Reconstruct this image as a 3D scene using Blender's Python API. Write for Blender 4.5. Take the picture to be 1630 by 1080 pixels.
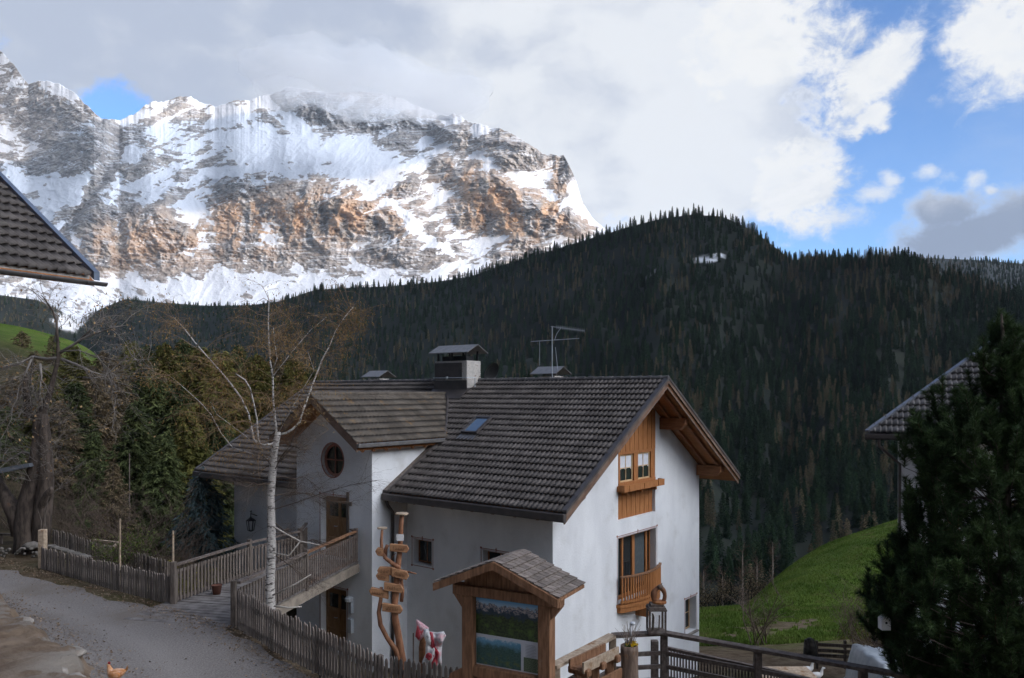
import bpy, math, random
import numpy as np
from mathutils import Vector, Matrix
SC = bpy.context.scene
for o in list(bpy.data.objects): bpy.data.objects.remove(o)
R = math.radians
CLOUD = True; HAZE = True
# ------------------------------------------------------------------ camera
F = 1250.0; CX = 815.0; HY = 624.0          # focal length, centre column and horizon row, in photo pixels
cam = bpy.data.cameras.new('camera'); camo = bpy.data.objects.new('camera', cam)
SC.collection.objects.link(camo); SC.camera = camo
camo.location = (0, 0, 0); camo.rotation_euler = (R(90), 0, 0)
cam.sensor_width = 36; cam.lens = F / 1630 * 36
cam.shift_y = (HY - 540) / 1630
cam.clip_start = 0.1; cam.clip_end = 60000
SC.render.resolution_x = 1024; SC.render.resolution_y = 678
# ------------------------------------------------------------------ exposure
SC.view_settings.view_transform = 'Standard'; SC.view_settings.look = 'None'
SC.view_settings.exposure = 0.10; SC.view_settings.gamma = 1.0
# ------------------------------------------------------------------ sun
SUN_EL = 11.0; SUN_ROT = math.degrees(math.atan2(0.75, -0.66))
sd = Vector((math.sin(R(SUN_ROT)) * math.cos(R(SUN_EL)), math.cos(R(SUN_ROT)) * math.cos(R(SUN_EL)), math.sin(R(SUN_EL))))
sl = bpy.data.lights.new('sun', 'SUN'); sl.energy = 2.7; sl.angle = R(0.5); sl.color = (1.0, 0.80, 0.60)
so = bpy.data.objects.new('sun', sl); SC.collection.objects.link(so)
so.rotation_euler = (-sd).to_track_quat('-Z', 'Y').to_euler(); so.location = (0, 0, 50)

# ------------------------------------------------------------------ node helper
class G:
    def __init__(s, nt): s.nt = nt; s.n = nt.nodes; s.l = nt.links
    def new(s, t, **k):
        nd = s.n.new(t)
        for a, b in k.items(): setattr(nd, a, b)
        return nd
    def put(s, sock, v):
        if hasattr(v, 'links'): s.l.new(v, sock)
        else: sock.default_value = v
    def math(s, op, a, b=0.0, c=None, clamp=False):
        nd = s.new('ShaderNodeMath', operation=op, use_clamp=clamp)
        s.put(nd.inputs[0], a); s.put(nd.inputs[1], b)
        if c is not None: s.put(nd.inputs[2], c)
        return nd.outputs[0]
    def mix(s, f, a, b, blend='MIX'):
        nd = s.new('ShaderNodeMix', data_type='RGBA', blend_type=blend)
        s.put(nd.inputs[0], f)
        for i, v in ((6, a), (7, b)):
            if isinstance(v, tuple) and len(v) == 3: v = v + (1.0,)
            s.put(nd.inputs[i], v)
        return nd.outputs[2]
    def ss(s, v, lo, hi, a=0.0, b=1.0):
        nd = s.new('ShaderNodeMapRange', interpolation_type='SMOOTHSTEP')
        s.put(nd.inputs[0], v); s.put(nd.inputs[1], lo); s.put(nd.inputs[2], hi); s.put(nd.inputs[3], a); s.put(nd.inputs[4], b)
        return nd.outputs[0]
    def noise(s, vec, scale, detail=4.0, rough=0.55, dist=0.0, out=0):
        nd = s.new('ShaderNodeTexNoise'); s.put(nd.inputs['Vector'], vec)
        s.put(nd.inputs['Scale'], scale); s.put(nd.inputs['Detail'], detail); s.put(nd.inputs['Roughness'], rough); s.put(nd.inputs['Distortion'], dist)
        return nd.outputs[out]
    def mapping(s, vec, loc=(0, 0, 0), rot=(0, 0, 0), scale=(1, 1, 1), typ='POINT'):
        nd = s.new('ShaderNodeMapping', vector_type=typ); s.put(nd.inputs[0], vec)
        nd.inputs['Location'].default_value = loc; nd.inputs['Rotation'].default_value = rot; nd.inputs['Scale'].default_value = scale
        return nd.outputs[0]
    def vm(s, op, a, b=(0, 0, 0), out=0):
        nd = s.new('ShaderNodeVectorMath', operation=op); s.put(nd.inputs[0], a)
        if op != 'LENGTH': s.put(nd.inputs[1], b)
        return nd.outputs[out]

# ------------------------------------------------------------------ world: sky with broken cloud
def azel(px, py):
    az = math.atan((px - CX) / F); el = math.atan((HY - py) / F * math.cos(az)); return az, el
w = bpy.data.worlds.new("World"); SC.world = w; w.use_nodes = True
g = G(w.node_tree); w.node_tree.nodes.clear()
out = g.new('ShaderNodeOutputWorld'); bg = g.new('ShaderNodeBackground'); g.l.new(bg.outputs[0], out.inputs[0])
WS = 0.15
bg.inputs[1].default_value = WS
sky = g.new('ShaderNodeTexSky', sky_type='NISHITA'); sky.sun_disc = False
sky.sun_elevation = R(SUN_EL); sky.sun_rotation = R(SUN_ROT); sky.altitude = 1500; sky.air_density = 1.0; sky.dust_density = 0.6; sky.ozone_density = 2.0
tc = g.new('ShaderNodeTexCoord'); D = tc.outputs['Generated']
sx = g.new('ShaderNodeSeparateXYZ'); g.l.new(D, sx.inputs[0])
AZ = g.math('ARCTAN2', sx.outputs[0], sx.outputs[1]); EL = g.math('ARCSINE', sx.outputs[2])
cb = g.new('ShaderNodeCombineXYZ'); g.l.new(AZ, cb.inputs[0]); g.l.new(EL, cb.inputs[1]); AE = cb.outputs[0]
nwarp = g.noise(g.vm('MULTIPLY', D, (1, 1, 1.5)), 7.0, 5.0, 0.6, out=1)
AEW = g.vm('ADD', AE, g.vm('MULTIPLY', g.vm('SUBTRACT', nwarp, (0.5, 0.5, 0.5)), (0.10, 0.07, 0)))
n1 = g.noise(g.vm('MULTIPLY', D, (1, 1, 1.6)), 11.0, 8.0, 0.62)
n2 = g.noise(g.vm('MULTIPLY', D, (1, 1, 2.2)), 4.5, 6.0, 0.55)
n3 = g.noise(g.vm('MULTIPLY', D, (1, 1, 1.3)), 26.0, 9.0, 0.66, 0.3)
def blob(px, py, rx, ry, rot=0, coord=None):
    a, e = azel(px, py); c2 = math.cos(a)
    m = g.mapping(coord or AEW, (a, e, 0), (0, 0, R(rot)), (rx / F * c2 * c2, ry / F * c2, 1), 'TEXTURE')
    return g.math('SUBTRACT', 1.0, g.vm('LENGTH', m, out=1))
def union(lst, k=0.25):
    r = lst[0]
    for b in lst[1:]:
        nd = g.new('ShaderNodeMath', operation='SMOOTH_MAX'); g.put(nd.inputs[0], r); g.put(nd.inputs[1], b); nd.inputs[2].default_value = k; r = nd.outputs[0]
    return r
big = union([blob(520, 20, 800, 330), blob(1050, 200, 290, 230), blob(-400, 0, 700, 500)], 0.2)
bigm = g.math('MULTIPLY', big, 2.4)
small = union([blob(1385, 130, 125, 48, 26), blob(1262, 300, 92, 110, 30), blob(1225, 60, 170, 100), blob(1590, 70, 150, 95, -30), blob(1380, 182, 50, 24, 20)], 0.12)
tiny = union([blob(1490, 276, 48, 26), blob(1385, 315, 66, 26, 15), blob(1330, 357, 62, 30), blob(1552, 287, 32, 26, -30), blob(1418, 288, 34, 24), blob(1585, 305, 28, 18)], 0.05)
bank = union([blob(1555, 375, 165, 58, 4), blob(1690, 350, 190, 85), blob(1510, 333, 90, 30)], 0.15)
hole = g.math('MULTIPLY', g.ss(blob(188, 176, 110, 62, 0), -0.25, 0.75), 1.1)
cs = g.math('MULTIPLY', g.math('SUBTRACT', n1, 0.5), 1.15)
f_big = g.ss(g.math('SUBTRACT', g.math('ADD', bigm, g.math('ADD', cs, g.math('MULTIPLY', g.math('SUBTRACT', n3, 0.5), 1.4))), hole), -0.02, 0.72)
hf = g.math('MULTIPLY', g.math('SUBTRACT', n3, 0.5), 1.5)
f_small = g.ss(g.math('ADD', small, g.math('ADD', g.math('MULTIPLY', cs, 0.9), hf)), 0.0, 0.62)
f_tiny = g.ss(g.math('ADD', tiny, g.math('ADD', g.math('MULTIPLY', cs, 1.0), hf)), 0.12, 0.95)
f_bank = g.ss(g.math('ADD', bank, g.math('ADD', g.math('MULTIPLY', cs, 0.7), g.math('MULTIPLY', hf, .5))), -0.05, 0.55)
away = g.ss(g.math('ABSOLUTE', g.math('ADD', AZ, 0.0)), 0.70, 0.95)
f_gen = g.math('MULTIPLY', g.ss(n2, 0.25, 0.50), away)
front = g.math('SUBTRACT', 1.0, away)
# thin veil over the blue
veil = g.math('MULTIPLY', g.ss(g.noise(g.vm('MULTIPLY', D, (1, 1, 2)), 3.2, 6.0, 0.6), 0.45, 0.85), 0.30)
allc = f_big
for f in (f_small, f_bank, g.math('MULTIPLY', f_tiny, 0.85), veil, f_gen): allc = g.math('SUBTRACT', 1.0, g.math('MULTIPLY', g.math('SUBTRACT', 1.0, allc), g.math('SUBTRACT', 1.0, f)))
# cloud brightness: thicker parts greyer; unseen sky dimmed, with a bright patch added to light the gable
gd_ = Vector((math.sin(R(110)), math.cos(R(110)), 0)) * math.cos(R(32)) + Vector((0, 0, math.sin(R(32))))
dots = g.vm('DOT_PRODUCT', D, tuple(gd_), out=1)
gable_glow = g.ss(dots, 0.66, 1.0)
C_WH = (0.80, 0.83, 0.88); C_GR = (0.47, 0.53, 0.66); C_DK = (0.24, 0.30, 0.43)
leftg = g.ss(AZ, -0.38, 0.16)
shade = g.ss(g.math('ADD', g.math('MULTIPLY', g.noise(g.vm('MULTIPLY', AEW, (1, 1.6, 1)), 6.5, 5.0, 0.5), 1.0), g.math('MULTIPLY', leftg, 0.26)), 0.44, 0.80)
ccol = g.mix(shade, C_GR, C_WH)
puff = g.ss(g.noise(g.vm('MULTIPLY', AEW, (1, 1.5, 1)), 22.0, 6.0, 0.6), 0.30, 0.62, 0.35, 0.95); edge = g.math('MULTIPLY', g.ss(f_small, 0.3, 1.0), puff); ccol = g.mix(edge, ccol, (0.88, 0.89, 0.90)); rim = g.math('MULTIPLY', g.math('MULTIPLY', g.ss(f_big, 0.10, 0.55), g.ss(f_big, 1.0, 0.75)), g.ss(AZ, 0.0, 0.2)); ccol = g.mix(g.math('MULTIPLY', rim, puff), ccol, (0.88, 0.89, 0.91))
bnk = g.math('MULTIPLY', f_bank, g.ss(g.math('ADD', EL, g.math('MULTIPLY', g.math('SUBTRACT', n1, 0.5), 0.08)), 0.245, 0.195)); ccol = g.mix(bnk, ccol, C_DK)
gain = g.math('ADD', g.math('SUBTRACT', 1.0, g.math('MULTIPLY', away, 0.955)), g.math('MULTIPLY', g.math('MULTIPLY', gable_glow, away), 7.6))
ccol = g.mix(g.math('MULTIPLY', away, g.math('SUBTRACT', 1.0, gable_glow)), ccol, (0.56, 0.66, 0.86)); cc = g.vm('MULTIPLY', ccol, (1 / WS, 1 / WS, 1 / WS))
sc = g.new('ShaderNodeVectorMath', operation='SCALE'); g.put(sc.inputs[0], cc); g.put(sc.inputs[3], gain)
skyc = g.vm('MULTIPLY', sky.outputs[0], (1.00, 1.32, 1.80))
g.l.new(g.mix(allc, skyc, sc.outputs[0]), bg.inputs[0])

# ------------------------------------------------------------------ mesh + object helpers
COL = SC.collection
MINV = {}
def P(px, py, Y): return Vector(((px - CX) / F * Y, Y, (HY - py) / F * Y))
def props(o, label=None, cat=None, group=None, kind=None):
    if label: o['label'] = label
    if cat: o['category'] = cat
    if group: o['group'] = group
    if kind: o['kind'] = kind
    return o
def thing(name, label, cat, loc=(0, 0, 0), rotz=0, group=None):
    o = bpy.data.objects.new(name, None); COL.objects.link(o); o.empty_display_size = 0.2
    o.location = loc; o.rotation_euler = (0, 0, rotz); props(o, label, cat, group)
    MINV[o.name] = (Matrix.Translation(Vector(loc)) @ Matrix.Rotation(rotz, 4, 'Z')).inverted()
    return o
def npmesh(name, V, Fq, mat=None, smooth=True, attrs=None, parent=None):
    V = np.asarray(V, dtype=np.float32); Fq = np.asarray(Fq, dtype=np.int32)
    me = bpy.data.meshes.new(name); k = Fq.shape[1]
    me.vertices.add(len(V)); me.vertices.foreach_set('co', V.ravel())
    me.loops.add(Fq.size); me.loops.foreach_set('vertex_index', Fq.ravel())
    me.polygons.add(len(Fq)); me.polygons.foreach_set('loop_start', np.arange(0, Fq.size, k, dtype=np.int32))
    me.polygons.foreach_set('loop_total', np.full(len(Fq), k, dtype=np.int32))
    me.polygons.foreach_set('use_smooth', np.full(len(Fq), smooth, dtype=bool))
    me.update(calc_edges=True)
    for an, av in (attrs or {}).items():
        at = me.attributes.new(an, 'FLOAT', 'POINT'); at.data.foreach_set('value', np.asarray(av, dtype=np.float32).ravel())
    if mat: me.materials.append(mat)
    o = bpy.data.objects.new(name, me); COL.objects.link(o)
    if parent: o.parent = parent
    return o
def gridfaces(nu, nv):
    i = np.arange(nu * nv).reshape(nv, nu)
    return np.stack([i[:-1, :-1].ravel(), i[:-1, 1:].ravel(), i[1:, 1:].ravel(), i[1:, :-1].ravel()], 1)
class MB:
    def __init__(s): s.v = []; s.f = []
    def add(s, vs, fs):
        b = len(s.v); s.v += [tuple(p) for p in vs]; s.f += [tuple(i + b for i in f) for f in fs]; return s
    def box(s, c, d, M=None):
        c = Vector(c); vs = []
        for z in (-1, 1):
            for x, y in ((-1, -1), (1, -1), (1, 1), (-1, 1)):
                p = Vector((x * d[0] / 2, y * d[1] / 2, z * d[2] / 2)); vs.append(c + (M @ p if M else p))
        return s.add(vs, [(3, 2, 1, 0), (4, 5, 6, 7), (0, 1, 5, 4), (1, 2, 6, 5), (2, 3, 7, 6), (3, 0, 4, 7)])
    def b2(s, a, b):                                   # box from min corner to max corner
        return s.box([(a[i] + b[i]) / 2 for i in range(3)], [abs(b[i] - a[i]) for i in range(3)])
    def beam(s, p0, p1, w, h, up=(0, 0, 1), taper=1.0):  # w sideways, h along up
        p0, p1 = Vector(p0), Vector(p1); d = (p1 - p0).normalized(); u = Vector(up)
        sd_ = d.cross(u)
        if sd_.length < 1e-4: sd_ = d.cross(Vector((0, 1, 0)))
        sd_.normalize(); u = sd_.cross(d).normalized(); vs = []
        for p, t in ((p0, 1.0), (p1, taper)):
            for a, b in ((-1, -1), (1, -1), (1, 1), (-1, 1)): vs.append(p + sd_ * a * w / 2 * t + u * b * h / 2 * t)
        return s.add(vs, [(3, 2, 1, 0), (4, 5, 6, 7), (0, 1, 5, 4), (1, 2, 6, 5), (2, 3, 7, 6), (3, 0, 4, 7)])
    def tube(s, pts, rad, n=8, cap=True, wob=0.0, rnd=None):
        pts = [Vector(p) for p in pts]
        if not hasattr(rad, '__len__'): rad = [rad] * len(pts)
        vs = []; ref = Vector((0.31, 0.77, 0.55))
        for i, p in enumerate(pts):
            t = (pts[min(i + 1, len(pts) - 1)] - pts[max(i - 1, 0)])
            if t.length < 1e-9: t = Vector((0, 0, 1))
            t.normalize(); a = t.cross(ref)
            if a.length < 0.1: a = t.cross(Vector((1, 0, 0)))
            a.normalize(); b = t.cross(a)
            for k in range(n):
                th = 2 * math.pi * k / n; rr = rad[i] * (1 + (rnd.uniform(-wob, wob) if wob else 0))
                vs.append(p + (a * math.cos(th) + b * math.sin(th)) * rr)
        fs = [(i * n + k, i * n + (k + 1) % n, (i + 1) * n + (k + 1) % n, (i + 1) * n + k) for i in range(len(pts) - 1) for k in range(n)]
        if cap: fs += [tuple(range(n - 1, -1, -1)), tuple((len(pts) - 1) * n + k for k in range(n))]
        return s.add(vs, fs)
    def prism(s, poly, ext):                           # poly list of points, extruded by a vector
        n = len(poly); e = Vector(ext); vs = [Vector(p) for p in poly] + [Vector(p) + e for p in poly]
        return s.add(vs, [tuple(range(n - 1, -1, -1)), tuple(range(n, 2 * n))] + [(i, (i + 1) % n, n + (i + 1) % n, n + i) for i in range(n)])
    def lathe(s, c, prof, n=16, axis='Z'):
        c = Vector(c); vs = []
        for r, z in prof:
            for k in range(n):
                th = 2 * math.pi * k / n
                q = Vector((r * math.cos(th), r * math.sin(th), z))
                if axis == 'Y': q = Vector((q.x, q.z, q.y))
                vs.append(c + q)
        m = len(prof)
        fs = [(i * n + k, i * n + (k + 1) % n, (i + 1) * n + (k + 1) % n, (i + 1) * n + k) for i in range(m - 1) for k in range(n)]
        fs += [tuple(range(n - 1, -1, -1)), tuple((m - 1) * n + k for k in range(n))]
        return s.add(vs, fs)
    def blobm(s, c, r, rnd, n=10, amp=0.25):           # lumpy closed ellipsoid
        c = Vector(c); vs = [c + Vector((0, 0, -r[2]))]; m = n // 2
        for i in range(1, m):
            ph = math.pi * i / m - math.pi / 2
            for k in range(n):
                th = 2 * math.pi * k / n; q = 1 + rnd.uniform(-amp, amp)
                vs.append(c + Vector((math.cos(th) * math.cos(ph) * r[0] * q, math.sin(th) * math.cos(ph) * r[1] * q, math.sin(ph) * r[2] * q)))
        vs.append(c + Vector((0, 0, r[2]))); L = len(vs) - 1
        fs = [(0, 1 + (k + 1) % n, 1 + k) for k in range(n)]
        for i in range(m - 2): fs += [(1 + i * n + k, 1 + i * n + (k + 1) % n, 1 + (i + 1) * n + (k + 1) % n, 1 + (i + 1) * n + k) for k in range(n)]
        fs += [(1 + (m - 2) * n + k, 1 + (m - 2) * n + (k + 1) % n, L) for k in range(n)]
        return s.add(vs, fs)
    def build(s, name, mat, parent=None, world=False, smooth=False, bevel=0.0, label=None):
        vs = s.v
        if world and parent is not None:
            r = parent
            while r.parent: r = r.parent
            M = MINV[r.name]; vs = [M @ Vector(p) for p in vs]
        me = bpy.data.meshes.new(name); me.from_pydata([tuple(p) for p in vs], [], s.f); me.update()
        if smooth: me.polygons.foreach_set('use_smooth', [True] * len(me.polygons))
        if mat: me.materials.append(mat)
        at = me.attributes.new('tint', 'FLOAT', 'POINT'); at.data.foreach_set('value', [1.0 + 0.12 * math.sin(i // 8 * 2.399) for i in range(len(vs))])
        o = bpy.data.objects.new(name, me); COL.objects.link(o)
        if parent: o.parent = parent
        if bevel > 0:
            bm_ = o.modifiers.new('bevel', 'BEVEL'); bm_.width = bevel; bm_.segments = 1; bm_.limit_method = 'ANGLE'
        if label: o['label'] = label
        return o
def copy_tree(o, parent=None):
    c = o.copy(); COL.objects.link(c); c.parent = parent
    for ch in list(o.children): copy_tree(ch, c)
    return c

# ------------------------------------------------------------------ materials
def M_(name, c1, c2=None, scale=4.0, rough=0.85, bump=0.0, bscale=None, stretch=(1, 1, 1), detail=5.0, lo=0.35, hi=0.65, spec=0.25, metal=0.0, c3=None, s3=1.0, t3=(0.55, 0.7), attr=None, acol=None, rnd=None, coord='Object', trans=0.0):
    m = bpy.data.materials.new(name); m.use_nodes = True; g = G(m.node_tree)
    b = m.node_tree.nodes['Principled BSDF']; t = g.new('ShaderNodeTexCoord').outputs[coord]
    v = g.mapping(t, scale=stretch)
    col = c1 + (1.0,)
    if c2: col = g.mix(g.ss(g.noise(v, scale, detail, 0.6), lo, hi), c1, c2)
    if c3: col = g.mix(g.ss(g.noise(t, s3, 5.0, 0.6), t3[0], t3[1]), col, c3)
    if attr:
        a = g.new('ShaderNodeAttribute', attribute_name=attr).outputs['Fac']
        if acol: col = g.mix(a, col, acol)
        else:
            col = g.mix(1.0, col, g.new('ShaderNodeCombineColor').outputs[0], 'MULTIPLY') if False else col
            sc_ = g.new('ShaderNodeVectorMath', operation='SCALE'); g.put(sc_.inputs[0], col); g.put(sc_.inputs[3], a); col = sc_.outputs[0]
    if rnd:
        oi = g.new('ShaderNodeObjectInfo').outputs['Random']
        sc_ = g.new('ShaderNodeVectorMath', operation='SCALE'); g.put(sc_.inputs[0], col); g.put(sc_.inputs[3], g.math('ADD', 1 - rnd, g.math('MULTIPLY', oi, 2 * rnd))); col = sc_.outputs[0]
    g.put(b.inputs['Base Color'], col); b.inputs['Roughness'].default_value = rough
    b.inputs['Specular IOR Level'].default_value = spec; b.inputs['Metallic'].default_value = metal
    if bump:
        bn = g.new('ShaderNodeBump'); bn.inputs['Strength'].default_value = bump; bn.inputs['Distance'].default_value = 0.02
        g.put(bn.inputs['Height'], g.noise(v, bscale or scale * 3, 6.0, 0.65)); g.l.new(bn.outputs[0], b.inputs['Normal'])
    if trans:
        o_ = m.node_tree.nodes['Material Output']; tr = g.new('ShaderNodeBsdfTranslucent'); g.put(tr.inputs[0], col); mx = g.new('ShaderNodeMixShader'); mx.inputs[0].default_value = trans
        g.l.new(b.outputs[0], mx.inputs[1]); g.l.new(tr.outputs[0], mx.inputs[2]); g.l.new(mx.outputs[0], o_.inputs[0])
    return m
MT = {}
MT['plaster'] = M_('plaster', (0.67, 0.67, 0.68), (0.76, 0.76, 0.765), 0.9, 0.95, 0.8, 34, detail=9, stretch=(1, 1, .45), c3=(0.56, 0.55, 0.535), s3=1.1, t3=(.50, .85))
MT['plaster_shade'] = MT['plaster']
MT['tile'] = M_('roof_tile', (0.078, 0.066, 0.060), (0.118, 0.101, 0.092), 1.2, 0.75, 0.35, 22, attr='tint', c3=(0.15, 0.135, 0.115), s3=2.3, t3=(0.60, 0.85))
MT['tile_moss'] = M_('roof_tile_weathered', (0.086, 0.070, 0.056), (0.124, 0.103, 0.083), 1.6, 0.85, 0.4, 22, attr='tint', c3=(0.24, 0.14, 0.06), s3=3.0, t3=(0.58, 0.8))
MT['tile_grey'] = M_('roof_tile_grey', (0.095, 0.088, 0.088), (0.14, 0.13, 0.128), 1.6, 0.8, 0.3, 22, attr='tint')
MT['darkmetal'] = M_('dark_sheet_metal', (0.05, 0.042, 0.04), (0.075, 0.062, 0.058), 3, 0.5, 0.05, spec=0.5)
MT['gutter'] = M_('gutter_metal', (0.15, 0.14, 0.135), (0.21, 0.195, 0.185), 5, 0.42, 0.05, spec=0.5, metal=0.5)
MT['zinc'] = M_('zinc', (0.16, 0.17, 0.19), (0.22, 0.23, 0.26), 6, 0.4, 0.05, metal=0.6)
MT['wood_orange'] = M_('larch_cladding', (0.28, 0.108, 0.036), (0.41, 0.172, 0.06), 5, 0.7, 0.25, 30, stretch=(6, 6, 0.5), detail=6)
MT['wood_brown'] = M_('stained_beam', (0.20, 0.085, 0.04), (0.31, 0.14, 0.065), 4, 0.7, 0.25, 24, stretch=(0.6, 5, 5))
MT['wood_soffit'] = M_('soffit_boards', (0.25, 0.10, 0.035), (0.36, 0.15, 0.06), 4, 0.75, 0.2, 24, stretch=(0.6, 7, 1))
MT['fascia'] = M_('fascia_board', (0.12, 0.075, 0.055), (0.20, 0.135, 0.10), 3, 0.75, 0.25, 20, stretch=(1, 1, 1))
MT['door'] = M_('old_door_wood', (0.22, 0.115, 0.05), (0.32, 0.18, 0.085), 4, 0.6, 0.2, 24, stretch=(5, 5, 0.6))
MT['pine_wood'] = M_('peeled_pine', (0.17, 0.072, 0.038), (0.28, 0.13, 0.07), 5, 0.65, 0.3, 22, stretch=(3, 3, 1), c3=(0.22, 0.10, 0.05), s3=5)
MT['kiosk_wood'] = M_('kiosk_timber', (0.17, 0.085, 0.045), (0.30, 0.155, 0.085), 4, 0.75, 0.4, 26, stretch=(6, 6, 0.8), c3=(0.33, 0.24, 0.18), s3=3.0, t3=(.6, .85))
MT['grey_wood'] = M_('weathered_wood', (0.088, 0.070, 0.058), (0.175, 0.142, 0.12), 4, 0.9, 0.5, 26, stretch=(6, 6, 0.7), attr=None)
MT['picket_wood'] = M_('picket_wood', (0.135, 0.110, 0.094), (0.225, 0.187, 0.162), 4, 0.9, 0.5, 26, stretch=(6, 6, 0.7), attr='tint')
MT['rail_wood'] = M_('weathered_rail', (0.092, 0.070, 0.060), (0.17, 0.135, 0.115), 4, 0.85, 0.4, 26, stretch=(3, 3, 3), c3=(0.30, 0.27, 0.24), s3=4, t3=(0.55, 0.8))
MT['pale_wood'] = M_('sunbleached_wood', (0.32, 0.24, 0.17), (0.48, 0.37, 0.27), 4, 0.85, 0.4, 26, stretch=(3, 3, 3), c3=(0.25, 0.14, 0.07), s3=4)
MT['shingle'] = M_('weathered_shingle', (0.125, 0.10, 0.085), (0.225, 0.185, 0.16), 5, 0.9, 0.4, 30, stretch=(2, 6, 2), attr='tint')
MT['brick'] = M_('whitewashed_brick', (0.42, 0.39, 0.36), (0.58, 0.54, 0.50), 6, 0.9, 0.4, 20, c3=(0.22, 0.16, 0.13), s3=6)
MT['glass'] = M_('window_glass', (0.018, 0.022, 0.024), None, rough=0.06, spec=0.6)
MT['glass_sky'] = M_('skylight_glass', (0.10, 0.13, 0.17), None, rough=0.05, spec=1.0)
MT['curtain'] = M_('net_curtain', (0.55, 0.56, 0.60), (0.70, 0.70, 0.73), 8, 0.9, 0.2, stretch=(8, 8, 1))
MT['frame_light'] = M_('window_sash', (0.50, 0.33, 0.17), (0.60, 0.42, 0.24), 5, 0.6)
MT['trim_red'] = M_('painted_border', (0.24, 0.10, 0.075), (0.33, 0.15, 0.11), 9, 0.85)
MT['stone'] = M_('pale_stone', (0.17, 0.15, 0.13), (0.31, 0.275, 0.24), 3, 0.95, 0.8, 10, c3=(0.17, 0.12, 0.08), s3=2.0)
MT['dull_stone'] = M_('dull_stone', (0.09, 0.08, 0.07), (0.18, 0.16, 0.14), 4, 0.95, 0.8, 12)
MT['black'] = M_('black_iron', (0.02, 0.02, 0.022), None, rough=0.5)
MT['road'] = M_('road_gravel', (0.140, 0.122, 0.112), (0.255, 0.228, 0.210), 26, 0.95, 1.0, 30, detail=6, lo=.3, hi=.7, c3=(0.155, 0.128, 0.108), s3=0.45, t3=(0.42, 0.72), attr='track', acol=(0.27, 0.245, 0.225, 1))
MT['dirt'] = M_('dirt', (0.20, 0.135, 0.08), (0.31, 0.22, 0.145), 1.4, 0.97, 0.9, 14, detail=10, c3=(0.115, 0.075, 0.04), s3=1.1)
MT['white_paper'] = M_('paper', (0.62, 0.60, 0.58), (0.70, 0.68, 0.66), 9, 0.7)
MT['tarp'] = M_('tarpaulin', (0.33, 0.37, 0.41), (0.46, 0.49, 0.52), 2.5, 0.45, 0.3, 7)
MT['galv'] = M_('galvanised_tube', (0.42, 0.45, 0.48), (0.50, 0.53, 0.56), 8, 0.45, metal=0.4)
# ================================================================== TERRAIN
def _lat(ix, iy, seed):
    h = (ix.astype(np.int64) * 374761393 + iy.astype(np.int64) * 668265263 + seed * 1442695041) & 0xFFFFFFFF
    h = ((h ^ (h >> 13)) * 1274126177) & 0xFFFFFFFF
    return ((h ^ (h >> 16)) & 0xFFFFFF) / float(0xFFFFFF)
def vnoise(x, y, seed=0):
    ix = np.floor(x); iy = np.floor(y); fx = x - ix; fy = y - iy
    fx = fx * fx * fx * (fx * (fx * 6 - 15) + 10); fy = fy * fy * fy * (fy * (fy * 6 - 15) + 10)
    a = _lat(ix, iy, seed); b = _lat(ix + 1, iy, seed); c = _lat(ix, iy + 1, seed); d = _lat(ix + 1, iy + 1, seed)
    return (a * (1 - fx) + b * fx) * (1 - fy) + (c * (1 - fx) + d * fx) * fy
def fbm(x, y, o=5, seed=0, gain=0.5, ridged=False):
    s = 0; a = 1.0; t = 0
    for i in range(o):
        n = vnoise(x + 17.3 * i, y - 9.1 * i, seed + i)
        if ridged: n = 1 - np.abs(2 * n - 1)
        s = s + a * n; t += a; a *= gain
        x, y = 0.8 * 2 * x - 0.6 * 2 * y, 0.6 * 2 * x + 0.8 * 2 * y
    return s / t
def sst(v, lo, hi):
    t = np.clip((v - lo) / (hi - lo), 0, 1); return t * t * (3 - 2 * t)
def gb(px, py, cx, cy, rx, ry, rot=0, pw=2.0):       # soft elliptical field
    c, s = math.cos(R(rot)), math.sin(R(rot)); dx = px - cx; dy = py - cy
    u = (dx * c + dy * s) / rx; v = (-dx * s + dy * c) / ry
    return np.exp(-(u * u + v * v) ** (pw / 2) * 0.9)

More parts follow.
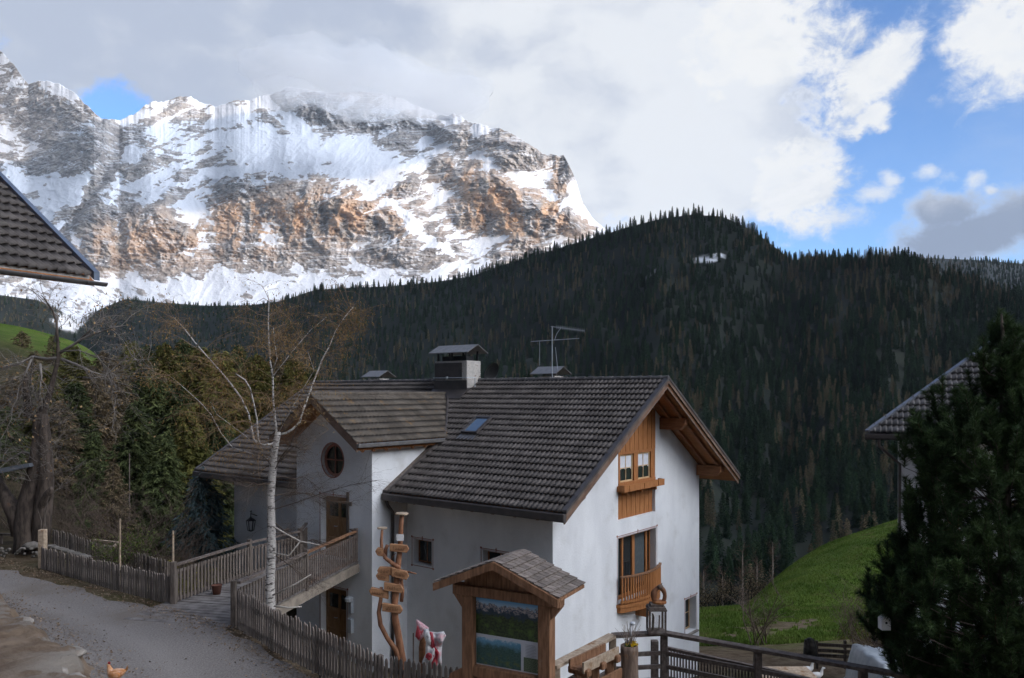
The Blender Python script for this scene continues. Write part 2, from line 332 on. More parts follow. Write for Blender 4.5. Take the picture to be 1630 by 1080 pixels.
# ------------------------------------------------------------------ rocky mountain, 3.5-6 km away
sky_pts = [(-500, 60), (-200, 70), (-80, 40), (0, 82), (20, 103), (45, 134), (62, 131), (92, 133), (112, 143), (135, 165), (152, 182), (168, 191), (190, 193), (202, 187), (228, 170), (246, 164), (283, 155), (305, 156), (325, 167), (345, 169), (382, 160), (430, 150), (455, 140), (485, 143), (520, 148), (560, 146), (600, 148), (640, 158), (680, 176), (722, 184), (770, 199), (800, 206), (830, 221), (850, 236), (865, 246), (880, 245), (897, 249), (906, 266), (917, 287), (924, 312), (931, 328), (941, 346), (952, 358), (975, 372), (1050, 400), (1200, 430), (1500, 450), (1700, 460)]
def build_mountain():
    nu, nv = 1250, 420
    px1 = np.concatenate([np.linspace(-500, -40, 150, endpoint=False), np.linspace(-40, 1010, 1000, endpoint=False), np.linspace(1010, 1700, 100)])
    sk = np.interp(px1, [p[0] for p in sky_pts], [p[1] for p in sky_pts])
    jit = (fbm(px1 / 22, px1 * 0, 5, 5, 0.6) - 0.5) * 13 * np.interp(px1, [400, 470, 640, 700], [1, .6, .6, 1]); sk_raw = sk
    for _ in range(60): sk = np.concatenate([sk[:1], (sk[:-2] + sk[1:-1] * 2 + sk[2:]) / 4, sk[-1:]])
    jit = jit + sk_raw - sk
    base = np.interp(px1, [-500, 0, 300, 700, 1000, 1700], [545, 540, 520, 500, 490, 500])
    v = np.linspace(0, 1, nv)[:, None]
    px = np.repeat(px1[None, :], nv, 0); py = base[None, :] + (sk - base)[None, :] * v + jit[None, :] * v ** 7
    wx = px + (fbm(px / 60, py / 60, 4, 11) - 0.5) * 55; wy = py + (fbm(px / 60, py / 60, 4, 12) - 0.5) * 42
    C = 0
    for a in [(225, 380, 100, 45, 0, 1.1), (165, 350, 50, 60, 10, .7), (385, 330, 62, 62, 0, 1.15), (390, 275, 60, 20, 0, .5), (520, 345, 110, 50, 0, 1.2), (620, 350, 60, 40, 20, 1.0), (782, 335, 52, 52, 0, 1.25), (868, 352, 62, 30, 12, 1.2), (893, 285, 22, 48, -12, 1.15), (820, 268, 40, 18, 25, .8),
              (600, 190, 85, 22, 12, 1.1), (505, 182, 60, 24, 0, .95), (735, 222, 90, 17, 17, .95), (830, 250, 50, 18, 25, .9), (700, 262, 52, 18, 25, .7), (650, 240, 45, 20, 20, .6),
              (55, 160, 70, 30, 35, .75), (110, 225, 60, 50, 20, .55), (40, 270, 40, 40, 0, .6), (300, 190, 45, 30, 0, .35), (290, 300, 40, 30, 0, .55), (400, 400, 90, 28, 5, .8), (620, 405, 80, 22, 15, .65), (700, 395, 40, 30, 0, .6), (640, 300, 45, 24, 0, .8), (725, 285, 30, 26, 0, .8), (830, 392, 90, 22, 12, .7), (215, 250, 30, 50, 20, .3), (455, 215, 20, 16, 0, .5)]:
        C = np.maximum(C, a[5] * gb(wx, wy, *a[:5], pw=3.0))
    # dark gully from the notch
    gx = np.interp(py, [185, 240, 290, 330, 380, 430], [188, 176, 158, 135, 105, 80])
    gully = np.exp(-((wx - gx) / 11) ** 2) * sst(py, 190, 225) * sst(-py, -420, -385)
    S = 0
    for a in [(430, 235, 62, 38, 0, .9), (545, 250, 75, 30, 8, .85), (95, 300, 58, 22, 0, .9), (350, 200, 50, 24, 0, .4), (848, 296, 62, 10, 27, .9), (935, 345, 50, 9, 33, .8), (790, 262, 50, 8, 25, .6), (590, 300, 40, 12, 35, .6), (655, 355, 75, 9, 48, 1.3), (700, 400, 20, 14, 40, 1.0), (770, 400, 40, 22, 0, .8), (300, 335, 26, 10, 0, .6),
              (340, 455, 160, 12, 0, .8), (180, 452, 70, 12, 0, .8), (560, 447, 120, 10, -8, .6), (700, 440, 110, 17, -5, .8), (900, 400, 60, 10, 20, .4)]:
        S = np.maximum(S, a[5] * gb(wx, wy, *a[:5], pw=3.0))
    S = np.maximum(S, 0.25 * sst(py + (fbm(px / 30, py / 20, 3, 3) - .5) * 30, 415, 450))
    dip = py + 0.16 * (px - 400) * np.interp(px, [-500, 150, 300, 1700], [-1.2, -1.0, .25, .25]) + 9 * (fbm(px / 90, py / 90, 3, 8) - .5)
    strata = fbm(px / 70, dip / 6.5, 4, 21, 0.6); fine = fbm(px / 6, dip / 2.4, 4, 31, 0.65); med = fbm(px / 26, py / 26, 5, 41, 0.55); big = fbm(px / 120, py / 90, 3, 44); dg = fbm((px - 1.1 * py) / 75, (py + .55 * px) / 13, 5, 47, .58); dg2 = fbm((px + 1.3 * py) / 60, (py - .8 * px) / 12, 5, 48, .58); diag = np.where(fbm(px / 130, py / 110, 2, 49) > .5, dg, dg2)
    wq = sst(fbm(px / 150, py / 120, 2, 49), .42, .58); diag = dg * wq + dg2 * (1 - wq)
    rock = 0.50 + 0.75 * (C - 0.45) - 0.72 * S + 0.95 * (strata - .5) + 0.55 * (fine - .5) + 1.0 * (med - .5) + 0.6 * (big - .5) + 1.5 * (diag - .5)
    rock = rock + 1.2 * gully + .16 * sst(-py, -330, -200) + .30 * sst(py, 385, 405) * sst(-py, -460, -430)
    ledge = sst(fbm(px / 70, (dip + .35 * px * (wq - .5)) / 7, 4, 131, .55, True), .74, .86); chute = sst(fbm((px + .3 * py) / 17, py / 150, 3, 141, .5, True), .80, .90)
    rock = rock + .10 * sst(py, 290, 330) - .42 * ledge * sst(C, .25, .6) - .22 * chute * sst(C, .2, .5)
    rock = rock + .045; rockm = sst(rock, 0.34, 0.60)
    steep = np.clip(sst(rock, 0.1, 0.9) * 0.7 + 0.3 * sst(C, .3, 1.0), 0, 1)
    # metres of depth gained per photo pixel of height: little on cliffs, much on snow shelves
    k = 2.2 + 9.5 * (1 - steep)
    dpy = (base - sk)[None, :] / (nv - 1)
    Y = 3500 + np.cumsum(k * dpy, 0)
    # smooth the accumulated depth sideways so that columns stay coherent
    Yb = Y.copy()
    def bx(A, r):
        Ap = np.pad(A, ((0, 0), (r + 1, r)), mode='edge'); c = np.cumsum(Ap, 1); return (c[:, 2 * r + 1:] - c[:, :-2 * r - 1]) / (2 * r + 1)
    for r_ in (34, 28, 22): Yb = bx(Yb, r_)
    for _ in range(14): Yb[1:-1] = (Yb[:-2] + 2 * Yb[1:-1] + Yb[2:]) / 4
    rid = fbm((wx + .5 * wy) / 95, wy / 100, 5, 61, 0.5, True); rib = fbm((wx - .5 * wy) / 34, (wy + .3 * wx) / 44, 5, 71, 0.55, True)
    rk = sst(C, .2, .9)
    fk = k.copy()
    for r_ in (4, 3): fk = bx(fk, r_)
    for _ in range(10): fk[1:-1] = (fk[:-2] + 2 * fk[1:-1] + fk[2:]) / 4
    fk = np.clip(3.2 / fk, .22, 1.0); Y = Yb - (190 + 130 * rk) * (.45 + .55 * fk) * (rid - .5) + fk * (- (22 + 130 * rk) * (rib - .5) - (16 + 34 * rockm) * (fbm(px / 10, py / 8, 4, 81, .6, True) - .5) - (10 + 26 * rockm) * (strata - .5) - (30 + 30 * rockm) * (diag - .5) - (8 + 26 * rockm) * (fbm(px / 6, dip / 3, 3, 91, .6) - .5) ) + 110 * gully
    Y = Y + np.interp(px1, [-500, -100, 150, 190, 240, 700, 1000, 1700], [-500, -300, -120, 60, -40, 0, 350, 1500])[None, :]
    X = (px - CX) / F * Y; Z = (HY - py) / F * Y
    V = np.stack([X, Y, Z], -1).reshape(-1, 3)
    orange = np.clip(gb(px, py, 520, 345, 120, 40) + gb(px, py, 782, 330, 50, 45) * 1.2 + gb(px, py, 870, 350, 60, 30) + gb(px, py, 390, 360, 60, 50) * .7 + gb(px, py, 225, 385, 110, 40) * .6 + gb(px, py, 893, 285, 25, 40) * .6 + gb(px, py, 725, 280, 30, 25) * .7, 0, 1)
    orange = orange * sst(fbm(px / 14, py / 30, 4, 95), 0.34, 0.62)
    m = bpy.data.materials.new('limestone_and_snow'); m.use_nodes = True; g = G(m.node_tree); b = m.node_tree.nodes['Principled BSDF']
    oc = g.new('ShaderNodeTexCoord').outputs['Object']
    att = lambda n: g.new('ShaderNodeAttribute', attribute_name=n).outputs['Fac']
    nz = g.noise(g.vm('MULTIPLY', oc, (1, .6, 2.5)), 0.03, 6, 0.7)
    rc = g.mix(g.ss(g.noise(g.vm('MULTIPLY', oc, (1, 1, 0.28)), 0.014, 9, 0.7), 0.36, 0.64), (0.175, 0.162, 0.158), (0.385, 0.345, 0.31)); rc = g.mix(g.ss(g.noise(g.vm('MULTIPLY', oc, (.35, .35, 3.0)), 0.009, 6, 0.6), 0.50, 0.62), rc, (0.20, 0.18, 0.17))
    rc = g.mix(g.math('MULTIPLY', att('orange'), 0.95), rc, (0.55, 0.36, 0.225))
    snowf = g.ss(g.math('ADD', g.math('SUBTRACT', 1.0, att('rock')), g.math('MULTIPLY', g.math('SUBTRACT', nz, 0.5), 0.8)), 0.26, 0.74)
    lg = g.ss(g.noise(g.vm('MULTIPLY', oc, (.30, .30, 3.2)), 0.020, 8, 0.62, 0.6), 0.535, 0.60); lg = g.math('MULTIPLY', lg, g.math('SUBTRACT', 0.62, g.math('MULTIPLY', att('orange'), 0.48))); lg2 = g.math('MULTIPLY', g.ss(g.noise(g.vm('MULTIPLY', oc, (1.2, 1, 1.0)), 0.045, 8, 0.7), 0.56, 0.66), g.math('SUBTRACT', 0.55, g.math('MULTIPLY', att('orange'), 0.5)))
    snowf = g.math('MAXIMUM', snowf, g.math('MAXIMUM', lg, lg2))
    g.put(b.inputs['Base Color'], g.mix(snowf, rc, (0.74, 0.77, 0.83))); b.inputs['Roughness'].default_value = 0.9; b.inputs['Specular IOR Level'].default_value = 0.1
    bn = g.new('ShaderNodeBump'); bn.inputs['Strength'].default_value = 0.45; bn.inputs['Distance'].default_value = 9
    g.put(bn.inputs['Height'], g.noise(g.vm('MULTIPLY', oc, (1, 1, 1.6)), 0.035, 8, 0.68)); g.l.new(bn.outputs[0], b.inputs['Normal'])
    # back slope of the mountain, falling away behind the crest
    n = len(V); back = V.reshape(nv, nu, 3)[-1].copy(); rows = [V.reshape(nv, nu, 3)]
    for dy, fz in ((300, .93), (1200, .6), (2600, .1)):
        bb = back.copy(); bb[:, 1] += dy; bb[:, 0] *= (back[:, 1] + dy) / back[:, 1]; bb[:, 2] *= fz; rows.append(bb[None])
    VV = np.concatenate(rows, 0); nv2 = nv + 3
    ext = lambda A: np.concatenate([A, np.repeat(A[-1:], 3, 0)], 0)
    o = npmesh('mountain', VV.reshape(-1, 3), gridfaces(nu, nv2), m, True, {'rock': ext(rockm), 'orange': ext(orange)})
    props(o, 'snow-streaked pale rock mountain with orange cliffs behind the forest', 'mountain', kind='structure')
build_mountain()

# ------------------------------------------------------------------ wooded slope across the valley
hs_px = [-900, -400, -100, 0, 60, 100, 125, 160, 200, 260, 330, 400, 450, 500, 560, 620, 700, 750, 800, 850, 900, 950, 1000, 1050, 1100, 1150, 1200, 1235, 1260, 1300, 1350, 1400, 1440, 1500, 1560, 1640, 1800, 2300, 3000]
hs_py = [400, 430, 462, 470, 478, 497, 512, 492, 476, 482, 487, 486, 479, 462, 458, 456, 448, 440, 422, 408, 392, 377, 362, 349, 342, 345, 368, 395, 414, 414, 414, 408, 411, 436, 458, 480, 500, 520, 520]
hs_Y = [1900, 2300, 2500, 2500, 2400, 2400, 2400, 2400, 2300, 2200, 2100, 2000, 1950, 1900, 1850, 1800, 1750, 1700, 1650, 1600, 1550, 1500, 1450, 1420, 1400, 1380, 1340, 1300, 1250, 1200, 1150, 1100, 1100, 1100, 1050, 1000, 1000, 1000, 1000]
def hs_top(px): return np.interp(px, hs_px, hs_py), np.interp(px, hs_px, hs_Y)
def hill_pt(px, t):                                  # t: 0 valley floor .. 1 crest
    cpy, cY = hs_top(px); Yb = 385.0; pyb = 985.0
    tt = t
    Y = Yb + (cY - Yb) * tt ** 1.15; q = tt ** 0.85
    py = pyb + (cpy - pyb) * q
    Z = (HY - py) / F * Y + (fbm(px / 70, Y / 260, 4, 101) - .5) * 60 * np.sin(np.clip(t, 0, 1) * math.pi) * np.clip(Y / 900, .3, 1.5)
    return (px - CX) / F * Y, Y, Z
def build_hill():
    nu, nv = 420, 150
    px1 = np.linspace(-900, 3000, nu); t = np.linspace(0, 1, nv)[:, None]
    px = np.repeat(px1[None], nv, 0); tt = np.repeat(t, nu, 1)
    X, Y, Z = hill_pt(px, tt)
    rows = [np.stack([X, Y, Z], -1)]; last = rows[0][-1]
    for dy, dz in ((120, -30), (500, -260), (900, -420)):
        b = last.copy(); b[:, 1] += dy; b[:, 0] *= b[:, 1] / last[:, 1]; b[:, 2] = np.maximum(b[:, 2] + dz, -130); rows.append(b[None])
    fr = rows[0][0].copy(); fr[:, 2] = -135; fr[:, 1] -= 30; rows.insert(0, fr[None])
    VV = np.concatenate(rows, 0)
    # snow patches in the clearing below the knoll
    PX = VV[..., 0] / VV[..., 1] * F + CX; PY = HY - VV[..., 2] / VV[..., 1] * F
    sn = 0
    for a in [(1122, 413, 20, 5), (1040, 438, 5, 5), (110, 512, 26, 16), (140, 490, 14, 16) , (1142, 406, 8, 4)]: sn = np.maximum(sn, gb(PX, PY, *a, pw=3))
    sn = sn * sst(VV[..., 1], 800, 900)
    m = M_('forest_floor', (0.009, 0.014, 0.010), (0.017, 0.021, 0.013), 0.02, 0.95, 0.0, attr='snow', acol=(0.8, 0.82, 0.86, 1))
    o = npmesh('hillside', VV.reshape(-1, 3), gridfaces(nu, nv + 4), m, True, {'snow': sst(sn + (fbm(PX / 5, PY / 4, 3, 7) - .5) * .5, .35, .55)})
    props(o, 'steep forest floor of the slope across the valley', 'hillside', kind='structure')
    # farther ridge seen at the right
    px1 = np.linspace(1150, 2600, 160); top = np.interp(px1, [1150, 1250, 1280, 1400, 1450, 1500, 1550, 1600, 1640, 1800, 2600], [450, 425, 408, 412, 410, 412, 414, 418, 421, 430, 450])
    rows = []
    for t_ in np.linspace(0, 1, 30):
        Yr = 1700 + 1000 * t_; pyr = 520 + (top - 520) * t_ ** .8; rows.append(np.stack([(px1 - CX) / F * Yr, Yr + 0 * px1, (HY - pyr) / F * Yr], -1))
    last = rows[-1].copy(); last[:, 1] += 700; last[:, 0] *= (2700 + 700) / 2700; last[:, 2] -= 500; rows.append(last)
    o = npmesh('hillside', np.array(rows).reshape(-1, 3), gridfaces(160, 31), M_('far_forest_floor', (0.03, 0.035, 0.03), (0.045, 0.05, 0.045), 0.01), True)
    props(o, 'far wooded ridge line under the cloud bank on the right', 'hillside', kind='structure')
    return top, px1
ridge_top, ridge_px = build_hill()

# ------------------------------------------------------------------ conifers
def cone_tree(h, r, tiers, sp, rnd, slim=1.0, ragged=0.45, bottom=0.06):
    V = []; Fc = []; top = h
    for i in range(tiers):
        a = i / tiers; z1 = h * (bottom + (1 - bottom) * a); z2 = min(h * (bottom + (1 - bottom) * (i + 1.9) / tiers), h)
        rr = r * (1 - a) ** slim * rnd.uniform(.85, 1.12) + 0.02 * h * (1 - a)
        c = len(V); V.append((0, 0, z2)); n = sp * 2; ph = rnd.uniform(0, 6.28)
        for k in range(n):
            q = rr * ((1 - ragged) * rnd.uniform(.75, 1.1) if k % 2 else rnd.uniform(.8, 1.2)); th = ph + 2 * math.pi * k / n
            V.append((q * math.cos(th), q * math.sin(th), z1 - (0.02 * h if k % 2 == 0 else -0.02 * h)))
        for k in range(n): Fc.append((c, c + 1 + k, c + 1 + (k + 1) % n))
    return np.array(V, dtype=np.float32), np.array(Fc, dtype=np.int32)
rt = random.Random(5)
SPR = [cone_tree(1, .165 * q, 12, 7, rt, 0.85, .55) for q in (.85, 1.0, 1.15, 1.3)]
LAR = [cone_tree(1, .15 * q, 11, 6, rt, 0.7, 0.68, 0.12) for q in (.9, 1.1, 1.3)]
def tree_mat(name, c1, c2, c3):
    m = bpy.data.materials.new(name); m.use_nodes = True; g = G(m.node_tree); b = m.node_tree.nodes['Principled BSDF']
    a = g.new('ShaderNodeAttribute', attribute_name='tint').outputs['Fac']
    oc = g.new('ShaderNodeTexCoord').outputs['Object']
    col = g.mix(g.ss(a, 0.0, 1.0), c1, c2); col = g.mix(g.ss(a, 1.5, 2.0), col, c3)
    sc_ = g.new('ShaderNodeVectorMath', operation='SCALE'); g.put(sc_.inputs[0], col); oi = g.new('ShaderNodeObjectInfo').outputs['Random']; g.put(sc_.inputs[3], g.math('ADD', 0.55, g.math('MULTIPLY', oi, 1.1))); g.put(b.inputs['Base Color'], sc_.outputs[0])
    b.inputs['Roughness'].default_value = 0.95; b.inputs['Specular IOR Level'].default_value = 0.05
    return m
FOREST = tree_mat('conifer_foliage', (0.012, 0.030, 0.017), (0.036, 0.060, 0.026), (0.20, 0.145, 0.09))
# houses and near trees hide part of the slope: those trees are left to the mass
def hidden(px, py):
    if 500 < px < 1060 and py > 640: return True
    if px > 1440 and py > 600: return True
    if 1060 < px < 1180 and py > 640 and px < 1115 + max(0, (765 - py)) * .4: return True
    if px < 500 and py > 560: return True
    return False
def scatter():
    rs = np.random.RandomState(3); T = []
    N = 24000
    px = rs.uniform(-420, 2050, N); t = rs.uniform(0, 1, N) ** 0.75
    X, Y, Z = hill_pt(px, t)
    keep = rs.uniform(0, 1, N) < np.clip(Y / 1300, .4, 1.0)
    for i in np.nonzero(keep)[0]: T.append((px[i], X[i], Y[i], Z[i]))
    # dense rows along the crest
    pc = rs.uniform(-420, 2000, 1500); X, Y, Z = hill_pt(pc, 1 - rs.uniform(0, .04, 1500))
    for i in range(1500): T.append((pc[i], X[i], Y[i], Z[i]))
    pr = rs.uniform(1160, 2300, 6500); tr = rs.uniform(0, 1, 6500) ** .6
    tp = np.interp(pr, ridge_px, ridge_top)
    for i in range(6500):
        Yr = 1700 + 1000 * tr[i]; pyr = 520 + (tp[i] - 520) * tr[i] ** .8; T.append((pr[i], (pr[i] - CX) / F * Yr, Yr, (HY - pyr) / F * Yr))
    T = np.array(T); n = len(T)
    py = HY - T[:, 3] / T[:, 2] * F
    larp = fbm(T[:, 0] / 60, T[:, 2] / 90, 3, 200)
    lar = (rs.uniform(0, 1, n) < np.clip((larp - .44) * 2.2 + .05 + .08 * (T[:, 0] > 1250), 0.02, .55))
    lar |= (T[:, 0] < 110) & (rs.uniform(0, 1, n) < .6)
    h = rs.uniform(14, 25, n) * np.interp(T[:, 2], [600, 1200], [1.08, .82]) * np.where(lar, .95, 1) * np.where(rs.uniform(0, 1, n) < .08, 1.2, 1)
    h = np.where(T[:, 0] < 450, h * .8, h)
    # clearing with snow
    clear = np.zeros(n, bool)
    for a in [(1122, 413, 21, 7), (1040, 437, 6, 5), (108, 512, 24, 15), (1100, 396, 8, 10)]:
        clear |= (gb(T[:, 0], py - 3, *a, pw=3) > .45) & (rs.uniform(0, 1, n) < .62) & (T[:, 2] > 800)
    clear |= (np.abs(T[:, 0] - (128 + (py - 480) * -.3)) < 11) & (py > 475) & (py < 505) & (T[:, 2] > 1500)
    T = T[~clear]; lar = lar[~clear]; h = h[~clear]; py = py[~clear]; n = len(T)
    s = h / T[:, 2]; vis = np.array([(-5 < T[i, 0] < 1635) and 300 < py[i] < 900 and not hidden(T[i, 0], py[i]) for i in range(n)])
    order = np.argsort(-s * vis)[:300]; ind = np.zeros(n, bool); ind[order] = True
    tint = np.where(lar, 1.55 + rs.uniform(0, .6, n), rs.uniform(0, 1, n))
    # the nearest three hundred, one by one
    made = {}
    for i in order:
        nm = 'larch_tree' if lar[i] else 'spruce_tree'; j = rs.randint(3)
        if (nm, j) not in made: o = far_conifer(nm, j); made[(nm, j)] = o
        else: o = made[(nm, j)].copy(); COL.objects.link(o)
        o.location = (T[i, 1], T[i, 2], T[i, 3] - 1); wq = h[i] * rs.uniform(1.0, 1.4); o.scale = (wq, wq, h[i]); o.rotation_euler = (0, 0, rs.uniform(0, 6.28))
        if lar[i]: props(o, 'pale brown bare larch among the dark spruces of the far slope', 'larch tree', 'larches on the slope across the valley')
        else: props(o, 'dark green spruce on the shaded slope across the valley', 'spruce tree', 'spruces on the slope across the valley')
    # all the other trees of the slope: one object, its trees set by geometry nodes
    R_ = np.nonzero(~ind)[0]; m = len(R_); me = bpy.data.meshes.new('forest'); me.vertices.add(m); me.vertices.foreach_set('co', np.stack([T[R_, 1], T[R_, 2], T[R_, 3] - 1], 1).astype(np.float32).ravel()); me.update()
    wq = h[R_] * rs.uniform(1.0, 1.5, m)
    for an, av in (('k', np.where(lar[R_], 3, 0) + rs.randint(0, 3, m)), ('rz', rs.uniform(0, 6.28, m)), ('sx', wq), ('sz', h[R_])): a = me.attributes.new(an, 'FLOAT', 'POINT'); a.data.foreach_set('value', np.asarray(av, dtype=np.float32))
    o = bpy.data.objects.new('forest', me); COL.objects.link(o); props(o, 'dense dark conifer forest covering the mountain slope', 'forest', kind='stuff')
    ng = bpy.data.node_groups.new('forest_trees', 'GeometryNodeTree'); ng.interface.new_socket('Geometry', in_out='INPUT', socket_type='NodeSocketGeometry'); ng.interface.new_socket('Geometry', in_out='OUTPUT', socket_type='NodeSocketGeometry')
    N = ng.nodes; L = ng.links; gi = N.new('NodeGroupInput'); go = N.new('NodeGroupOutput'); jn = N.new('GeometryNodeJoinGeometry')
    def attr(a):
        nd = N.new('GeometryNodeInputNamedAttribute'); nd.data_type = 'FLOAT'; nd.inputs['Name'].default_value = a; return nd.outputs[0]
    ro = N.new('ShaderNodeCombineXYZ'); L.new(attr('rz'), ro.inputs[2]); sc_ = N.new('ShaderNodeCombineXYZ'); sx_ = attr('sx'); L.new(sx_, sc_.inputs[0]); L.new(sx_, sc_.inputs[1]); L.new(attr('sz'), sc_.inputs[2]); kk_ = attr('k')
    for q in range(6):
        key = ('larch_tree' if q > 2 else 'spruce_tree', q % 3); src = made.get(key) or list(made.values())[0]
        oi = N.new('GeometryNodeObjectInfo'); oi.inputs['Object'].default_value = src; oi.transform_space = 'ORIGINAL'
        cmp_ = N.new('FunctionNodeCompare'); cmp_.data_type = 'FLOAT'; cmp_.operation = 'EQUAL'; L.new(kk_, cmp_.inputs[0]); cmp_.inputs[1].default_value = q; cmp_.inputs['Epsilon'].default_value = .1
        ip = N.new('GeometryNodeInstanceOnPoints'); L.new(gi.outputs[0], ip.inputs['Points']); L.new(cmp_.outputs[0], ip.inputs['Selection']); L.new(oi.outputs['Geometry'], ip.inputs['Instance']); L.new(ro.outputs[0], ip.inputs['Rotation']); L.new(sc_.outputs[0], ip.inputs['Scale']); L.new(ip.outputs[0], jn.inputs[0])
    L.new(jn.outputs[0], go.inputs[0]); md = o.modifiers.new('trees', 'NODES'); md.node_group = ng
def far_conifer(nm, j):                              # unit-height crown of drooping boughs
    rs = np.random.RandomState(60 + j + (10 if nm[0] == 'l' else 0)); lar_ = nm[0] == 'l'; r = (.115 if lar_ else .15) * (1, 1.15, .9)[j]; V = []; T = []
    nb = 90 if lar_ else 130
    for b in range(nb):
        q = (b + rs.uniform()) / nb; z = .05 + .95 * q; L = r * (1 - q) ** (.65 if lar_ else .8) * rs.uniform(.6, 1.2) + .008; az = b * 2.399; d = np.array([math.cos(az), math.sin(az), 0]); n = int(6 + 20 * L / r) if lar_ else int(8 + 26 * L / r)
        s = rs.uniform(.1, 1, n); C = d * (L * s)[:, None] + np.array([-d[1], d[0], 0]) * (rs.uniform(-1, 1, n) * .35 * L * (1.15 - s))[:, None]; C[:, 2] = z - .42 * L * s ** 1.4
        dr = d * rs.uniform(.2, 1, n)[:, None] + rs.normal(0, .4, (n, 3)) + np.array([0, 0, -.7]); dr /= np.linalg.norm(dr, axis=1)[:, None]; W = np.cross(dr, rs.normal(0, 1, (n, 3))); W /= np.linalg.norm(W, axis=1)[:, None]; sz = .030 * rs.uniform(.6, 1.4, (n, 1)) * (.8 if lar_ else 1)
        V.append(np.stack([C - W * sz * .3, C + W * sz * .3, C + dr * sz], 1).reshape(-1, 3)); T.append(np.repeat((1.55 + .5 * rs.uniform(0, 1, n)) if lar_ else rs.uniform(0, 1, n), 3))
    V.append(np.array([(-.006, 0, 0), (.006, 0, 0), (0, 0, 1), (0, -.006, 0), (0, .006, 0), (0, 0, 1)])); T.append(np.full(6, 1.6 if lar_ else .5))
    V = np.concatenate(V); return npmesh(nm, V, np.arange(len(V)).reshape(-1, 3), FOREST, False, {'tint': np.concatenate(T)})
scatter()

# ------------------------------------------------------------------ ground sheet from the camera's bank to the valley floor
EDGE_X = [-80, -24, -15, -8.94, -6.63, -2.18, -0.97, 0.2, 1.8, 2.9, 5.8, 9, 30, 80]
EDGE_Y = [60, 33, 25.2, 20.8, 18.9, 13.7, 12.3, 12.2, 14.2, 14.4, 12.5, 10.5, 4, -10]
tb_px = [-1500, -400, 0, 100, 170, 250, 400, 600, 900, 1113, 1200, 1240, 1300, 1360, 1420, 1500, 1600, 2000, 3500]
tb_Y = [30, 40, 60, 72, 82, 95, 110, 118, 135, 160, 200, 260, 400, 700]
tb = [[0, -3, -5.5, -6.2, -6.8, -7.8, -9.2, -10, -10.8, -11.6, -11.6, -11.5, -11.4, -11.3, -11.2, -11, -10.5, -9, -6],
      [2, -2, -6, -6.8, -8, -9.5, -10.5, -11.5, -12.5, -13.2, -13.1, -13.0, -12.8, -12.6, -12.4, -12, -11.5, -9, -6],
      [4, 2, -4, -6, -9, -13, -16, -16, -16.5, -16.5, -16.0, -16.0, -16.2, -16.2, -16.1, -15.5, -14.5, -11, -6],
      [6, 4, -2, -4.5, -8, -15, -20, -20, -21, -22, -21.3, -21.6, -21.6, -21.4, -21, -19, -16, -12, -6],
      [8, 7, 0, -3, -7, -16, -24, -25, -27, -26, -21.9, -20.9, -20.4, -19.6, -19.0, -17, -15, -12, -6],
      [10, 9, 3, -1, -4, -16, -30, -32, -34, -33, -24.3, -22.0, -20.2, -18.6, -17.6, -16, -14.5, -12, -6],
      [12, 11, 6, 2, 0, -17, -38, -40, -42, -42, -29.5, -24.9, -21.7, -19.4, -17.9, -16.5, -15, -12, -6],
      [12, 12, 8, 4, 2, -18, -42, -45, -48, -50, -37, -29, -24, -22, -19.6, -18.5, -17, -14, -8],
      [14, 14, 11, 8, 5, -16, -50, -55, -60, -62, -54, -48, -40, -34, -30, -28, -26, -20, -12],
      [16, 16, 14, 11, 9, -13, -55, -62, -70, -72, -66, -62, -56, -52, -50, -46, -40, -30, -20],
      [20, 19, 17, 13, 10, -20, -65, -75, -85, -88, -86, -84, -80, -78, -76, -70, -60, -40, -26],
      [10, 10, 5, 0, -10, -50, -85, -92, -98, -100, -100, -100, -98, -97, -96, -90, -80, -60, -40],
      [-40, -50, -70, -90, -100, -110, -112, -112, -112, -112, -112, -112, -112, -112, -112, -112, -112, -100, -60],
      [-100, -112, -130, -150, -160, -165, -170, -170, -170, -170, -170, -170, -170, -170, -170, -170, -170, -150, -100]]
_dpx = np.concatenate([np.linspace(-1500, -50, 60, endpoint=False), np.linspace(-50, 1700, 220, endpoint=False), np.linspace(1700, 3500, 60)])
_dY = np.concatenate([np.linspace(30, 150, 160, endpoint=False), np.linspace(150, 700, 100)])
_tmp = np.array([np.interp(_dpx, tb_px, r) for r in tb]); _D = np.array([np.interp(_dY, tb_Y, _tmp[:, j]) for j in range(len(_dpx))]).T
for _ in range(30):
    _D[1:-1] = (_D[:-2] + 2 * _D[1:-1] + _D[2:]) / 4; _D[:, 1:-1] = (_D[:, :-2] + 2 * _D[:, 1:-1] + _D[:, 2:]) / 4
def far_z(px, Y):
    px = np.clip(px, -1499, 3499); Y = np.clip(Y, 30, 699)
    j = np.clip(np.searchsorted(_dpx, px) - 1, 0, len(_dpx) - 2); i = np.clip(np.searchsorted(_dY, Y) - 1, 0, len(_dY) - 2)
    fx = (px - _dpx[j]) / (_dpx[j + 1] - _dpx[j]); fy = (Y - _dY[i]) / (_dY[i + 1] - _dY[i])
    return (_D[i, j] * (1 - fx) + _D[i, j + 1] * fx) * (1 - fy) + (_D[i + 1, j] * (1 - fx) + _D[i + 1, j + 1] * fx) * fy
ROADZ = -5.62
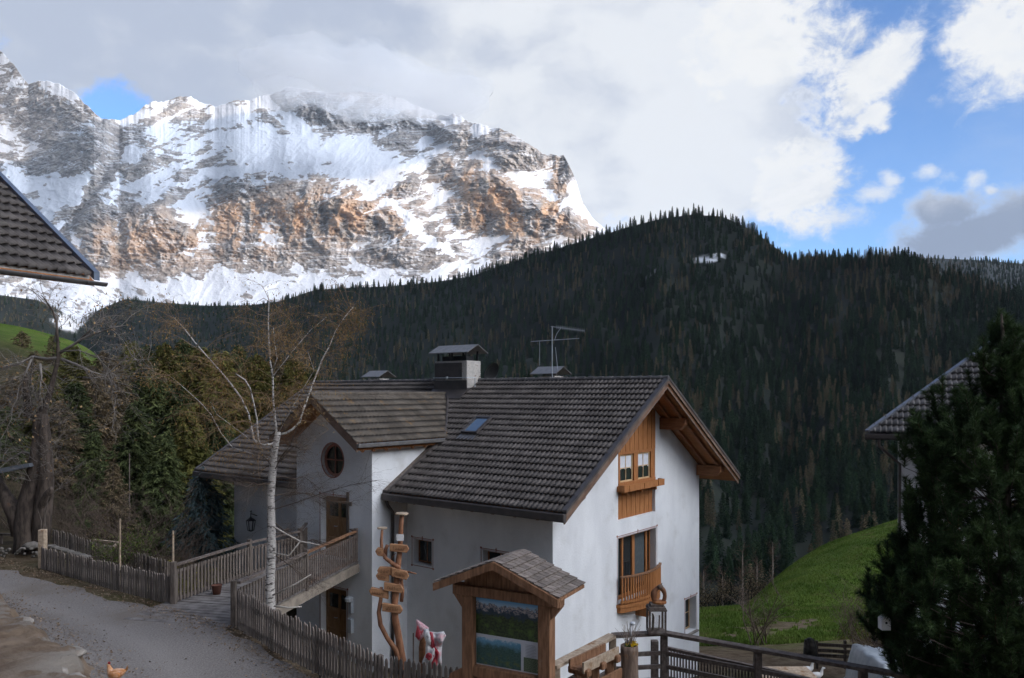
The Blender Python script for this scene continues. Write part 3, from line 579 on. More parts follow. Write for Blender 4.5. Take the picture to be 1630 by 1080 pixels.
def ground_z(X, Y):
    X = np.asarray(X, float); Y = np.asarray(Y, float)
    ye = np.interp(X, EDGE_X, EDGE_Y); d = (Y - ye) * 0.78
    zh = np.interp(X, [-30, -14, -10, -6, 0, 7, 16, 30], [-5.8, -6.4, -7.6, -8.9, -10.0, -11.0, -11.0, -10]) - np.clip(Y - 30, 0, 40) * 0.12
    width = np.interp(X, [-30, -15, -6, 0, 8], [6, 4.5, 4.0, 4.0, 4.5])
    zn = ROADZ + (zh - ROADZ) * sst(d, 0.25, width)
    # shoulder of the hill the camera's house stands on, behind the viewer
    zn = zn + np.clip(-Y - 2, 0, 400) * 0.16
    zf = far_z(CX + F * X / np.maximum(Y, 1), Y)
    q = sst(Y, 31, 43)
    z = zn * (1 - q) + zf * q
    return z + (fbm(X / 7, Y / 7, 4, 301) - .5) * 0.35 * sst(d, .3, 5) + (fbm(X / 1.1, Y / 1.1, 3, 302) - .5) * .07 * sst(d, 0, .6)
def build_ground():
    def sp(lo, hi, n, c, wd): 
        u = np.linspace(math.asinh((lo - c) / wd), math.asinh((hi - c) / wd), n); return c + wd * np.sinh(u)
    xs = sp(-900, 900, 460, 0, 14); ys = np.concatenate([sp(-900, 24, 130, 24, 10)[:-1], np.linspace(24, 160, 340), np.geomspace(161, 700, 70)])
    X, Y = np.meshgrid(xs, ys); Z = ground_z(X, Y)
    px = CX + F * X / np.maximum(Y, 1); py = HY - F * Z / np.maximum(Y, 1)
    soil = np.maximum(sst(gb(px, py, 1235, 1000, 78, 13, -8, 2) + (fbm(px / 16, py / 4, 4, 88) - .5) * 1.5, .42, .70) * sst(Y, 40, 44) * (gb(px, py, 1235, 1000, 95, 18, -8, 3) > .3), sst(-Y, -45, -40))
    soil = np.maximum(soil, sst(-(Y - np.interp(X, EDGE_X, EDGE_Y)), -4, -1) * 1.0)
    soil = np.clip(soil + (fbm(X / 3, Y / 3, 4, 77) - .5) * .9 * (soil > .02), 0, 1)
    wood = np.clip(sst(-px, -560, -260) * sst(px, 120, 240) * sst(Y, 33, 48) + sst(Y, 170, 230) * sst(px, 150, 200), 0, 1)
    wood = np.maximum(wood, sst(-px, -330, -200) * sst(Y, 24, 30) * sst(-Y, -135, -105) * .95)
    m = bpy.data.materials.new('meadow_ground'); m.use_nodes = True; g = G(m.node_tree); b = m.node_tree.nodes['Principled BSDF']; oc = g.new('ShaderNodeTexCoord').outputs['Object']
    att = lambda n: g.new('ShaderNodeAttribute', attribute_name=n).outputs['Fac']
    gr = g.mix(g.ss(g.noise(oc, 0.16, 9, 0.7), 0.38, 0.64), (0.055, 0.098, 0.012), (0.105, 0.158, 0.022))
    gr = g.mix(g.ss(g.noise(oc, 0.9, 8, 0.7), 0.48, 0.85), gr, (0.125, 0.125, 0.045))
    gr = g.mix(g.math('MULTIPLY', g.ss(g.noise(g.vm('MULTIPLY', oc, (1, 1, 1)), 0.045, 4, 0.6), 0.5, 0.75), 0.6), gr, (0.075, 0.090, 0.026))
    so_ = g.mix(g.ss(g.noise(oc, 1.3, 9, 0.7), 0.35, 0.65), (0.075, 0.048, 0.028), (0.165, 0.125, 0.085))
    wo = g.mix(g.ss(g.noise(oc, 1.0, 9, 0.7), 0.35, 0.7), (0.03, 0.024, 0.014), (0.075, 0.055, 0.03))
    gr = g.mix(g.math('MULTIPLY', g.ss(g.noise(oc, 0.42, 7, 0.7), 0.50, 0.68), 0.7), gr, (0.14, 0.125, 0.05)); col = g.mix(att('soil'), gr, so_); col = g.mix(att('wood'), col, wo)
    g.put(b.inputs['Base Color'], col); b.inputs['Roughness'].default_value = 0.95; b.inputs['Specular IOR Level'].default_value = 0.1
    bn = g.new('ShaderNodeBump'); bn.inputs['Strength'].default_value = 0.9; bn.inputs['Distance'].default_value = 0.15
    g.put(bn.inputs['Height'], g.noise(oc, 3.5, 9, 0.75)); g.l.new(bn.outputs[0], b.inputs['Normal'])
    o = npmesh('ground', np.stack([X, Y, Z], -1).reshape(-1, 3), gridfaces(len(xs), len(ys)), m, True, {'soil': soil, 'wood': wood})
    props(o, 'green meadow and garden ground falling to the valley', 'ground', kind='structure')
    # valley floor reaching the horizon
    mb = MB(); mb.add([(-8950, -8950, -175), (8950, -8950, -175), (8950, 8950, -175), (-8950, 8950, -175)], [(0, 1, 2, 3)])
    props(mb.build('valley_floor', M_('valley_floor', (0.03, 0.04, 0.02), (0.05, 0.06, 0.03), 0.01)), 'dark valley floor below the slopes', 'valley floor', kind='structure')
build_ground()
def gz(x, y): return float(ground_z(np.array([x]), np.array([y]))[0])

# unseen high ridge added behind the viewer to block the low sun from the village
def shade_ridge():
    s = Vector((sd.x, sd.y, 0)).normalized(); n = Vector((-s.y, s.x, 0)); tan = math.tan(R(SUN_EL)); d = 3000.0; h = 800 + tan * d
    us = np.linspace(-5200, 5200, 200); prof = [(-1900, 0.0), (-1000, .42), (-400, .80), (0, 1.0), (500, .7), (1600, 0.0)]
    rows = []
    for a, q in prof:
        hh = h * q * (1 + .10 * (fbm(us / 900, us * 0 + a, 4, 401) - .5)) * np.clip((5400 - np.abs(us)) / 1500, .0, 1)
        rows.append(np.stack([s.x * (d + a) + n.x * us, s.y * (d + a) + n.y * us, hh - 170], -1))
    o = npmesh('shade_ridge', np.array(rows).reshape(-1, 3), gridfaces(200, len(prof)), M_('ridge_forest', (0.02, 0.03, 0.02), (0.05, 0.05, 0.03), 0.01), True)
    props(o, 'unseen wooded ridge added behind the viewer to block the low sun', 'hill', kind='structure')
shade_ridge()

def grass():
    rs = np.random.RandomState(9); n = 110000; px = rs.uniform(1095, 1480, n); Y = 40 + 74 * rs.uniform(0, 1, n) ** 1.1; X = (px - CX) / F * Y; Z = ground_z(X, Y); d = rs.normal(0, .35, (n, 3)); d[:, 2] = 1; s = rs.uniform(.06, .22, (n, 1)) * np.where(fbm(X / 5, Y / 5, 3, 21)[:, None] > .52, 1.3, .8)
    C = np.stack([X, Y, Z], 1); w = np.stack([rs.uniform(.5, 1, n), rs.uniform(-.5, .5, n), 0 * X], 1) * .05
    qy = HY - F * Z / Y; keep = gb(px, qy, 1235, 1000, 78, 13, -8, 2) + (fbm(px / 16, qy / 4, 4, 88) - .5) * 1.5 < .62
    V = np.stack([C - w, C + w, C + d * s], 1)[keep].reshape(-1, 3); m = int(keep.sum())
    o = npmesh('grass', V, np.arange(3 * m).reshape(-1, 3), M_('grass_blades', (0.058, 0.104, 0.013), (0.115, 0.165, 0.028), .25, .9, attr='tint', c3=(0.14, 0.13, 0.05), s3=.5, trans=.3), False, {'tint': np.repeat(rs.uniform(.65, 1.35, m), 3)})
    props(o, 'short spring grass of the meadow at the right', 'grass', kind='stuff')
grass()
# ================================================================== FARMHOUSE (local x: away from the right gable is negative; y: back; z: camera height = 0)
TH = math.atan2(-0.62, 0.785)
HOUSE_LOC = Vector((1.196, 23.0, 0)); PITCH = 0.62
house = thing('farmhouse', 'white rendered alpine house with brown tiled roof and wooden gable, in the middle', 'house', (1.196, 23.0, -11.5), TH)
def hm(mb, name, mat, parent=house, **k):           # local z is measured from camera height
    mb.v = [(x, y, z + 11.5) for x, y, z in mb.v]; return mb.build(name, mat, parent, **k)
def wall_with_holes(mb, x0, x1, z0, z1, holes, axis, pos, depth, top=None, out=1):
    """plane wall; axis 'y' = facing -y at y=pos (coords along x), axis 'x' = facing +x at x=pos (coords along y).
    top(u) clips the wall top; each hole gets reveals going inwards"""
    us = sorted(set([x0, x1] + [h[0] for h in holes] + [h[1] for h in holes] + ([(x0 + x1) / 2] if top else [])))
    def pt(u, z, dpt=0): return (u, pos + dpt, z) if axis == 'y' else (pos - dpt, u, z)
    for a, b in zip(us[:-1], us[1:]):
        zz = [z0]; hs = sorted([h for h in holes if h[0] <= a + 1e-6 and h[1] >= b - 1e-6], key=lambda h: h[2])
        for h in hs: zz += [h[2], h[3]]
        segs = []; zz.append(None)
        for i in range(0, len(zz), 2): segs.append((zz[i], zz[i + 1]))
        for s0, s1 in segs:
            if s1 is None:
                ta, tb_ = (top(a), top(b)) if top else (z1, z1); mb.add([pt(a, s0), pt(b, s0), pt(b, tb_), pt(a, ta)], [(0, 1, 2, 3)])
            else: mb.add([pt(a, s0), pt(b, s0), pt(b, s1), pt(a, s1)], [(0, 1, 2, 3)])
    for h in holes:
        a, b, c, d = h[:4]; dp = h[4] if len(h) > 4 else depth
        for q in (((a, c), (b, c)), ((b, c), (b, d)), ((b, d), (a, d)), ((a, d), (a, c))):
            (u0, w0), (u1, w1) = q; mb.add([pt(u0, w0), pt(u1, w1), pt(u1, w1, dp), pt(u0, w0, dp)], [(0, 1, 2, 3)])
RZ = 0.42                                            # ridge height
def roof_z(y): return RZ - abs(y - 4.95) * PITCH
WX1, WX0, WY = -6.08, -10.06, -1.577                 # wing
def wroof_z(x): return -0.12 - abs(x + 8.07) * 0.655
G0 = -11.8
mb = MB()
gable_holes = [(3.72, 6.29, -4.26, -1.0 - .0, .13), (3.72, 6.35, -7.0, -4.84, .32), (8.69, 9.62, -9.23, -7.92, .3)]
# the wood panel reaches up to the roof: approximate its top by the lower of the two roof edges
gable_holes[0] = (3.72, 6.29, -4.26, roof_z(3.72) - .42, .13)
wall_with_holes(mb, 0, 9.9, G0, 0, gable_holes, 'x', 0, .3, top=lambda u: roof_z(u) - .24)
front_holes = [(-5.78, -4.92, -5.80, -4.97, .28), (-2.70, -1.60, -5.90, -4.97, .28)]
wall_with_holes(mb, WX1, 0, G0, roof_z(0) - .24, front_holes, 'y', 0, .28)
wall_with_holes(mb, -16.5, WX0, G0, roof_z(0) - .24, [(-12.9, -12.0, -7.75, -5.65, .25)], 'y', 0, .28)
mb.add([(-16.5, 0, G0), (-16.5, 9.9, G0), (-16.5, 9.9, roof_z(9.9) - .24), (-16.5, 4.95, RZ - .24), (-16.5, 0, roof_z(0) - .24)], [(0, 1, 2, 3, 4)])
mb.add([(-16.5, 9.9, G0), (0, 9.9, G0), (0, 9.9, roof_z(9.9) - .24), (-16.5, 9.9, roof_z(9.9) - .24)], [(0, 1, 2, 3)])
hm(mb, 'wall', MT['plaster'])
mb = MB()
RW = 0.566; rc = (-8.07, -2.33)
wing_holes = [(-8.69, -7.36, -5.66, -3.56, .3), (-8.69, -7.36, -8.80, -6.68, .3), (rc[0] - RW, rc[0] + RW, rc[1] - RW, rc[1] + RW, .0)]
wall_with_holes(mb, WX0, WX1, G0, 0, wing_holes, 'y', WY, .3, top=lambda x: wroof_z(x) - .2)
n = 32
for k in range(n):                                   # fill between the round window and its square
    t0, t1 = 2 * math.pi * k / n, 2 * math.pi * (k + 1) / n
    def sq(t): m_ = max(abs(math.cos(t)), abs(math.sin(t))); return (rc[0] + RW * math.cos(t) / m_, WY, rc[1] + RW * math.sin(t) / m_)
    def ci(t, y=WY): return (rc[0] + RW * math.cos(t), y, rc[1] + RW * math.sin(t))
    mb.add([sq(t0), sq(t1), ci(t1), ci(t0)], [(0, 1, 2, 3)]); mb.add([ci(t0), ci(t1), ci(t1, WY + .25), ci(t0, WY + .25)], [(0, 1, 2, 3)])
for x in (WX1, WX0): mb.add([(x, WY, G0), (x, 4, G0), (x, 4, wroof_z(WX1) - .2), (x, WY, wroof_z(WX1) - .2)], [(0, 1, 2, 3) if x == WX1 else (3, 2, 1, 0)])
hm(mb, 'wing_wall', MT['plaster'])

# ---- tiled roofs: real wavy tiles, course by course
def tiles(origin, u, s, ulen, slen, name, mat, parent, wave=0.172, course=0.345, rise=0.052, lap=0.036, world=False, seed=0, clip=None, ns=8):
    o = np.array(origin, float); u = np.array(u, float); s = np.array(s, float); nrm = np.cross(u, s); nrm /= np.linalg.norm(nrm)
    if nrm[2] < 0: nrm = -nrm
    nu = int(ulen / wave * ns) + 1; U = np.linspace(0, ulen, nu); nc = max(1, int(round(slen / course))); cs_ = slen / nc
    ph = (U / wave) % 1.0; prof = rise * (0.5 + 0.5 * np.sin(2 * np.pi * ph - .9 * np.sin(2 * np.pi * ph))) ** 0.8
    V = []; T = []
    for c in range(nc):
        tile = np.floor(U / (wave * 2)); tn = _lat(tile, np.full_like(tile, c), 71 + seed); tn2 = _lat(tile, np.full_like(tile, c), 72 + seed)
        for k, (q, hgt) in enumerate(((0.0, 0.0), (0.0, lap + .012), (.5, lap * .6), (1.04, 0.004))):
            S = c * cs_ + q * cs_; jig = (tn2 - .5) * .012 if k in (1, 2) else 0
            V.append(o + U[:, None] * u + (S + jig * (k == 1) * 1.5 + 0 * U)[:, None] * s + (prof + hgt + jig * .5)[:, None] * nrm); T.append(0.82 + 0.36 * tn)
    V = np.array(V); T = np.array(T); nr = len(V); Fc = gridfaces(nu, nr)
    if clip is not None:
        cen = V.reshape(-1, 3)[Fc].mean(1); keep = clip(cen); Fc = Fc[keep]
    V = V.reshape(-1, 3)
    if world:
        M = MINV[parent.name]; A = np.array(M); V = V @ A[:3, :3].T + A[:3, 3]
    return npmesh(name, V, Fc, mat, True, {'tint': T.ravel()}, parent)
cosp = 1 / math.sqrt(1 + PITCH ** 2); sv = np.array([0, cosp, PITCH * cosp]); XL = -17.7; XR = 1.22; EO = 1.086
e0 = np.array([XL, -EO, roof_z(-EO) + 11.5 + 0.0])
SL = (4.95 + EO) / cosp
# the main slope stops where the wing roof and the wing body stand
def clip_main(c):
    x, y, z = c[:, 0], c[:, 1], c[:, 2] - 11.5
    inwing = (x > WX0) & (x < WX1) & (y < 1.3)
    under = (x > -10.36) & (x < -5.8) & (z < (-0.12 - np.abs(x + 8.07) * .655) - .02) & (y < 4.0)
    return ~(inwing | under)
front = tiles(e0, (1, 0, 0), sv, XR - XL - .06, SL, 'roof', MT['tile'], house, clip=clip_main)
tiles(np.array([XL, 9.9 + EO, roof_z(-EO) + 11.5]), (1, 0, 0), np.array([0, -cosp, PITCH * cosp]), XR - XL - .06, SL, 'rear_roof', MT['tile'], house, seed=4, ns=4)
wp = 0.655; wc = 1 / math.sqrt(1 + wp * wp)
def wing_clip(c): return (c[:, 2] - 11.5) > (RZ - np.abs(c[:, 1] - 4.95) * PITCH) - .06
for sgn, sd_ in ((1, 1), (-1, 2)):
    xe = -8.07 + sgn * 2.31
    tiles(np.array([xe, -2.5, wroof_z(xe) + 11.5]), (0, 1, 0), np.array([-sgn * wc, 0, wp * wc]), 6.9, 2.31 / wc, 'wing_roof', MT['tile_moss'], house, wave=0.17, rise=.072, lap=.010, clip=wing_clip, seed=sd_)
# ridge caps
rr = random.Random(9)
mb = MB(); x = XL
while x < XR - .1: mb.tube([(x, 4.95, RZ + .02), (min(x + .42, XR), 4.95, RZ + .035)], [.085, .10], 8); x += .38
hm(mb, 'ridge_tiles', MT['tile_grey'], smooth=False)
mb = MB(); y = -2.52
while y < 4.0: mb.tube([(-8.07, y, -.09), (-8.07, y + .42, -.075)], [.095, .085], 8); y += .37
hm(mb, 'wing_ridge_tiles', MT['tile_moss'])
# roof body below the tiles: boarded underside
def slab(mb, pts, th):                               # pts CCW from above, thickness downwards
    mb.prism([(p[0], p[1], p[2] - th) for p in pts], (0, 0, th - .03))
mb = MB()
for sg in (-1, 1):
    ye = 4.95 + sg * (4.95 + EO - .05); a = [(XL + .05, ye, roof_z(ye)), (XR - .05, ye, roof_z(ye)), (XR - .05, 4.95, RZ), (XL + .05, 4.95, RZ)]
    if sg > 0: slab(mb, a[::-1], .22)
    else:
        for q0, q1, yy in ((XL + .05, WX0 - .02, ye), (WX1 + .02, XR - .05, ye), (WX0 - .02, WX1 + .02, 1.5)):
            slab(mb, [(q0, yy, roof_z(yy)), (q1, yy, roof_z(yy)), (q1, 4.95, RZ), (q0, 4.95, RZ)], .22)
hm(mb, 'soffit', MT['wood_soffit'])
# barge boards on both gable ends: two stepped boards and a sheet-metal edge
for xg, dr in ((XR, 1), (XL, -1)):
    mb = MB(); mt = MB()
    for sg in (-1, 1):
        ye = 4.95 + sg * (4.95 + EO)
        for off, dx, hgt, top_ in ((0.0, 0.00, .15, -.0), (0.0, -.05, .17, -.15)):
            a = Vector((xg + dr * dx, ye, roof_z(ye) + top_ - hgt / 2 + .02)); b = Vector((xg + dr * dx, 4.95, RZ + top_ - hgt / 2 + .02))
            mb.prism([(a.x, a.y, a.z - hgt / 2), (b.x, b.y, b.z - hgt / 2), (b.x, b.y, b.z + hgt / 2), (a.x, a.y, a.z + hgt / 2)], (-dr * .05, 0, 0))
        a = Vector((xg + dr * .02, ye - sg * -.02, roof_z(ye) + .055)); b = Vector((xg + dr * .02, 4.95, RZ + .055))
        mt.prism([(a.x, a.y, a.z - .06), (b.x, b.y, b.z - .06), (b.x, b.y, b.z + .035), (a.x, a.y, a.z + .035)], (-dr * .16, 0, 0))
    hm(mb, 'barge_board', MT['fascia']); hm(mt, 'verge_flashing', MT['darkmetal'])
# eaves: fascia + dark gutter, small rafter ends
mb = MB()
for q0, q1 in ((XL + .1, WX0 - .05), (WX1 + .05, XR - .08)): mb.b2((q0, -EO + .02, roof_z(-EO) - .2), (q1, -EO + .06, roof_z(-EO) + .0))
mb.b2((XL + .1, 9.9 + EO - .06, roof_z(-EO) - .2), (XR - .08, 9.9 + EO - .02, roof_z(-EO)))
hm(mb, 'eaves_board', MT['fascia'])
for q0, q1 in ((XL, WX0 - .05), (WX1 + .03, XR)):
    mb = MB(); mb.b2((q0, -EO - .13, roof_z(-EO) - .24), (q1, -EO + .01, roof_z(-EO) - .01)); hm(mb, 'gutter', MT['darkmetal'], bevel=.02)
mb = MB(); xx = WX1 + .5
while xx < 0.9: mb.beam((xx, -EO + .08, roof_z(-EO) - .24), (xx, .05, roof_z(.05) - .30), .10, .14); xx += .82
xx = -16.3
while xx < WX0 - .2: mb.beam((xx, -EO + .08, roof_z(-EO) - .24), (xx, .05, roof_z(.05) - .30), .10, .14); xx += .82
hm(mb, 'rafter_ends', MT['wood_brown'])
# wing eaves
for sg in (-1, 1):
    xe = -8.07 + sg * 2.31; mb = MB(); yend = 1.45
    mb.b2((xe - sg * .02, -2.5, wroof_z(xe) - .13), (xe + sg * .12, yend, wroof_z(xe) + .0)); hm(mb, 'gutter', MT['gutter'], bevel=.015)
    mb = MB(); mb.prism([(xe - sg * .03, -2.42, wroof_z(xe) - .22), (xe - sg * .03, -2.42, wroof_z(xe) - .04), (-8.07, -2.42, -.16), (-8.07, -2.42, -.34)], (0, 5.0, 0)); hm(mb, 'wing_soffit', MT['wood_soffit'])
    mb = MB(); mb.prism([(xe, -2.5, wroof_z(xe) - .26), (xe, -2.5, wroof_z(xe) + .02), (-8.07, -2.5, -.1), (-8.07, -2.5, -.38)], (0, .06, 0)); hm(mb, 'barge_board', MT['fascia'])
    mb = MB()
    for yy in (-2.2, -1.75, -1.2, -.6, 0, .6, 1.2): mb.beam((xe - sg * .02, yy, wroof_z(xe) - .24), (WX1 if sg > 0 else WX0, yy, wroof_z(WX1) - .26), .09, .12)
    hm(mb, 'rafter_ends', MT['wood_brown'])
# flashing strip where the main roof meets the wing's side wall
mb = MB(); a = Vector((WX1 + .13, -EO, roof_z(-EO) + .07)); b = Vector((WX1 + .13, 1.25, roof_z(1.25) + .07)); mb.beam(a, b, .24, .05)
hm(mb, 'wall_flashing', MT['shingle'])
mb = MB(); mb.beam(a + Vector((.14, -.02, .02)), b + Vector((.14, 0, .02)), .05, .10); mb.beam(a + Vector((0, -.03, -.06)), a + Vector((.0, .05, -.06)), .34, .14); hm(mb, 'valley_rim', MT['darkmetal'])
mb = MB(); mb.tube([(-5.79, 1.55, roof_z(1.55) + .08), (-6.4, 2.3, roof_z(2.3) + .08), (-8.0, 4.1, roof_z(4.1) + .09)], .045, 6); hm(mb, 'valley_rim', MT['darkmetal'])
# purlins carrying the gable overhang
for y_, z_, h_ in ((6.75, roof_z(6.75) - .22 - .22, .42), (9.78, roof_z(9.78) - .24 - .22, .42), (.12, roof_z(.12) - .24 - .22, .42), (3.15, roof_z(3.15) - .22 - .22, .42), (4.95, RZ - .5, .42)):
    mb = MB(); mb.prism([(-.1, y_ - .14, z_ - h_ / 2), (.78, y_ - .14, z_ - h_ / 2), (.98, y_ - .14, z_ - .02), (1.02, y_ - .14, z_ + h_ / 2), (-.1, y_ - .14, z_ + h_ / 2)], (0, .28, 0)); hm(mb, 'purlin', MT['wood_brown'], bevel=.01)
mb = MB()
for xo in (.35, .85):
    for sg in (-1, 1):
        ye = 4.95 + sg * 5.2; mb.beam((xo, ye, roof_z(ye) - .27), (xo, 4.95 + sg * .1, RZ - .33), .11, .13)
hm(mb, 'flying_rafters', MT['wood_brown'])

# ---- wooden gable panel with twin windows and flower box
def rz(y): return roof_z(y) - .25
mb = MB(); X0 = -.128
mb.add([(X0, 3.72, -4.26), (X0, 6.29, -4.26), (X0, 6.29, -3.2), (X0, 3.72, -3.2)], [(0, 1, 2, 3)])
nb = 17
for i in range(nb):                                  # vertical boards above and below
    y0 = 3.72 + 2.57 * i / nb; y1 = y0 + 2.57 / nb - .012; dd = (i % 2) * .006
    mb.prism([(-.11 + dd, y0, -4.255), (-.11 + dd, y1, -4.255), (-.11 + dd, y1, -3.1), (-.11 + dd, y0, -3.1)], (-.02, 0, 0))
panel = hm(mb, 'gable_panel', MT['wood_orange'])
mb = MB()                                            # covering of the wall above the opening (panel runs to the rafters)
for i in range(nb):
    y0 = 3.72 + 2.57 * i / nb; y1 = y0 + 2.57 / nb - .012; dd = (i % 2) * .006; zl = roof_z(3.72) - .42
    mb.prism([(.012 + dd, y0, -2.0), (.012 + dd, y1, -2.0), (.012 + dd, y1, rz(y1) - .02), (.012 + dd, y0, rz(y0) - .02)], (-.02, 0, 0))
hm(mb, 'gable_boarding', MT['wood_orange'])
mb = MB()
for y0, y1 in ((3.74, 3.86), (4.78, 5.06), (5.98, 6.27)): mb.b2((-.12, y0, -3.1), (.0, y1, -2.0))
mb.b2((-.12, 3.74, -2.1), (.004, 6.27, -1.98)); mb.b2((-.12, 3.74, -3.12), (.03, 6.27, -3.02))
hm(mb, 'window_surround', MT['wood_orange'], bevel=.006)
def window(mbn, y0, y1, z0, z1, x, axis='x', bars=(1, 1), curtain=True, fr=.05, light=True, name='window', parent=house):
    """sash frame + glass + curtain; axis x: plane facing +x, axis y: facing -y"""
    def q(u, z, d): return (x - d, u, z) if axis == 'x' else (u, x + d, z)
    def bx(mb, u0, u1, w0, w1, d0, d1):
        p0 = q(u0, w0, d0); p1 = q(u1, w1, d1); mb.b2([min(p0[i], p1[i]) for i in range(3)], [max(p0[i], p1[i]) for i in range(3)])
    f = MB(); bx(f, y0, y0 + fr, z0, z1, 0, .05); bx(f, y1 - fr, y1, z0, z1, 0, .05); bx(f, y0 + fr, y1 - fr, z0, z0 + fr, .002, .05); bx(f, y0 + fr, y1 - fr, z1 - fr, z1, .002, .05)
    for i in range(bars[0]):
        u = y0 + (y1 - y0) * (i + 1) / (bars[0] + 1); bx(f, u - .014, u + .014, z0 + fr, z1 - fr, .008, .04)
    for i in range(bars[1]):
        z = z0 + (z1 - z0) * (i + 1) / (bars[1] + 1); bx(f, y0 + fr, y1 - fr, z - .014, z + .014, .012, .038)
    fo = hm(f, name, MT['frame_light'] if light else MT['wood_brown'], parent)
    gl = MB(); bx(gl, y0 + fr * .5, y1 - fr * .5, z0 + fr * .5, z1 - fr * .5, .028, .034); go = hm(gl, 'pane', MT['glass'], fo)
    if curtain:
        c = MB(); zt = z1 - fr; mid = (y0 + y1) / 2
        for sg in (-1, 1):
            ue = y0 + fr if sg < 0 else y1 - fr; pts = []; N_ = 10
            for i in range(N_):
                t = i / (N_ - 1); u = ue + (mid - ue) * t; pts.append((u, .024 + .0 * (i % 2), z0 + fr + (z1 - z0) * (.36 + .10 * math.sin(t * 3.1))))
            for i in range(N_ - 1):
                a, b = pts[i], pts[i + 1]; c.add([q(a[0], zt, a[1]), q(b[0], zt, b[1]), q(b[0], b[2], b[1]), q(a[0], a[2], a[1])], [(0, 1, 2, 3)])
        hm(c, 'curtain', MT['curtain'], fo)
    return fo
window(None, 3.88, 4.76, -3.02, -2.1, -.05)
window(None, 5.08, 5.96, -3.02, -2.1, -.05)
mb = MB(); mb.b2((.02, 3.62, -3.30), (.30, 6.42, -3.26)); mb.b2((.27, 3.62, -3.26), (.30, 6.42, -3.08)); mb.b2((.02, 3.62, -3.26), (.05, 6.42, -3.12))
for y_ in (3.62, 6.39): mb.b2((.05, y_, -3.26), (.27, y_ + .03, -3.08))
for y_ in (3.95, 4.95, 5.95): mb.b2((.30, y_, -3.28), (.32, y_ + .04, -3.10)); mb.b2((.0, y_, -3.42), (.22, y_ + .05, -3.30))
hm(mb, 'flower_box', MT['wood_orange'])
# ---- french window with bowed balcony
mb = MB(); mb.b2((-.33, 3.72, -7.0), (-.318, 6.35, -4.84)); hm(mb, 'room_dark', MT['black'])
fw = MB()
for y0, y1 in ((3.74, 3.82), (4.35, 4.45), (5.05, 5.22), (6.0, 6.12), (6.27, 6.33)): fw.b2((-.30, y0, -7.0), (-.23, y1, -4.86))
fw.b2((-.30, 3.82, -4.95), (-.235, 6.27, -4.86)); fw.b2((-.30, 3.82, -7.0), (-.235, 6.27, -6.86))
fwo = hm(fw, 'balcony_window', MT['wood_orange'])
gl = MB(); gl.b2((-.285, 3.80, -6.9), (-.275, 6.29, -4.9)); hm(gl, 'pane', MT['glass'], fwo)
cu = MB()
for i in range(14): y0 = 5.26 + i * .05; cu.add([(-.27 + .0 * (i % 2), y0, -6.7), (-.27, y0 + .05, -6.7), (-.27, y0 + .05, -4.95), (-.27, y0, -4.95)], [(0, 1, 2, 3)])
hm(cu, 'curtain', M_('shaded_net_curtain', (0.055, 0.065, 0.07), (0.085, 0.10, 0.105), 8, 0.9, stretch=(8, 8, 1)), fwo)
bal = MB()
def bow(t, r=1.0): y = 3.66 + (6.41 - 3.66) * t; return (.06 + r * .40 * math.sin(math.pi * (.04 + .92 * t)) ** .8, y)
N_ = 20
dk = [(0.0, 3.60)] + [bow(i / N_, 1.12) for i in range(N_ + 1)] + [(0.0, 6.47)]
bal.prism([(x, y, -7.02) for x, y in dk], (0, 0, -.10)); balo = hm(bal, 'balcony', MT['wood_orange'])
b2_ = MB(); dk = [(0.0, 3.64)] + [bow(i / N_, 1.02) for i in range(N_ + 1)] + [(0.0, 6.43)]; b2_.prism([(x, y, -7.125) for x, y in dk], (0, 0, -.16)); b2_.b2((-.0, 4.85, -7.62), (.42, 5.2, -7.29)); hm(b2_, 'bracket', MT['wood_orange'], balo, bevel=.01)
hr = MB(); hr2 = MB()
for i in range(N_):
    (xa, ya), (xb, yb) = bow(i / N_), bow((i + 1) / N_); hr.beam((xa, ya, -6.10), (xb, yb, -6.10), .10, .05); hr2.beam((xa, ya, -6.92), (xb, yb, -6.92), .035, .07)
hm(hr, 'handrail', MT['kiosk_wood'], balo); hm(hr2, 'rail', MT['wood_orange'], balo)
bl = MB()
for i in range(25):
    xa, ya = bow((i + .5) / 25); bl.b2((xa - .015, ya - .034, -7.0), (xa + .015, ya + .034, -6.13))
hm(bl, 'balusters', MT['wood_orange'], balo)
for (a, b) in ((3.66, bow(0)), (6.41, bow(1))): pass
# ---- small deep window near the far corner, front windows
window(None, 8.72, 9.6, -9.2, -7.95, -.26, light=True, bars=(0, 1), curtain=False)
wd = window(None, -5.75, -4.95, -5.77, -5.0, .22, 'y', (1, 0), False, light=False)
window(None, -2.67, -1.63, -5.87, -5.0, .22, 'y', (1, 0), False, light=False)
window(None, -12.87, -12.03, -7.72, -5.68, .2, 'y', (0, 2), False, light=False, name='side_door')
# painted borders with corner studs
def border(u0, u1, z0, z1, axis, pos, off=.07, bottom=True, stud=True):
    mb = MB(); w_ = .022
    def bx(a, b, c, d, t=.006):
        if axis == 'y': mb.b2((a, pos - t, c), (b, pos - .001, d))
        else: mb.b2((pos + .001, a, c), (pos + t, b, d))
    a, b, c, d = u0 - off, u1 + off, z0 - off, z1 + off
    bx(a, b, d - w_, d); bx(a, a + w_, c, d - w_); bx(b - w_, b, c, d - w_)
    if bottom: bx(a + w_, b - w_, c, c + w_)
    bx(a + .05, b - .05, d - .055, d - .045)
    if stud:
        for uu in (a, b):
            for zz in ((c, d) if bottom else (d,)): bx(uu - .03, uu + .03 + .01, zz - .03, zz + .03, .009)
        m_ = (a + b) / 2; bx(m_ - .015, m_ + .015, d - .07, d + .06, .008); bx(m_ - .04, m_ + .04, d - .01, d + .015, .0085)
    hm(mb, 'painted_border', MT['trim_red'])
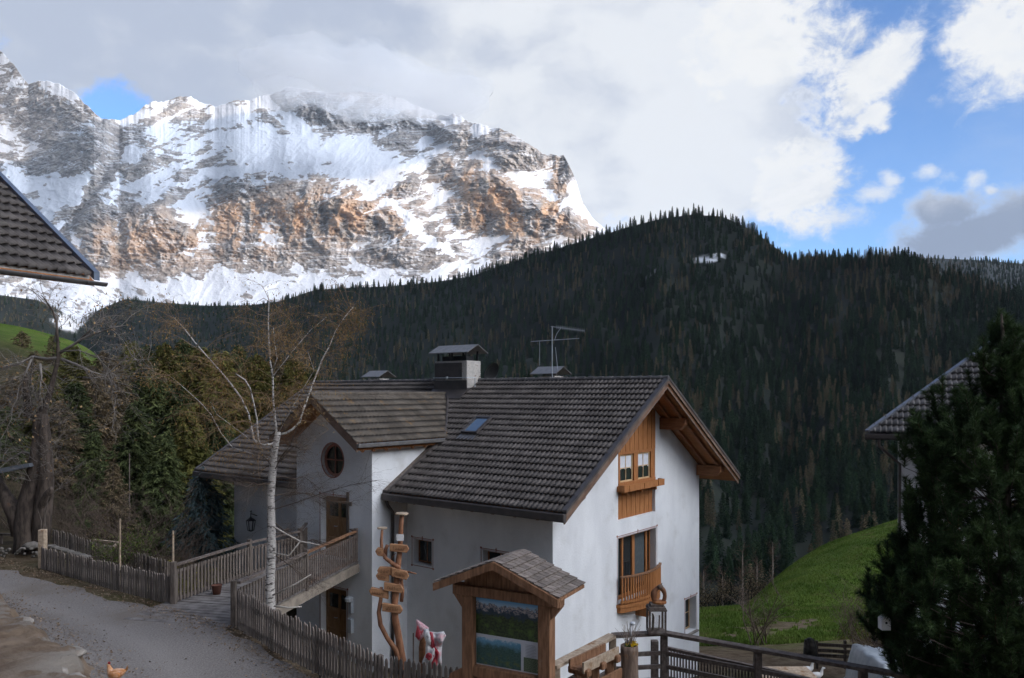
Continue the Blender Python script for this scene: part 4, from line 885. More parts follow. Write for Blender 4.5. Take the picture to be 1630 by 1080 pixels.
border(-5.78, -4.92, -5.80, -4.97, 'y', 0); border(-2.70, -1.60, -5.90, -4.97, 'y', 0)
border(-8.69, -7.36, -5.66, -3.56, 'y', WY, bottom=False); border(-8.69, -7.36, -8.8, -6.68, 'y', WY, bottom=False)
border(3.72, 6.35, -7.0, -4.84, 'x', 0, bottom=False); border(8.69, 9.62, -9.23, -7.92, 'x', 0)
mb = MB(); mb.b2((-.02, 8.64, -9.30), (.10, 9.68, -9.24)); hm(mb, 'window_sill', MT['stone'])
# ---- doors of the wing
for zb in (-5.66, -8.80):
    mb = MB(); y0 = WY + .24
    mb.b2((-8.69, y0 + .012, zb), (-7.36, y0 + .05, zb + 2.12)); d_ = hm(mb, 'door', MT['door'])
    fr_ = MB()
    for a, b in ((-8.69, -8.58), (-7.47, -7.36), (-8.03, -7.95)): fr_.b2((a, y0 - .02, zb), (b, y0 + .01, zb + 2.0))
    for z_ in (zb, zb + .55, zb + 1.25, zb + 1.9): fr_.b2((-8.58, y0 - .015, z_), (-7.47, y0 + .011, z_ + .10))
    hm(fr_, 'door_frame', MT['door'], d_)
    gl = MB()
    for a, b in ((-8.5, -8.28), (-8.26, -8.06), (-7.9, -7.72), (-7.7, -7.52)): gl.b2((a, y0 - .002, zb + 1.38), (b, y0 + .011, zb + 1.85))
    hm(gl, 'door_pane', MT['glass'], d_)
    hd = MB(); hd.tube([(-8.08, y0 - .02, zb + 1.05), (-8.08, y0 - .07, zb + 1.05), (-8.2, y0 - .07, zb + 1.05)], .012, 6); hm(hd, 'handle', MT['galv'], d_)
# round window
mb = MB()
for k in range(36):
    t0, t1 = 2 * math.pi * k / 36, 2 * math.pi * (k + 1) / 36
    for r0, r1, ya, yb in ((RW - .0, RW + .05, WY - .012, WY - .002), (RW - .09, RW, WY + .10, WY + .15)):
        p = lambda t, r, y: (rc[0] + r * math.cos(t), y, rc[1] + r * math.sin(t))
        mb.add([p(t0, r0, ya), p(t1, r0, ya), p(t1, r1, ya), p(t0, r1, ya), p(t0, r0, yb), p(t1, r0, yb), p(t1, r1, yb), p(t0, r1, yb)], [(0, 1, 2, 3), (7, 6, 5, 4), (0, 4, 5, 1), (2, 6, 7, 3)])
mb.b2((rc[0] - .02, WY + .11, rc[1] - RW), (rc[0] + .02, WY + .14, rc[1] + RW)); mb.b2((rc[0] - RW, WY + .112, rc[1] - .02), (rc[0] + RW, WY + .138, rc[1] + .02))
rw = hm(mb, 'round_window', MT['trim_red'])
mb = MB(); mb.prism([(rc[0] + RW * math.cos(t * math.pi / 16), WY + .16, rc[1] + RW * math.sin(t * math.pi / 16)) for t in range(32)], (0, .02, 0)); hm(mb, 'pane', MT['glass'], rw)
# ---- chimney
chx0, chx1, chy0, chy1 = -8.79, -7.09, 4.2, 5.03
mb = MB(); br = .012; z = -.05; course = 0
while z < 1.20:
    inset = rr.uniform(0, .008); mb.b2((chx0 + inset, chy0 + inset, z), (chx1 - inset, chy1 - inset, z + .062)); mb.b2((chx0 + .012, chy0 + .012, z + .062), (chx1 - .012, chy1 - .012, z + .075)); z += .075
ch = hm(mb, 'chimney', MT['brick'])
mb = MB(); mb.b2((chx0 - .03, chy0 - .05, -.35), (chx1 + .02, chy0 + .0, .45)); mb.b2((chx1 - .002, chy0 - .03, -.35), (chx1 + .03, chy1, .16)); mb.prism([(chx0 - .08, chy0 - .5, roof_z(chy0 - .5) + .07), (chx1 + .08, chy0 - .5, roof_z(chy0 - .5) + .07), (chx1 + .08, chy0, roof_z(chy0) + .16), (chx0 - .08, chy0, roof_z(chy0) + .16)], (0, 0, .03))
mb.b2((chx0 - .02, chy0 - .015, .5), (chx1 - .25, chy0 - .002, 1.15)); hm(mb, 'flashing', MT['darkmetal'], ch)
mb = MB()
for x_ in (chx0 + .1, (chx0 + chx1) / 2, chx1 - .1):
    for y_ in (chy0 + .08, chy1 - .08): mb.b2((x_ - .03, y_ - .03, 1.2), (x_ + .03, y_ + .03, 1.62))
mb.b2((chx0 + .2, chy0 + .2, 1.2), (chx1 - .2, chy1 - .2, 1.42)); hm(mb, 'cap_posts', MT['black'], ch)
mb = MB(); ym = (chy0 + chy1) / 2
for sg in (-1, 1): mb.prism([(chx0 - .20, ym + sg * .62, 1.52), (chx1 + .22, ym + sg * .62, 1.52), (chx1 + .22, ym, 1.84), (chx0 - .20, ym, 1.84)], (0, 0, .035))
hm(mb, 'cap_roof', MT['gutter'], ch)
mb = MB(); mb.tube([(chx0, chy0 - .12, .55), (chx1 + .1, chy0 - .12, .55), (chx1 + .16, chy0 + .3, .55), (chx1 + .16, chy0 + .3, .12)], .02, 6); mb.lathe((chx0 + .75, chy0 - .12, .5), [(.05, 0), (.06, .05), (.05, .1)], 8); hm(mb, 'safety_rail', MT['galv'], ch)
mb = MB()
for k in range(14):
    pass
mb.lathe((0, 0, 0), [(.02, 0), (.25, .04), (.40, .12), (.41, .13), (.25, .06), (.02, .02)], 20)
Mx = Matrix.Translation((-7.0, 5.45, .85)) @ Matrix.Rotation(R(115), 4, 'Y'); mb.v = [tuple(Mx @ Vector(p)) for p in mb.v]; mb.tube([(-7.0, 5.45, .85), (-7.2, 5.3, .5), (-7.2, 5.2, .2)], .02, 6); hm(mb, 'satellite_dish', MT['black'])
for s_, y_ in ((14.7, 6.5), (4.7, 6.5)):
    mb = MB(); mb.b2((-s_ - .38, y_ - .3, -.9), (-s_ + .38, y_ + .3, .62)); c_ = hm(mb, 'rear_chimney', MT['brick'])
    mb = MB()
    for sg in (-1, 1): mb.prism([(-s_ - .62, y_ + sg * .55, .68), (-s_ + .62, y_ + sg * .55, .68), (-s_ + .62, y_, .97), (-s_ - .62, y_, .97)], (0, 0, .03))
    for q in (-.25, .25): mb.b2((-s_ + q - .03, y_ - .03, .6), (-s_ + q + .03, y_ + .03, .72))
    hm(mb, 'cap_roof', MT['gutter'], c_)
# ---- skylight
ky = 2.2; kx = -4.85; slope = math.atan(PITCH); RM = Matrix.Rotation(slope, 4, 'X')
mb = MB(); c = Vector((kx, ky, roof_z(ky) + .10))
for dx, dy, wx_, wy_ in ((-.33, 0, .07, .98), (.33, 0, .07, .98), (0, -.46, .6, .07), (0, .46, .6, .09)): mb.box(c + (RM @ Vector((dx, dy, 0))), (wx_, wy_, .13), RM)
sk = hm(mb, 'skylight', MT['darkmetal']); mb = MB(); mb.box(c + (RM @ Vector((0, 0, .02))), (.6, .88, .02), RM); hm(mb, 'pane', MT['glass_sky'], sk)
mb = MB(); mb.box(c + (RM @ Vector((0, -.66, -.03))), (.75, .34, .012), RM); hm(mb, 'apron', MT['gutter'], sk)
# ---- downpipe, lamps, lantern
mb = MB(); mb.tube([(WX1 + .1, -1.05, -3.55), (WX1 + .1, -.98, -3.75), (WX1 + .1, -.75, -4.0), (WX1 + .1, -.75, -11)], .055, 8); hm(mb, 'downpipe', MT['darkmetal'], smooth=True)
def lantern(name, parent, x, y, z, s, mat):
    mb = MB(); mb.lathe((x, y, z + s * .5), [(.5 * s, 0), (.42 * s, .06 * s), (.12 * s, .3 * s), (.05 * s, .42 * s)], 6); mb.lathe((x, y, z - s * .55), [(.08 * s, 0), (.26 * s, .08 * s), (.26 * s, .12 * s)], 6)
    for k in range(6):
        t = math.pi * k / 3; mb.tube([(x + .27 * s * math.cos(t), y + .27 * s * math.sin(t), z - s * .45), (x + .42 * s * math.cos(t), y + .42 * s * math.sin(t), z + s * .5)], .02 * s + .006, 4)
    return mb
mb = lantern('lantern', house, -14.8, -.32, -5.45, .42, MT['black']); mb.tube([(-14.8, -.32, -5.06), (-14.8, -.32, -4.95), (-14.95, -.2, -4.86), (-15.3, -.02, -4.95)], .02, 6); mb.tube([(-14.8, -.32, -4.95), (-14.4, -.3, -5.0)], .02, 6)
hm(mb, 'wall_lantern', MT['black'])
mb = MB(); mb.b2((-7.12, WY - .1, -7.35), (-7.0, WY - .001, -6.95)); mb.lathe((-7.06, WY - .14, -7.0), [(.03, 0), (.13, .06), (.14, .16), (.05, .22)], 10); mb.b2((-7.16, WY - .12, -8.0), (-6.98, WY - .001, -7.55)); hm(mb, 'door_lamp', MT['galv'])
# shutter board beside the upper door
mb = MB(); mb.b2((-7.30, WY - .05, -5.6), (-7.2, WY - .001, -3.35)); mb.b2((-7.36, WY - .055, -3.8), (-7.05, WY - .002, -3.68)); hm(mb, 'side_board', MT['grey_wood'])

# ---- television aerial on the ridge
an = thing('roof_aerial', 'thin metal television aerial standing on the ridge of the tiled roof', 'aerial', P(879, 604, 29.6))
mb = MB(); mb.tube([P(879, 612, 29.6), P(879, 520, 29.6)], .020, 6); mb.build('mast', MT['galv'], an, world=True)
mb = MB(); mb.tube([P(845, 544, 29.6), P(922, 539, 29.6)], .013, 6); mb.tube([P(859, 543, 29.6), P(859, 582, 29.6)], .008, 6); mb.build('crossbar', MT['galv'], an, world=True)
mb = MB(); a = P(877, 520, 29.6); b = P(930, 527, 29.2); mb.tube([a, b], .013, 5)
for i in range(16):
    p = a.lerp(b, .18 + .82 * i / 15); mb.tube([p + Vector((-.02, -.20, .03)), p + Vector((.02, .20, -.03))], .009, 4); mb.tube([p + Vector((0, 0, -.06)), p + Vector((0, 0, .08))], .007, 4)
mb.build('yagi', MT['galv'], an, world=True)
mb = MB(); mb.tube([P(892, 523, 29.6), P(886, 532, 29.6), P(883, 541, 29.6)], .01, 4); mb.tube([P(884, 553, 29.8), P(888, 590, 29.8)], .009, 4); mb.build('stay', MT['galv'], an, world=True)

# ================================================================== neighbouring roofs
nb_ = thing('neighbour_house', 'neighbouring house corner, upper left, with wavy grey tiles and a metal gutter', 'house', (-7.6, 13.0, ROADZ))
gd = Vector((.49, .872, 0)); upd = Vector((-.872, .49, 0)); gp = Vector((-6.92, 13.0, 1.87))       # gutter corner
pit = math.tan(R(35)); cp = 1 / math.sqrt(1 + pit * pit); sv2 = (upd + Vector((0, 0, pit))) * cp
o0 = gp - gd * 7.0
tiles(o0 + Vector((0, 0, .02)), gd, sv2, 6.93, 6.0, 'roof', MT['tile'], nb_, wave=.15, course=.34, world=True, seed=9)
mb = MB(); mb.prism([gp + Vector((0, 0, -.02)), gp + sv2 * 6.0 + Vector((0, 0, -.02)), gp + sv2 * 6.0 + Vector((0, 0, .12)), gp + Vector((0, 0, .12))], gd * .1); mb.build('verge_board', M_('blue_grey_metal', (0.12, 0.15, 0.20), (0.17, 0.20, 0.26), 4, 0.45, metal=0.3), nb_, world=True)
mb = MB()
pts = []
for k in range(9): t = math.pi * k / 8; pts.append((math.cos(t) * .065, -math.sin(t) * .065))
A = gp - gd * 7 - upd * .04 + Vector((0, 0, -.05)); B = gp + gd * .18 - upd * .04 + Vector((0, 0, -.05))
for rsc, in ((1.0,), (.88,)): pass
o_ = [upd * (-p[0]) + Vector((0, 0, p[1])) for p in pts]; n = len(o_)
mb.add([A + v for v in o_] + [B + v for v in o_] + [A + v * .9 for v in o_] + [B + v * .9 for v in o_], [(i, i + 1, n + i + 1, n + i) for i in range(n - 1)] + [(2 * n + i + 1, 2 * n + i, 3 * n + i, 3 * n + i + 1) for i in range(n - 1)] + [(0, n, 3 * n, 2 * n), (n - 1, 2 * n - 1, 4 * n - 1, 3 * n - 1), tuple(n + i for i in range(n))])
for q in (.35, 1.1, 1.9): mb.tube([B - gd * q + v * 1.05 for v in o_], .008, 4)
mb.build('gutter', MT['gutter'], nb_, world=True, smooth=True)
mb = MB(); c0 = gp + upd * .03 + Vector((0, 0, -.045)); mb.prism([c0 - gd * 7, c0 - gd * .06, c0 - gd * .06 + Vector((0, 0, .09)), c0 - gd * 7 + Vector((0, 0, .09))], upd * .03); mb.build('eaves_strip', M_('mortar', (0.35, 0.34, 0.32), (0.48, 0.46, 0.44), 8, 0.9, 0.3), nb_, world=True)
mb = MB(); q0 = gp + upd * .55 - gd * 6.6; q1 = gp + upd * .55 - gd * 1.2
mb.prism([Vector((q0.x, q0.y, ROADZ)), Vector((q1.x, q1.y, ROADZ)), Vector((q1.x, q1.y, 2.0)), Vector((q0.x, q0.y, 2.0))], upd * 8); mb.build('wall', MT['plaster'], nb_, world=True)
mb = MB(); u_ = gp - gd * 7; mb.prism([u_ + Vector((0, 0, -.12)), gp + Vector((0, 0, -.12)), gp + sv2 * 6 + Vector((0, 0, -.12)), u_ + sv2 * 6 + Vector((0, 0, -.12))], (0, 0, .09)); mb.build('soffit', MT['wood_soffit'], nb_, world=True)
mb = MB(); q = gp - gd * 1.75 ; mb.tube([q + Vector((0, 0, -.1)), q + upd * .3 + Vector((0, 0, -.5)), q + upd * .5 + Vector((0, 0, -.8)), q + upd * .5 + Vector((0, 0, -7))], .05, 8); mb.build('downpipe', MT['galv'], nb_, world=True)

rh = thing('hipped_house', 'house with hipped grey tiled roof standing behind the dark pine', 'house', (17, 29, -11))
hE = Vector((.9, -.436, 0)); hN = Vector((.436, .9, 0)); Yr = 25.0; ea = P(1380, 689, Yr); KH = 3.75; RH = 2.93; up3 = Vector((0, 0, 1)); WL = 15.0
hipt = ea + (hE + hN) * KH + up3 * RH; hip2 = ea + hE * (WL - KH) + hN * KH + up3 * RH
def hclip(c):
    d = c - np.array(tuple(ea)); a = d @ np.array(tuple(hE)); b_ = d @ np.array(tuple(hN)); return (a > b_ - .03) & (a < WL - b_)
tiles(ea, hE, (hN * KH + up3 * RH).normalized(), WL, (hN * KH + up3 * RH).length, 'roof', MT['tile_grey'], rh, wave=.16, course=.345, world=True, clip=hclip, seed=12)
mb = MB(); mb.beam(ea + up3 * .05, hipt + up3 * .06, .15, .08); mb.beam(hipt + up3 * .06, hip2 + up3 * .06, .15, .08); mb.build('hip_ridge', MT['zinc'], rh, world=True)
be = ea + hN * 2 * KH; mb = MB(); mb.add([ea, hipt, hipt, be], [(0, 3, 1)]); mb.add([be, hipt, hip2, be + hE * WL, ea + hE * WL], [(0, 3, 2, 1), (2, 3, 4)]); mb.prism([ea - up3 * .17, ea + hE * WL - up3 * .17, be + hE * WL - up3 * .17, be - up3 * .17], (0, 0, .08)); mb.build('rear_roof', MT['tile'], rh, world=True)
mb = MB(); a = ea - hE * .06 - hN * .1 - up3 * .1; mb.beam(a, a + hE * WL, .14, .13); mb.beam(a + hN * .12 + up3 * -.02, a + hN * .12 + hE * WL + up3 * -.02, .05, .2); mb.build('gutter', MT['darkmetal'], rh, world=True)
w0 = ea + hE * .92 + hN * .75; w0.z = -12; mb = MB(); mb.prism([w0, w0 + hE * (WL - 1.9), w0 + hE * (WL - 1.9) + hN * 6, w0 + hN * 6], (0, 0, 12 + ea.z - .17)); mb.build('wall', MT['plaster'], rh, world=True)
mb = MB(); a = ea + hE * .35 - hN * .08 - up3 * .16; b = w0 + hE * .02 - hN * .06; mb.tube([a, a - up3 * .25, Vector((a.x * .5 + b.x * .5, a.y * .5 + b.y * .5, a.z - .55)), Vector((b.x, b.y, a.z - .85)), Vector((b.x, b.y, -11))], .05, 8); mb.build('downpipe', MT['darkmetal'], rh, world=True)
for k_ in (3.0, 6.5, 10.0):
    q0 = w0 + hE * k_; mb = MB(); mb.prism([q0 - hN * .05 + up3 * 7.3, q0 - hN * .05 + hE * 1.0 + up3 * 7.3, q0 - hN * .05 + hE * 1.0 + up3 * 8.6, q0 - hN * .05 + up3 * 8.6], hN * .04); w_ = mb.build('window', MT['frame_light'], rh, world=True)
    q0 = q0 + hE * .07 - hN * .06; mb = MB(); mb.prism([q0 + up3 * 7.38, q0 + hE * .86 + up3 * 7.38, q0 + hE * .86 + up3 * 8.52, q0 + up3 * 8.52], hN * .008); mb.build('pane', MT['glass'], w_, world=True)
# ================================================================== ROAD, BANK, FENCES, BRIDGE
def strip(name, left, right, z, mat, label, kind_cat, n=60, sub=14):
    L = np.array(left, float); Rr = np.array(right, float)
    def rs(A):
        d = np.concatenate([[0], np.cumsum(np.linalg.norm(np.diff(A, axis=0), axis=1))]); t = np.linspace(0, d[-1], n); return np.stack([np.interp(t, d, A[:, 0]), np.interp(t, d, A[:, 1])], 1)
    L, Rr = rs(L), rs(Rr); rows = []
    for k in range(sub + 1):
        q = k / sub; A = L * (1 - q) + Rr * q
        if k in (0, sub): A = A + np.stack([(fbm(A[:, 0] * 1.3, A[:, 1] * 1.3, 4, 9 + k) - .5) * .5] * 2, 1)
        rows.append(np.concatenate([A, (z + (fbm(A[:, 0] / 2.5, A[:, 1] / 2.5, 3, 55) - .5) * .04)[:, None]], 1))
    tk = np.repeat(np.array([math.exp(-((q_ / sub - .30) / .06) ** 2) + math.exp(-((q_ / sub - .50) / .06) ** 2) for q_ in range(sub + 1)])[:, None], n, 1)
    o = npmesh(name, np.array(rows).reshape(-1, 3), gridfaces(n, sub + 1), mat, True, {'track': tk * .42}); props(o, label, kind_cat, kind='structure'); return o
strip('road', [(-60, 46), (-24, 31.2), (-15.6, 24.4), (-9.3, 20.2), (-6.4, 18.2), (-2.4, 13.2), (-.9, 11.2), (1.5, 9), (6, 6)], [(-60, 34), (-24, 25), (-16.2, 19.5), (-13.2, 16.8), (-10.8, 13.9), (-8.6, 11.6), (-6.6, 9), (-5, 5), (-2, 2)], ROADZ + .045, MT['road'], 'grey gravel road passing the fence', 'road', 160, 30)
# dirt bank at the lower left, its broken stone edge above the road
def bank():
    edge = [(-22, 25.5), (-14.8, 21.2), (-12.56, 19.26), (-11.4, 18.1), (-10.88, 17.66), (-9.9, 16.9), (-9.58, 16.3), (-8.9, 15.75), (-8.44, 15.14), (-8.0, 14.2), (-7.44, 13.98), (-6.6, 12.6), (-5.6, 10.5), (-4.6, 7)]
    E = np.array(edge); n = 260; d = np.concatenate([[0], np.cumsum(np.linalg.norm(np.diff(E, axis=0), axis=1))]); t = np.linspace(0, d[-1], n)
    ex_, ey_ = np.interp(t, d, E[:, 0]), np.interp(t, d, E[:, 1]); nz = (fbm(t * 1.3, t * 0, 4, 66, .6) - .5) * .9
    rows = []; dirs = np.array([-.75, -.66])
    for q, h in ((-.34, -.5), (-.26, .04), (-.16, .12), (-.05, .36), (.03, .50), (.15, .56), (.35, .58), (.6, .60), (1.0, .61), (1.5, .63), (2.2, .65), (3.5, .7), (6, .9), (12, 1.2)):
        f_ = (fbm(t * 2.6 + q, t * 0 + q * 3, 4, 67) - .5); x = ex_ + dirs[0] * (q + nz * (q < 3)); y = ey_ + dirs[1] * (q + nz * (q < 3))
        rows.append(np.stack([x, y, ROADZ + h + f_ * (.26 if q > 0 else .1) + (fbm(t * 9 + q * 5, t * 0 + q * 7, 3, 69) - .5) * .10 * (q > 0)], -1))
    V = np.array(rows); U_ = []
    m = bpy.data.materials.new('dirt_and_rock'); m.use_nodes = True; g = G(m.node_tree); b = m.node_tree.nodes['Principled BSDF']; oc = g.new('ShaderNodeTexCoord').outputs['Object']
    dc = g.mix(g.ss(g.noise(oc, 1.5, 9, .7), .35, .65), (0.14, 0.09, 0.055), (0.26, 0.185, 0.125)); rk = g.ss(g.noise(oc, 0.85, 6, .6), .50, .60)
    at = g.new('ShaderNodeAttribute', attribute_name='edge').outputs['Fac']
    dc = g.mix(g.math('MULTIPLY', rk, at), dc, (0.27, 0.23, 0.19)); g.put(b.inputs['Base Color'], dc); b.inputs['Roughness'].default_value = .95
    bn = g.new('ShaderNodeBump'); bn.inputs['Distance'].default_value = .12; bn.inputs['Strength'].default_value = 1; g.put(bn.inputs['Height'], g.noise(oc, 4, 12, .78)); g.l.new(bn.outputs[0], b.inputs['Normal'])
    ed = np.repeat(np.array([.1, .2, .6, 1, 1, 1, .9, .5, .2, 0, 0, 0, 0, 0])[:, None], n, 1)
    o = npmesh('dirt_bank', V.reshape(-1, 3), gridfaces(n, len(rows)), m, True, {'edge': ed}); props(o, 'brown earth bank with a broken stone edge beside the road', 'earth bank', kind='structure')
    return ex_, ey_
bex, bey = bank()
rq = random.Random(31)
rocks = [(45, 985, .34, 'low flat stone at the left end of the earth bank edge'), (118, 1032, .42, 'largest pale stone of the earth bank edge, above the hen'), (70, 1022, .30, 'pale stone set in the earth bank beside the largest one'), (134, 1070, .22, 'small pale stone at the lower corner of the earth bank edge'), (100, 1062, .3, 'wide half-buried stone nearest the viewer in the earth bank')]
for px, py, s, lb in rocks:
    Y = 5.1 * F / (py - HY); p = P(px, py, Y); mb = MB(); mb.blobm((p.x - .12, p.y - .1, ROADZ + .46), (s, s * .6, s * .30), rq, 12, .34)
    o = mb.build('stone', MT['stone'], smooth=True); s_ = o.modifiers.new('sub', 'SUBSURF'); s_.levels = 1; s_.render_levels = 1; props(o, lb, 'stone', 'stones of the earth bank')

def picket_fence(name, label, pts, h, spacing, w, mat, cat='picket fence', rails=True, posts=True, group=None, lean=.03, follow=None, seed=1, ztops=None, gap=None):
    """pts: list of (x,y,zbase)"""
    rp = random.Random(seed); root = thing(name, label, cat, pts[0], 0, group)
    P3 = [Vector(p) for p in pts]; d = [0]
    for a, b in zip(P3[:-1], P3[1:]): d.append(d[-1] + (b - a).length)
    def at(s):
        for i in range(len(P3) - 1):
            if s <= d[i + 1] or i == len(P3) - 2:
                t = (s - d[i]) / (d[i + 1] - d[i]); return P3[i].lerp(P3[i + 1], t), (P3[i + 1] - P3[i]).normalized()
    V = []; Fc = []; T = []; s = spacing / 2
    while s < d[-1]:
        p, tdir = at(s); tx = Vector((tdir.x, tdir.y, 0)).normalized(); nn = Vector((-tx.y, tx.x, 0)); hh = h * rp.uniform(.97, 1.03); ww = w * rp.uniform(.85, 1.1) / 2
        ln = tx * rp.uniform(-lean, lean) + nn * rp.uniform(-lean, lean) * .6; th = .011; z0 = rp.uniform(-.02, .04)
        prof = [(-ww, 0), (ww, 0), (ww, .93), (ww * .55, .975), (0, 1.0), (-ww * .55, .975), (-ww, .93)]; c = len(V)
        for sgn in (-1, 1):
            for u, v in prof: q = p + tx * u + ln * v * hh + Vector((0, 0, z0 + v * hh)) + nn * sgn * th; V.append(q)
        m = len(prof); Fc.append([c + i for i in range(m)]); Fc.append([c + m + i for i in range(m - 1, -1, -1)])
        for i in range(m): Fc.append([c + i, c + m + i, c + m + (i + 1) % m, c + (i + 1) % m])
        T += [rp.uniform(.72, 1.3)] * (2 * m); s += spacing * rp.uniform(.93, 1.07)
    M = MINV[root.name]; me = bpy.data.meshes.new('pickets'); me.from_pydata([tuple(M @ v) for v in V], [], Fc); at_ = me.attributes.new('tint', 'FLOAT', 'POINT'); at_.data.foreach_set('value', T); me.materials.append(mat)
    o = bpy.data.objects.new('pickets', me); COL.objects.link(o); o.parent = root
    for fz in (.22, .74):
        mb = MB()
        for a, b in zip(P3[:-1], P3[1:]):
            tx = (b - a).normalized(); nn = Vector((-tx.y, tx.x, 0)).normalized() * .04; mb.beam(a + nn + Vector((0, 0, h * fz)), b + nn + Vector((0, 0, h * fz)), .035, .07)
        mb.build('rail', MT['grey_wood'], root, world=True)
    if posts:
        s = 0
        while s < d[-1] + .01:
            p, tx = at(min(s, d[-1] - .01)); nn = Vector((-tx.y, tx.x, 0)).normalized() * .10; mb = MB(); mb.beam(p + nn + Vector((0, 0, -.3)), p + nn + Vector((0, 0, h * .92)), .10, .10, up=(tx.x, tx.y, 0)); mb.build('post', MT['grey_wood'], root, world=True); s += d[-1] / max(1, round(d[-1] / 2.2))
    return root
zr = ROADZ + .02
picket_fence('picket_fence', 'grey wooden picket fence in front of the birch, running to the notice board', [(-6.50, 18.55, zr), (-4.6, 16.25, zr + .03), (-2.18, 13.5, zr + .12), (-.86, 12.35, zr + .34)], .93, .122, .072, MT['picket_wood'], seed=3, lean=.014)
far_fence_pts = [(-15.0, 25.0, zr - .12), (-11.2, 22.2, zr - .05), (-8.98, 20.72, zr - .02)]
picket_fence('picket_fence', 'grey wooden picket fence along the road, left of the footbridge', far_fence_pts, .78, .12, .085, MT['picket_wood'], seed=5)
# second fence dropping down the garden behind
a = P(84, 888, 29.5); b = P(190, 925, 27.5); c = P(262, 945, 25.5)
picket_fence('picket_fence', 'old dark picket fence sloping down the garden behind the roadside fence', [(a.x, a.y, a.z), (b.x, b.y, b.z), (c.x, c.y, c.z)], 1.1, .14, .09, MT['picket_wood'], seed=8)
# posts at the footbridge
for px, Y, w_, hh, lb in ((276, 20.65, .13, 1.15, 'square weathered gate post where the roadside fence meets the footbridge'), (372, 18.75, .12, 1.12, 'square weathered gate post at the near corner of the footbridge')):
    x = (px - CX) / F * Y; mb = MB(); mb.b2((x - w_ / 2, Y - w_ / 2, ROADZ - .3), (x + w_ / 2, Y + w_ / 2, ROADZ + hh)); o = mb.build('gate_post', MT['grey_wood'], bevel=.012); props(o, lb, 'gate post')
# fence end post with dead stems, left
x = (68 - CX) / F * 25.1; mb = MB(); mb.b2((x - .1, 25.0, ROADZ - .3), (x + .1, 25.2, ROADZ + 1.22)); o = mb.build('fence_post', MT['pale_wood'], bevel=.015); props(o, 'pale thick end post of the roadside fence with dry stems above it', 'fence post')
mb = MB()
for q in ((68, 850, 72, 822, 76, 800), (74, 850, 70, 815, 78, 790), (64, 852, 66, 830, 60, 812)): mb.tube([P(q[0], q[1] + 4, 25.2), P(q[2], q[3], 25.2), P(q[4], q[5], 25.2)], [.02, .016, .006], 5)
o = mb.build('dry_stems', MT['grey_wood']); props(o, 'few dry plant stems rising above the pale fence end post', 'plant')
# low stone edging behind the far fence
mb = MB(); 
for i in range(14):
    t = i / 14; p = P(74 + 62 * t, 872 + 19 * t, 25.4 - 1.5 * t); mb.blobm(p + Vector((0, .25, .0)), (rq.uniform(.1, .18), .14, .05), rq, 8, .25)
o = mb.build('stone_edging', MT['dull_stone'], smooth=True); props(o, 'row of grey stones capping the wall behind the roadside fence', 'stone edging')
for px, py, s, lb in ((52, 869, .26, 'grey boulder at the foot of the old tree'),):
    p = P(px, py, 27.0); mb = MB(); mb.blobm(p, (s * 1.3, s, s * .55), rq, 12, .2); o = mb.build('boulder', MT['dull_stone'], smooth=True); o.modifiers.new('s', 'SUBSURF').render_levels = 2; props(o, lb, 'boulder')
mb = MB()
for i in range(26): p = P(rq.uniform(2, 64), rq.uniform(873, 886), 26.6); mb.blobm(p, (rq.uniform(.03, .08), .08, .05), rq, 7, .3)
o = mb.build('rubble', MT['dull_stone'], smooth=True); props(o, 'small loose stones scattered at the roadside by the old tree', 'rubble', kind='stuff')
# thin garden stakes and leaning plank
for px, y0, y1, Y, lb in ((191, 826, 888, 25.5, 'thin upright garden stake behind the roadside fence'), (275.5, 845, 915, 21.6, 'thin upright stake rising behind the footbridge gate post'), (206, 722, 800, 40, 'tall thin dead trunk in the dim garden wood')):
    mb = MB(); p0 = P(px, y1 + 30, Y); p1 = P(px, y0, Y); mb.tube([p0, p1], [.035, .028], 6); o = mb.build('stake', MT['pale_wood' if Y < 30 else 'grey_wood']); props(o, lb, 'stake')
mb = MB(); mb.beam(P(150, 860, 28.5), P(188, 864, 27.8), .1, .06); mb.beam(P(188, 864, 27.8), P(180, 872, 27.2), .09, .05); o = mb.build('plank', MT['pale_wood']); props(o, 'pale plank lying on top of the dark garden fence', 'plank')
mb = MB(); mb.beam(P(-20, 850, 29), P(40, 852, 29), .08, .08); mb.beam(P(2, 850, 29), P(2, 880, 29), .08, .08); o = mb.build('rail_fence', MT['grey_wood']); props(o, 'low wooden rail at the left edge behind the road', 'fence')

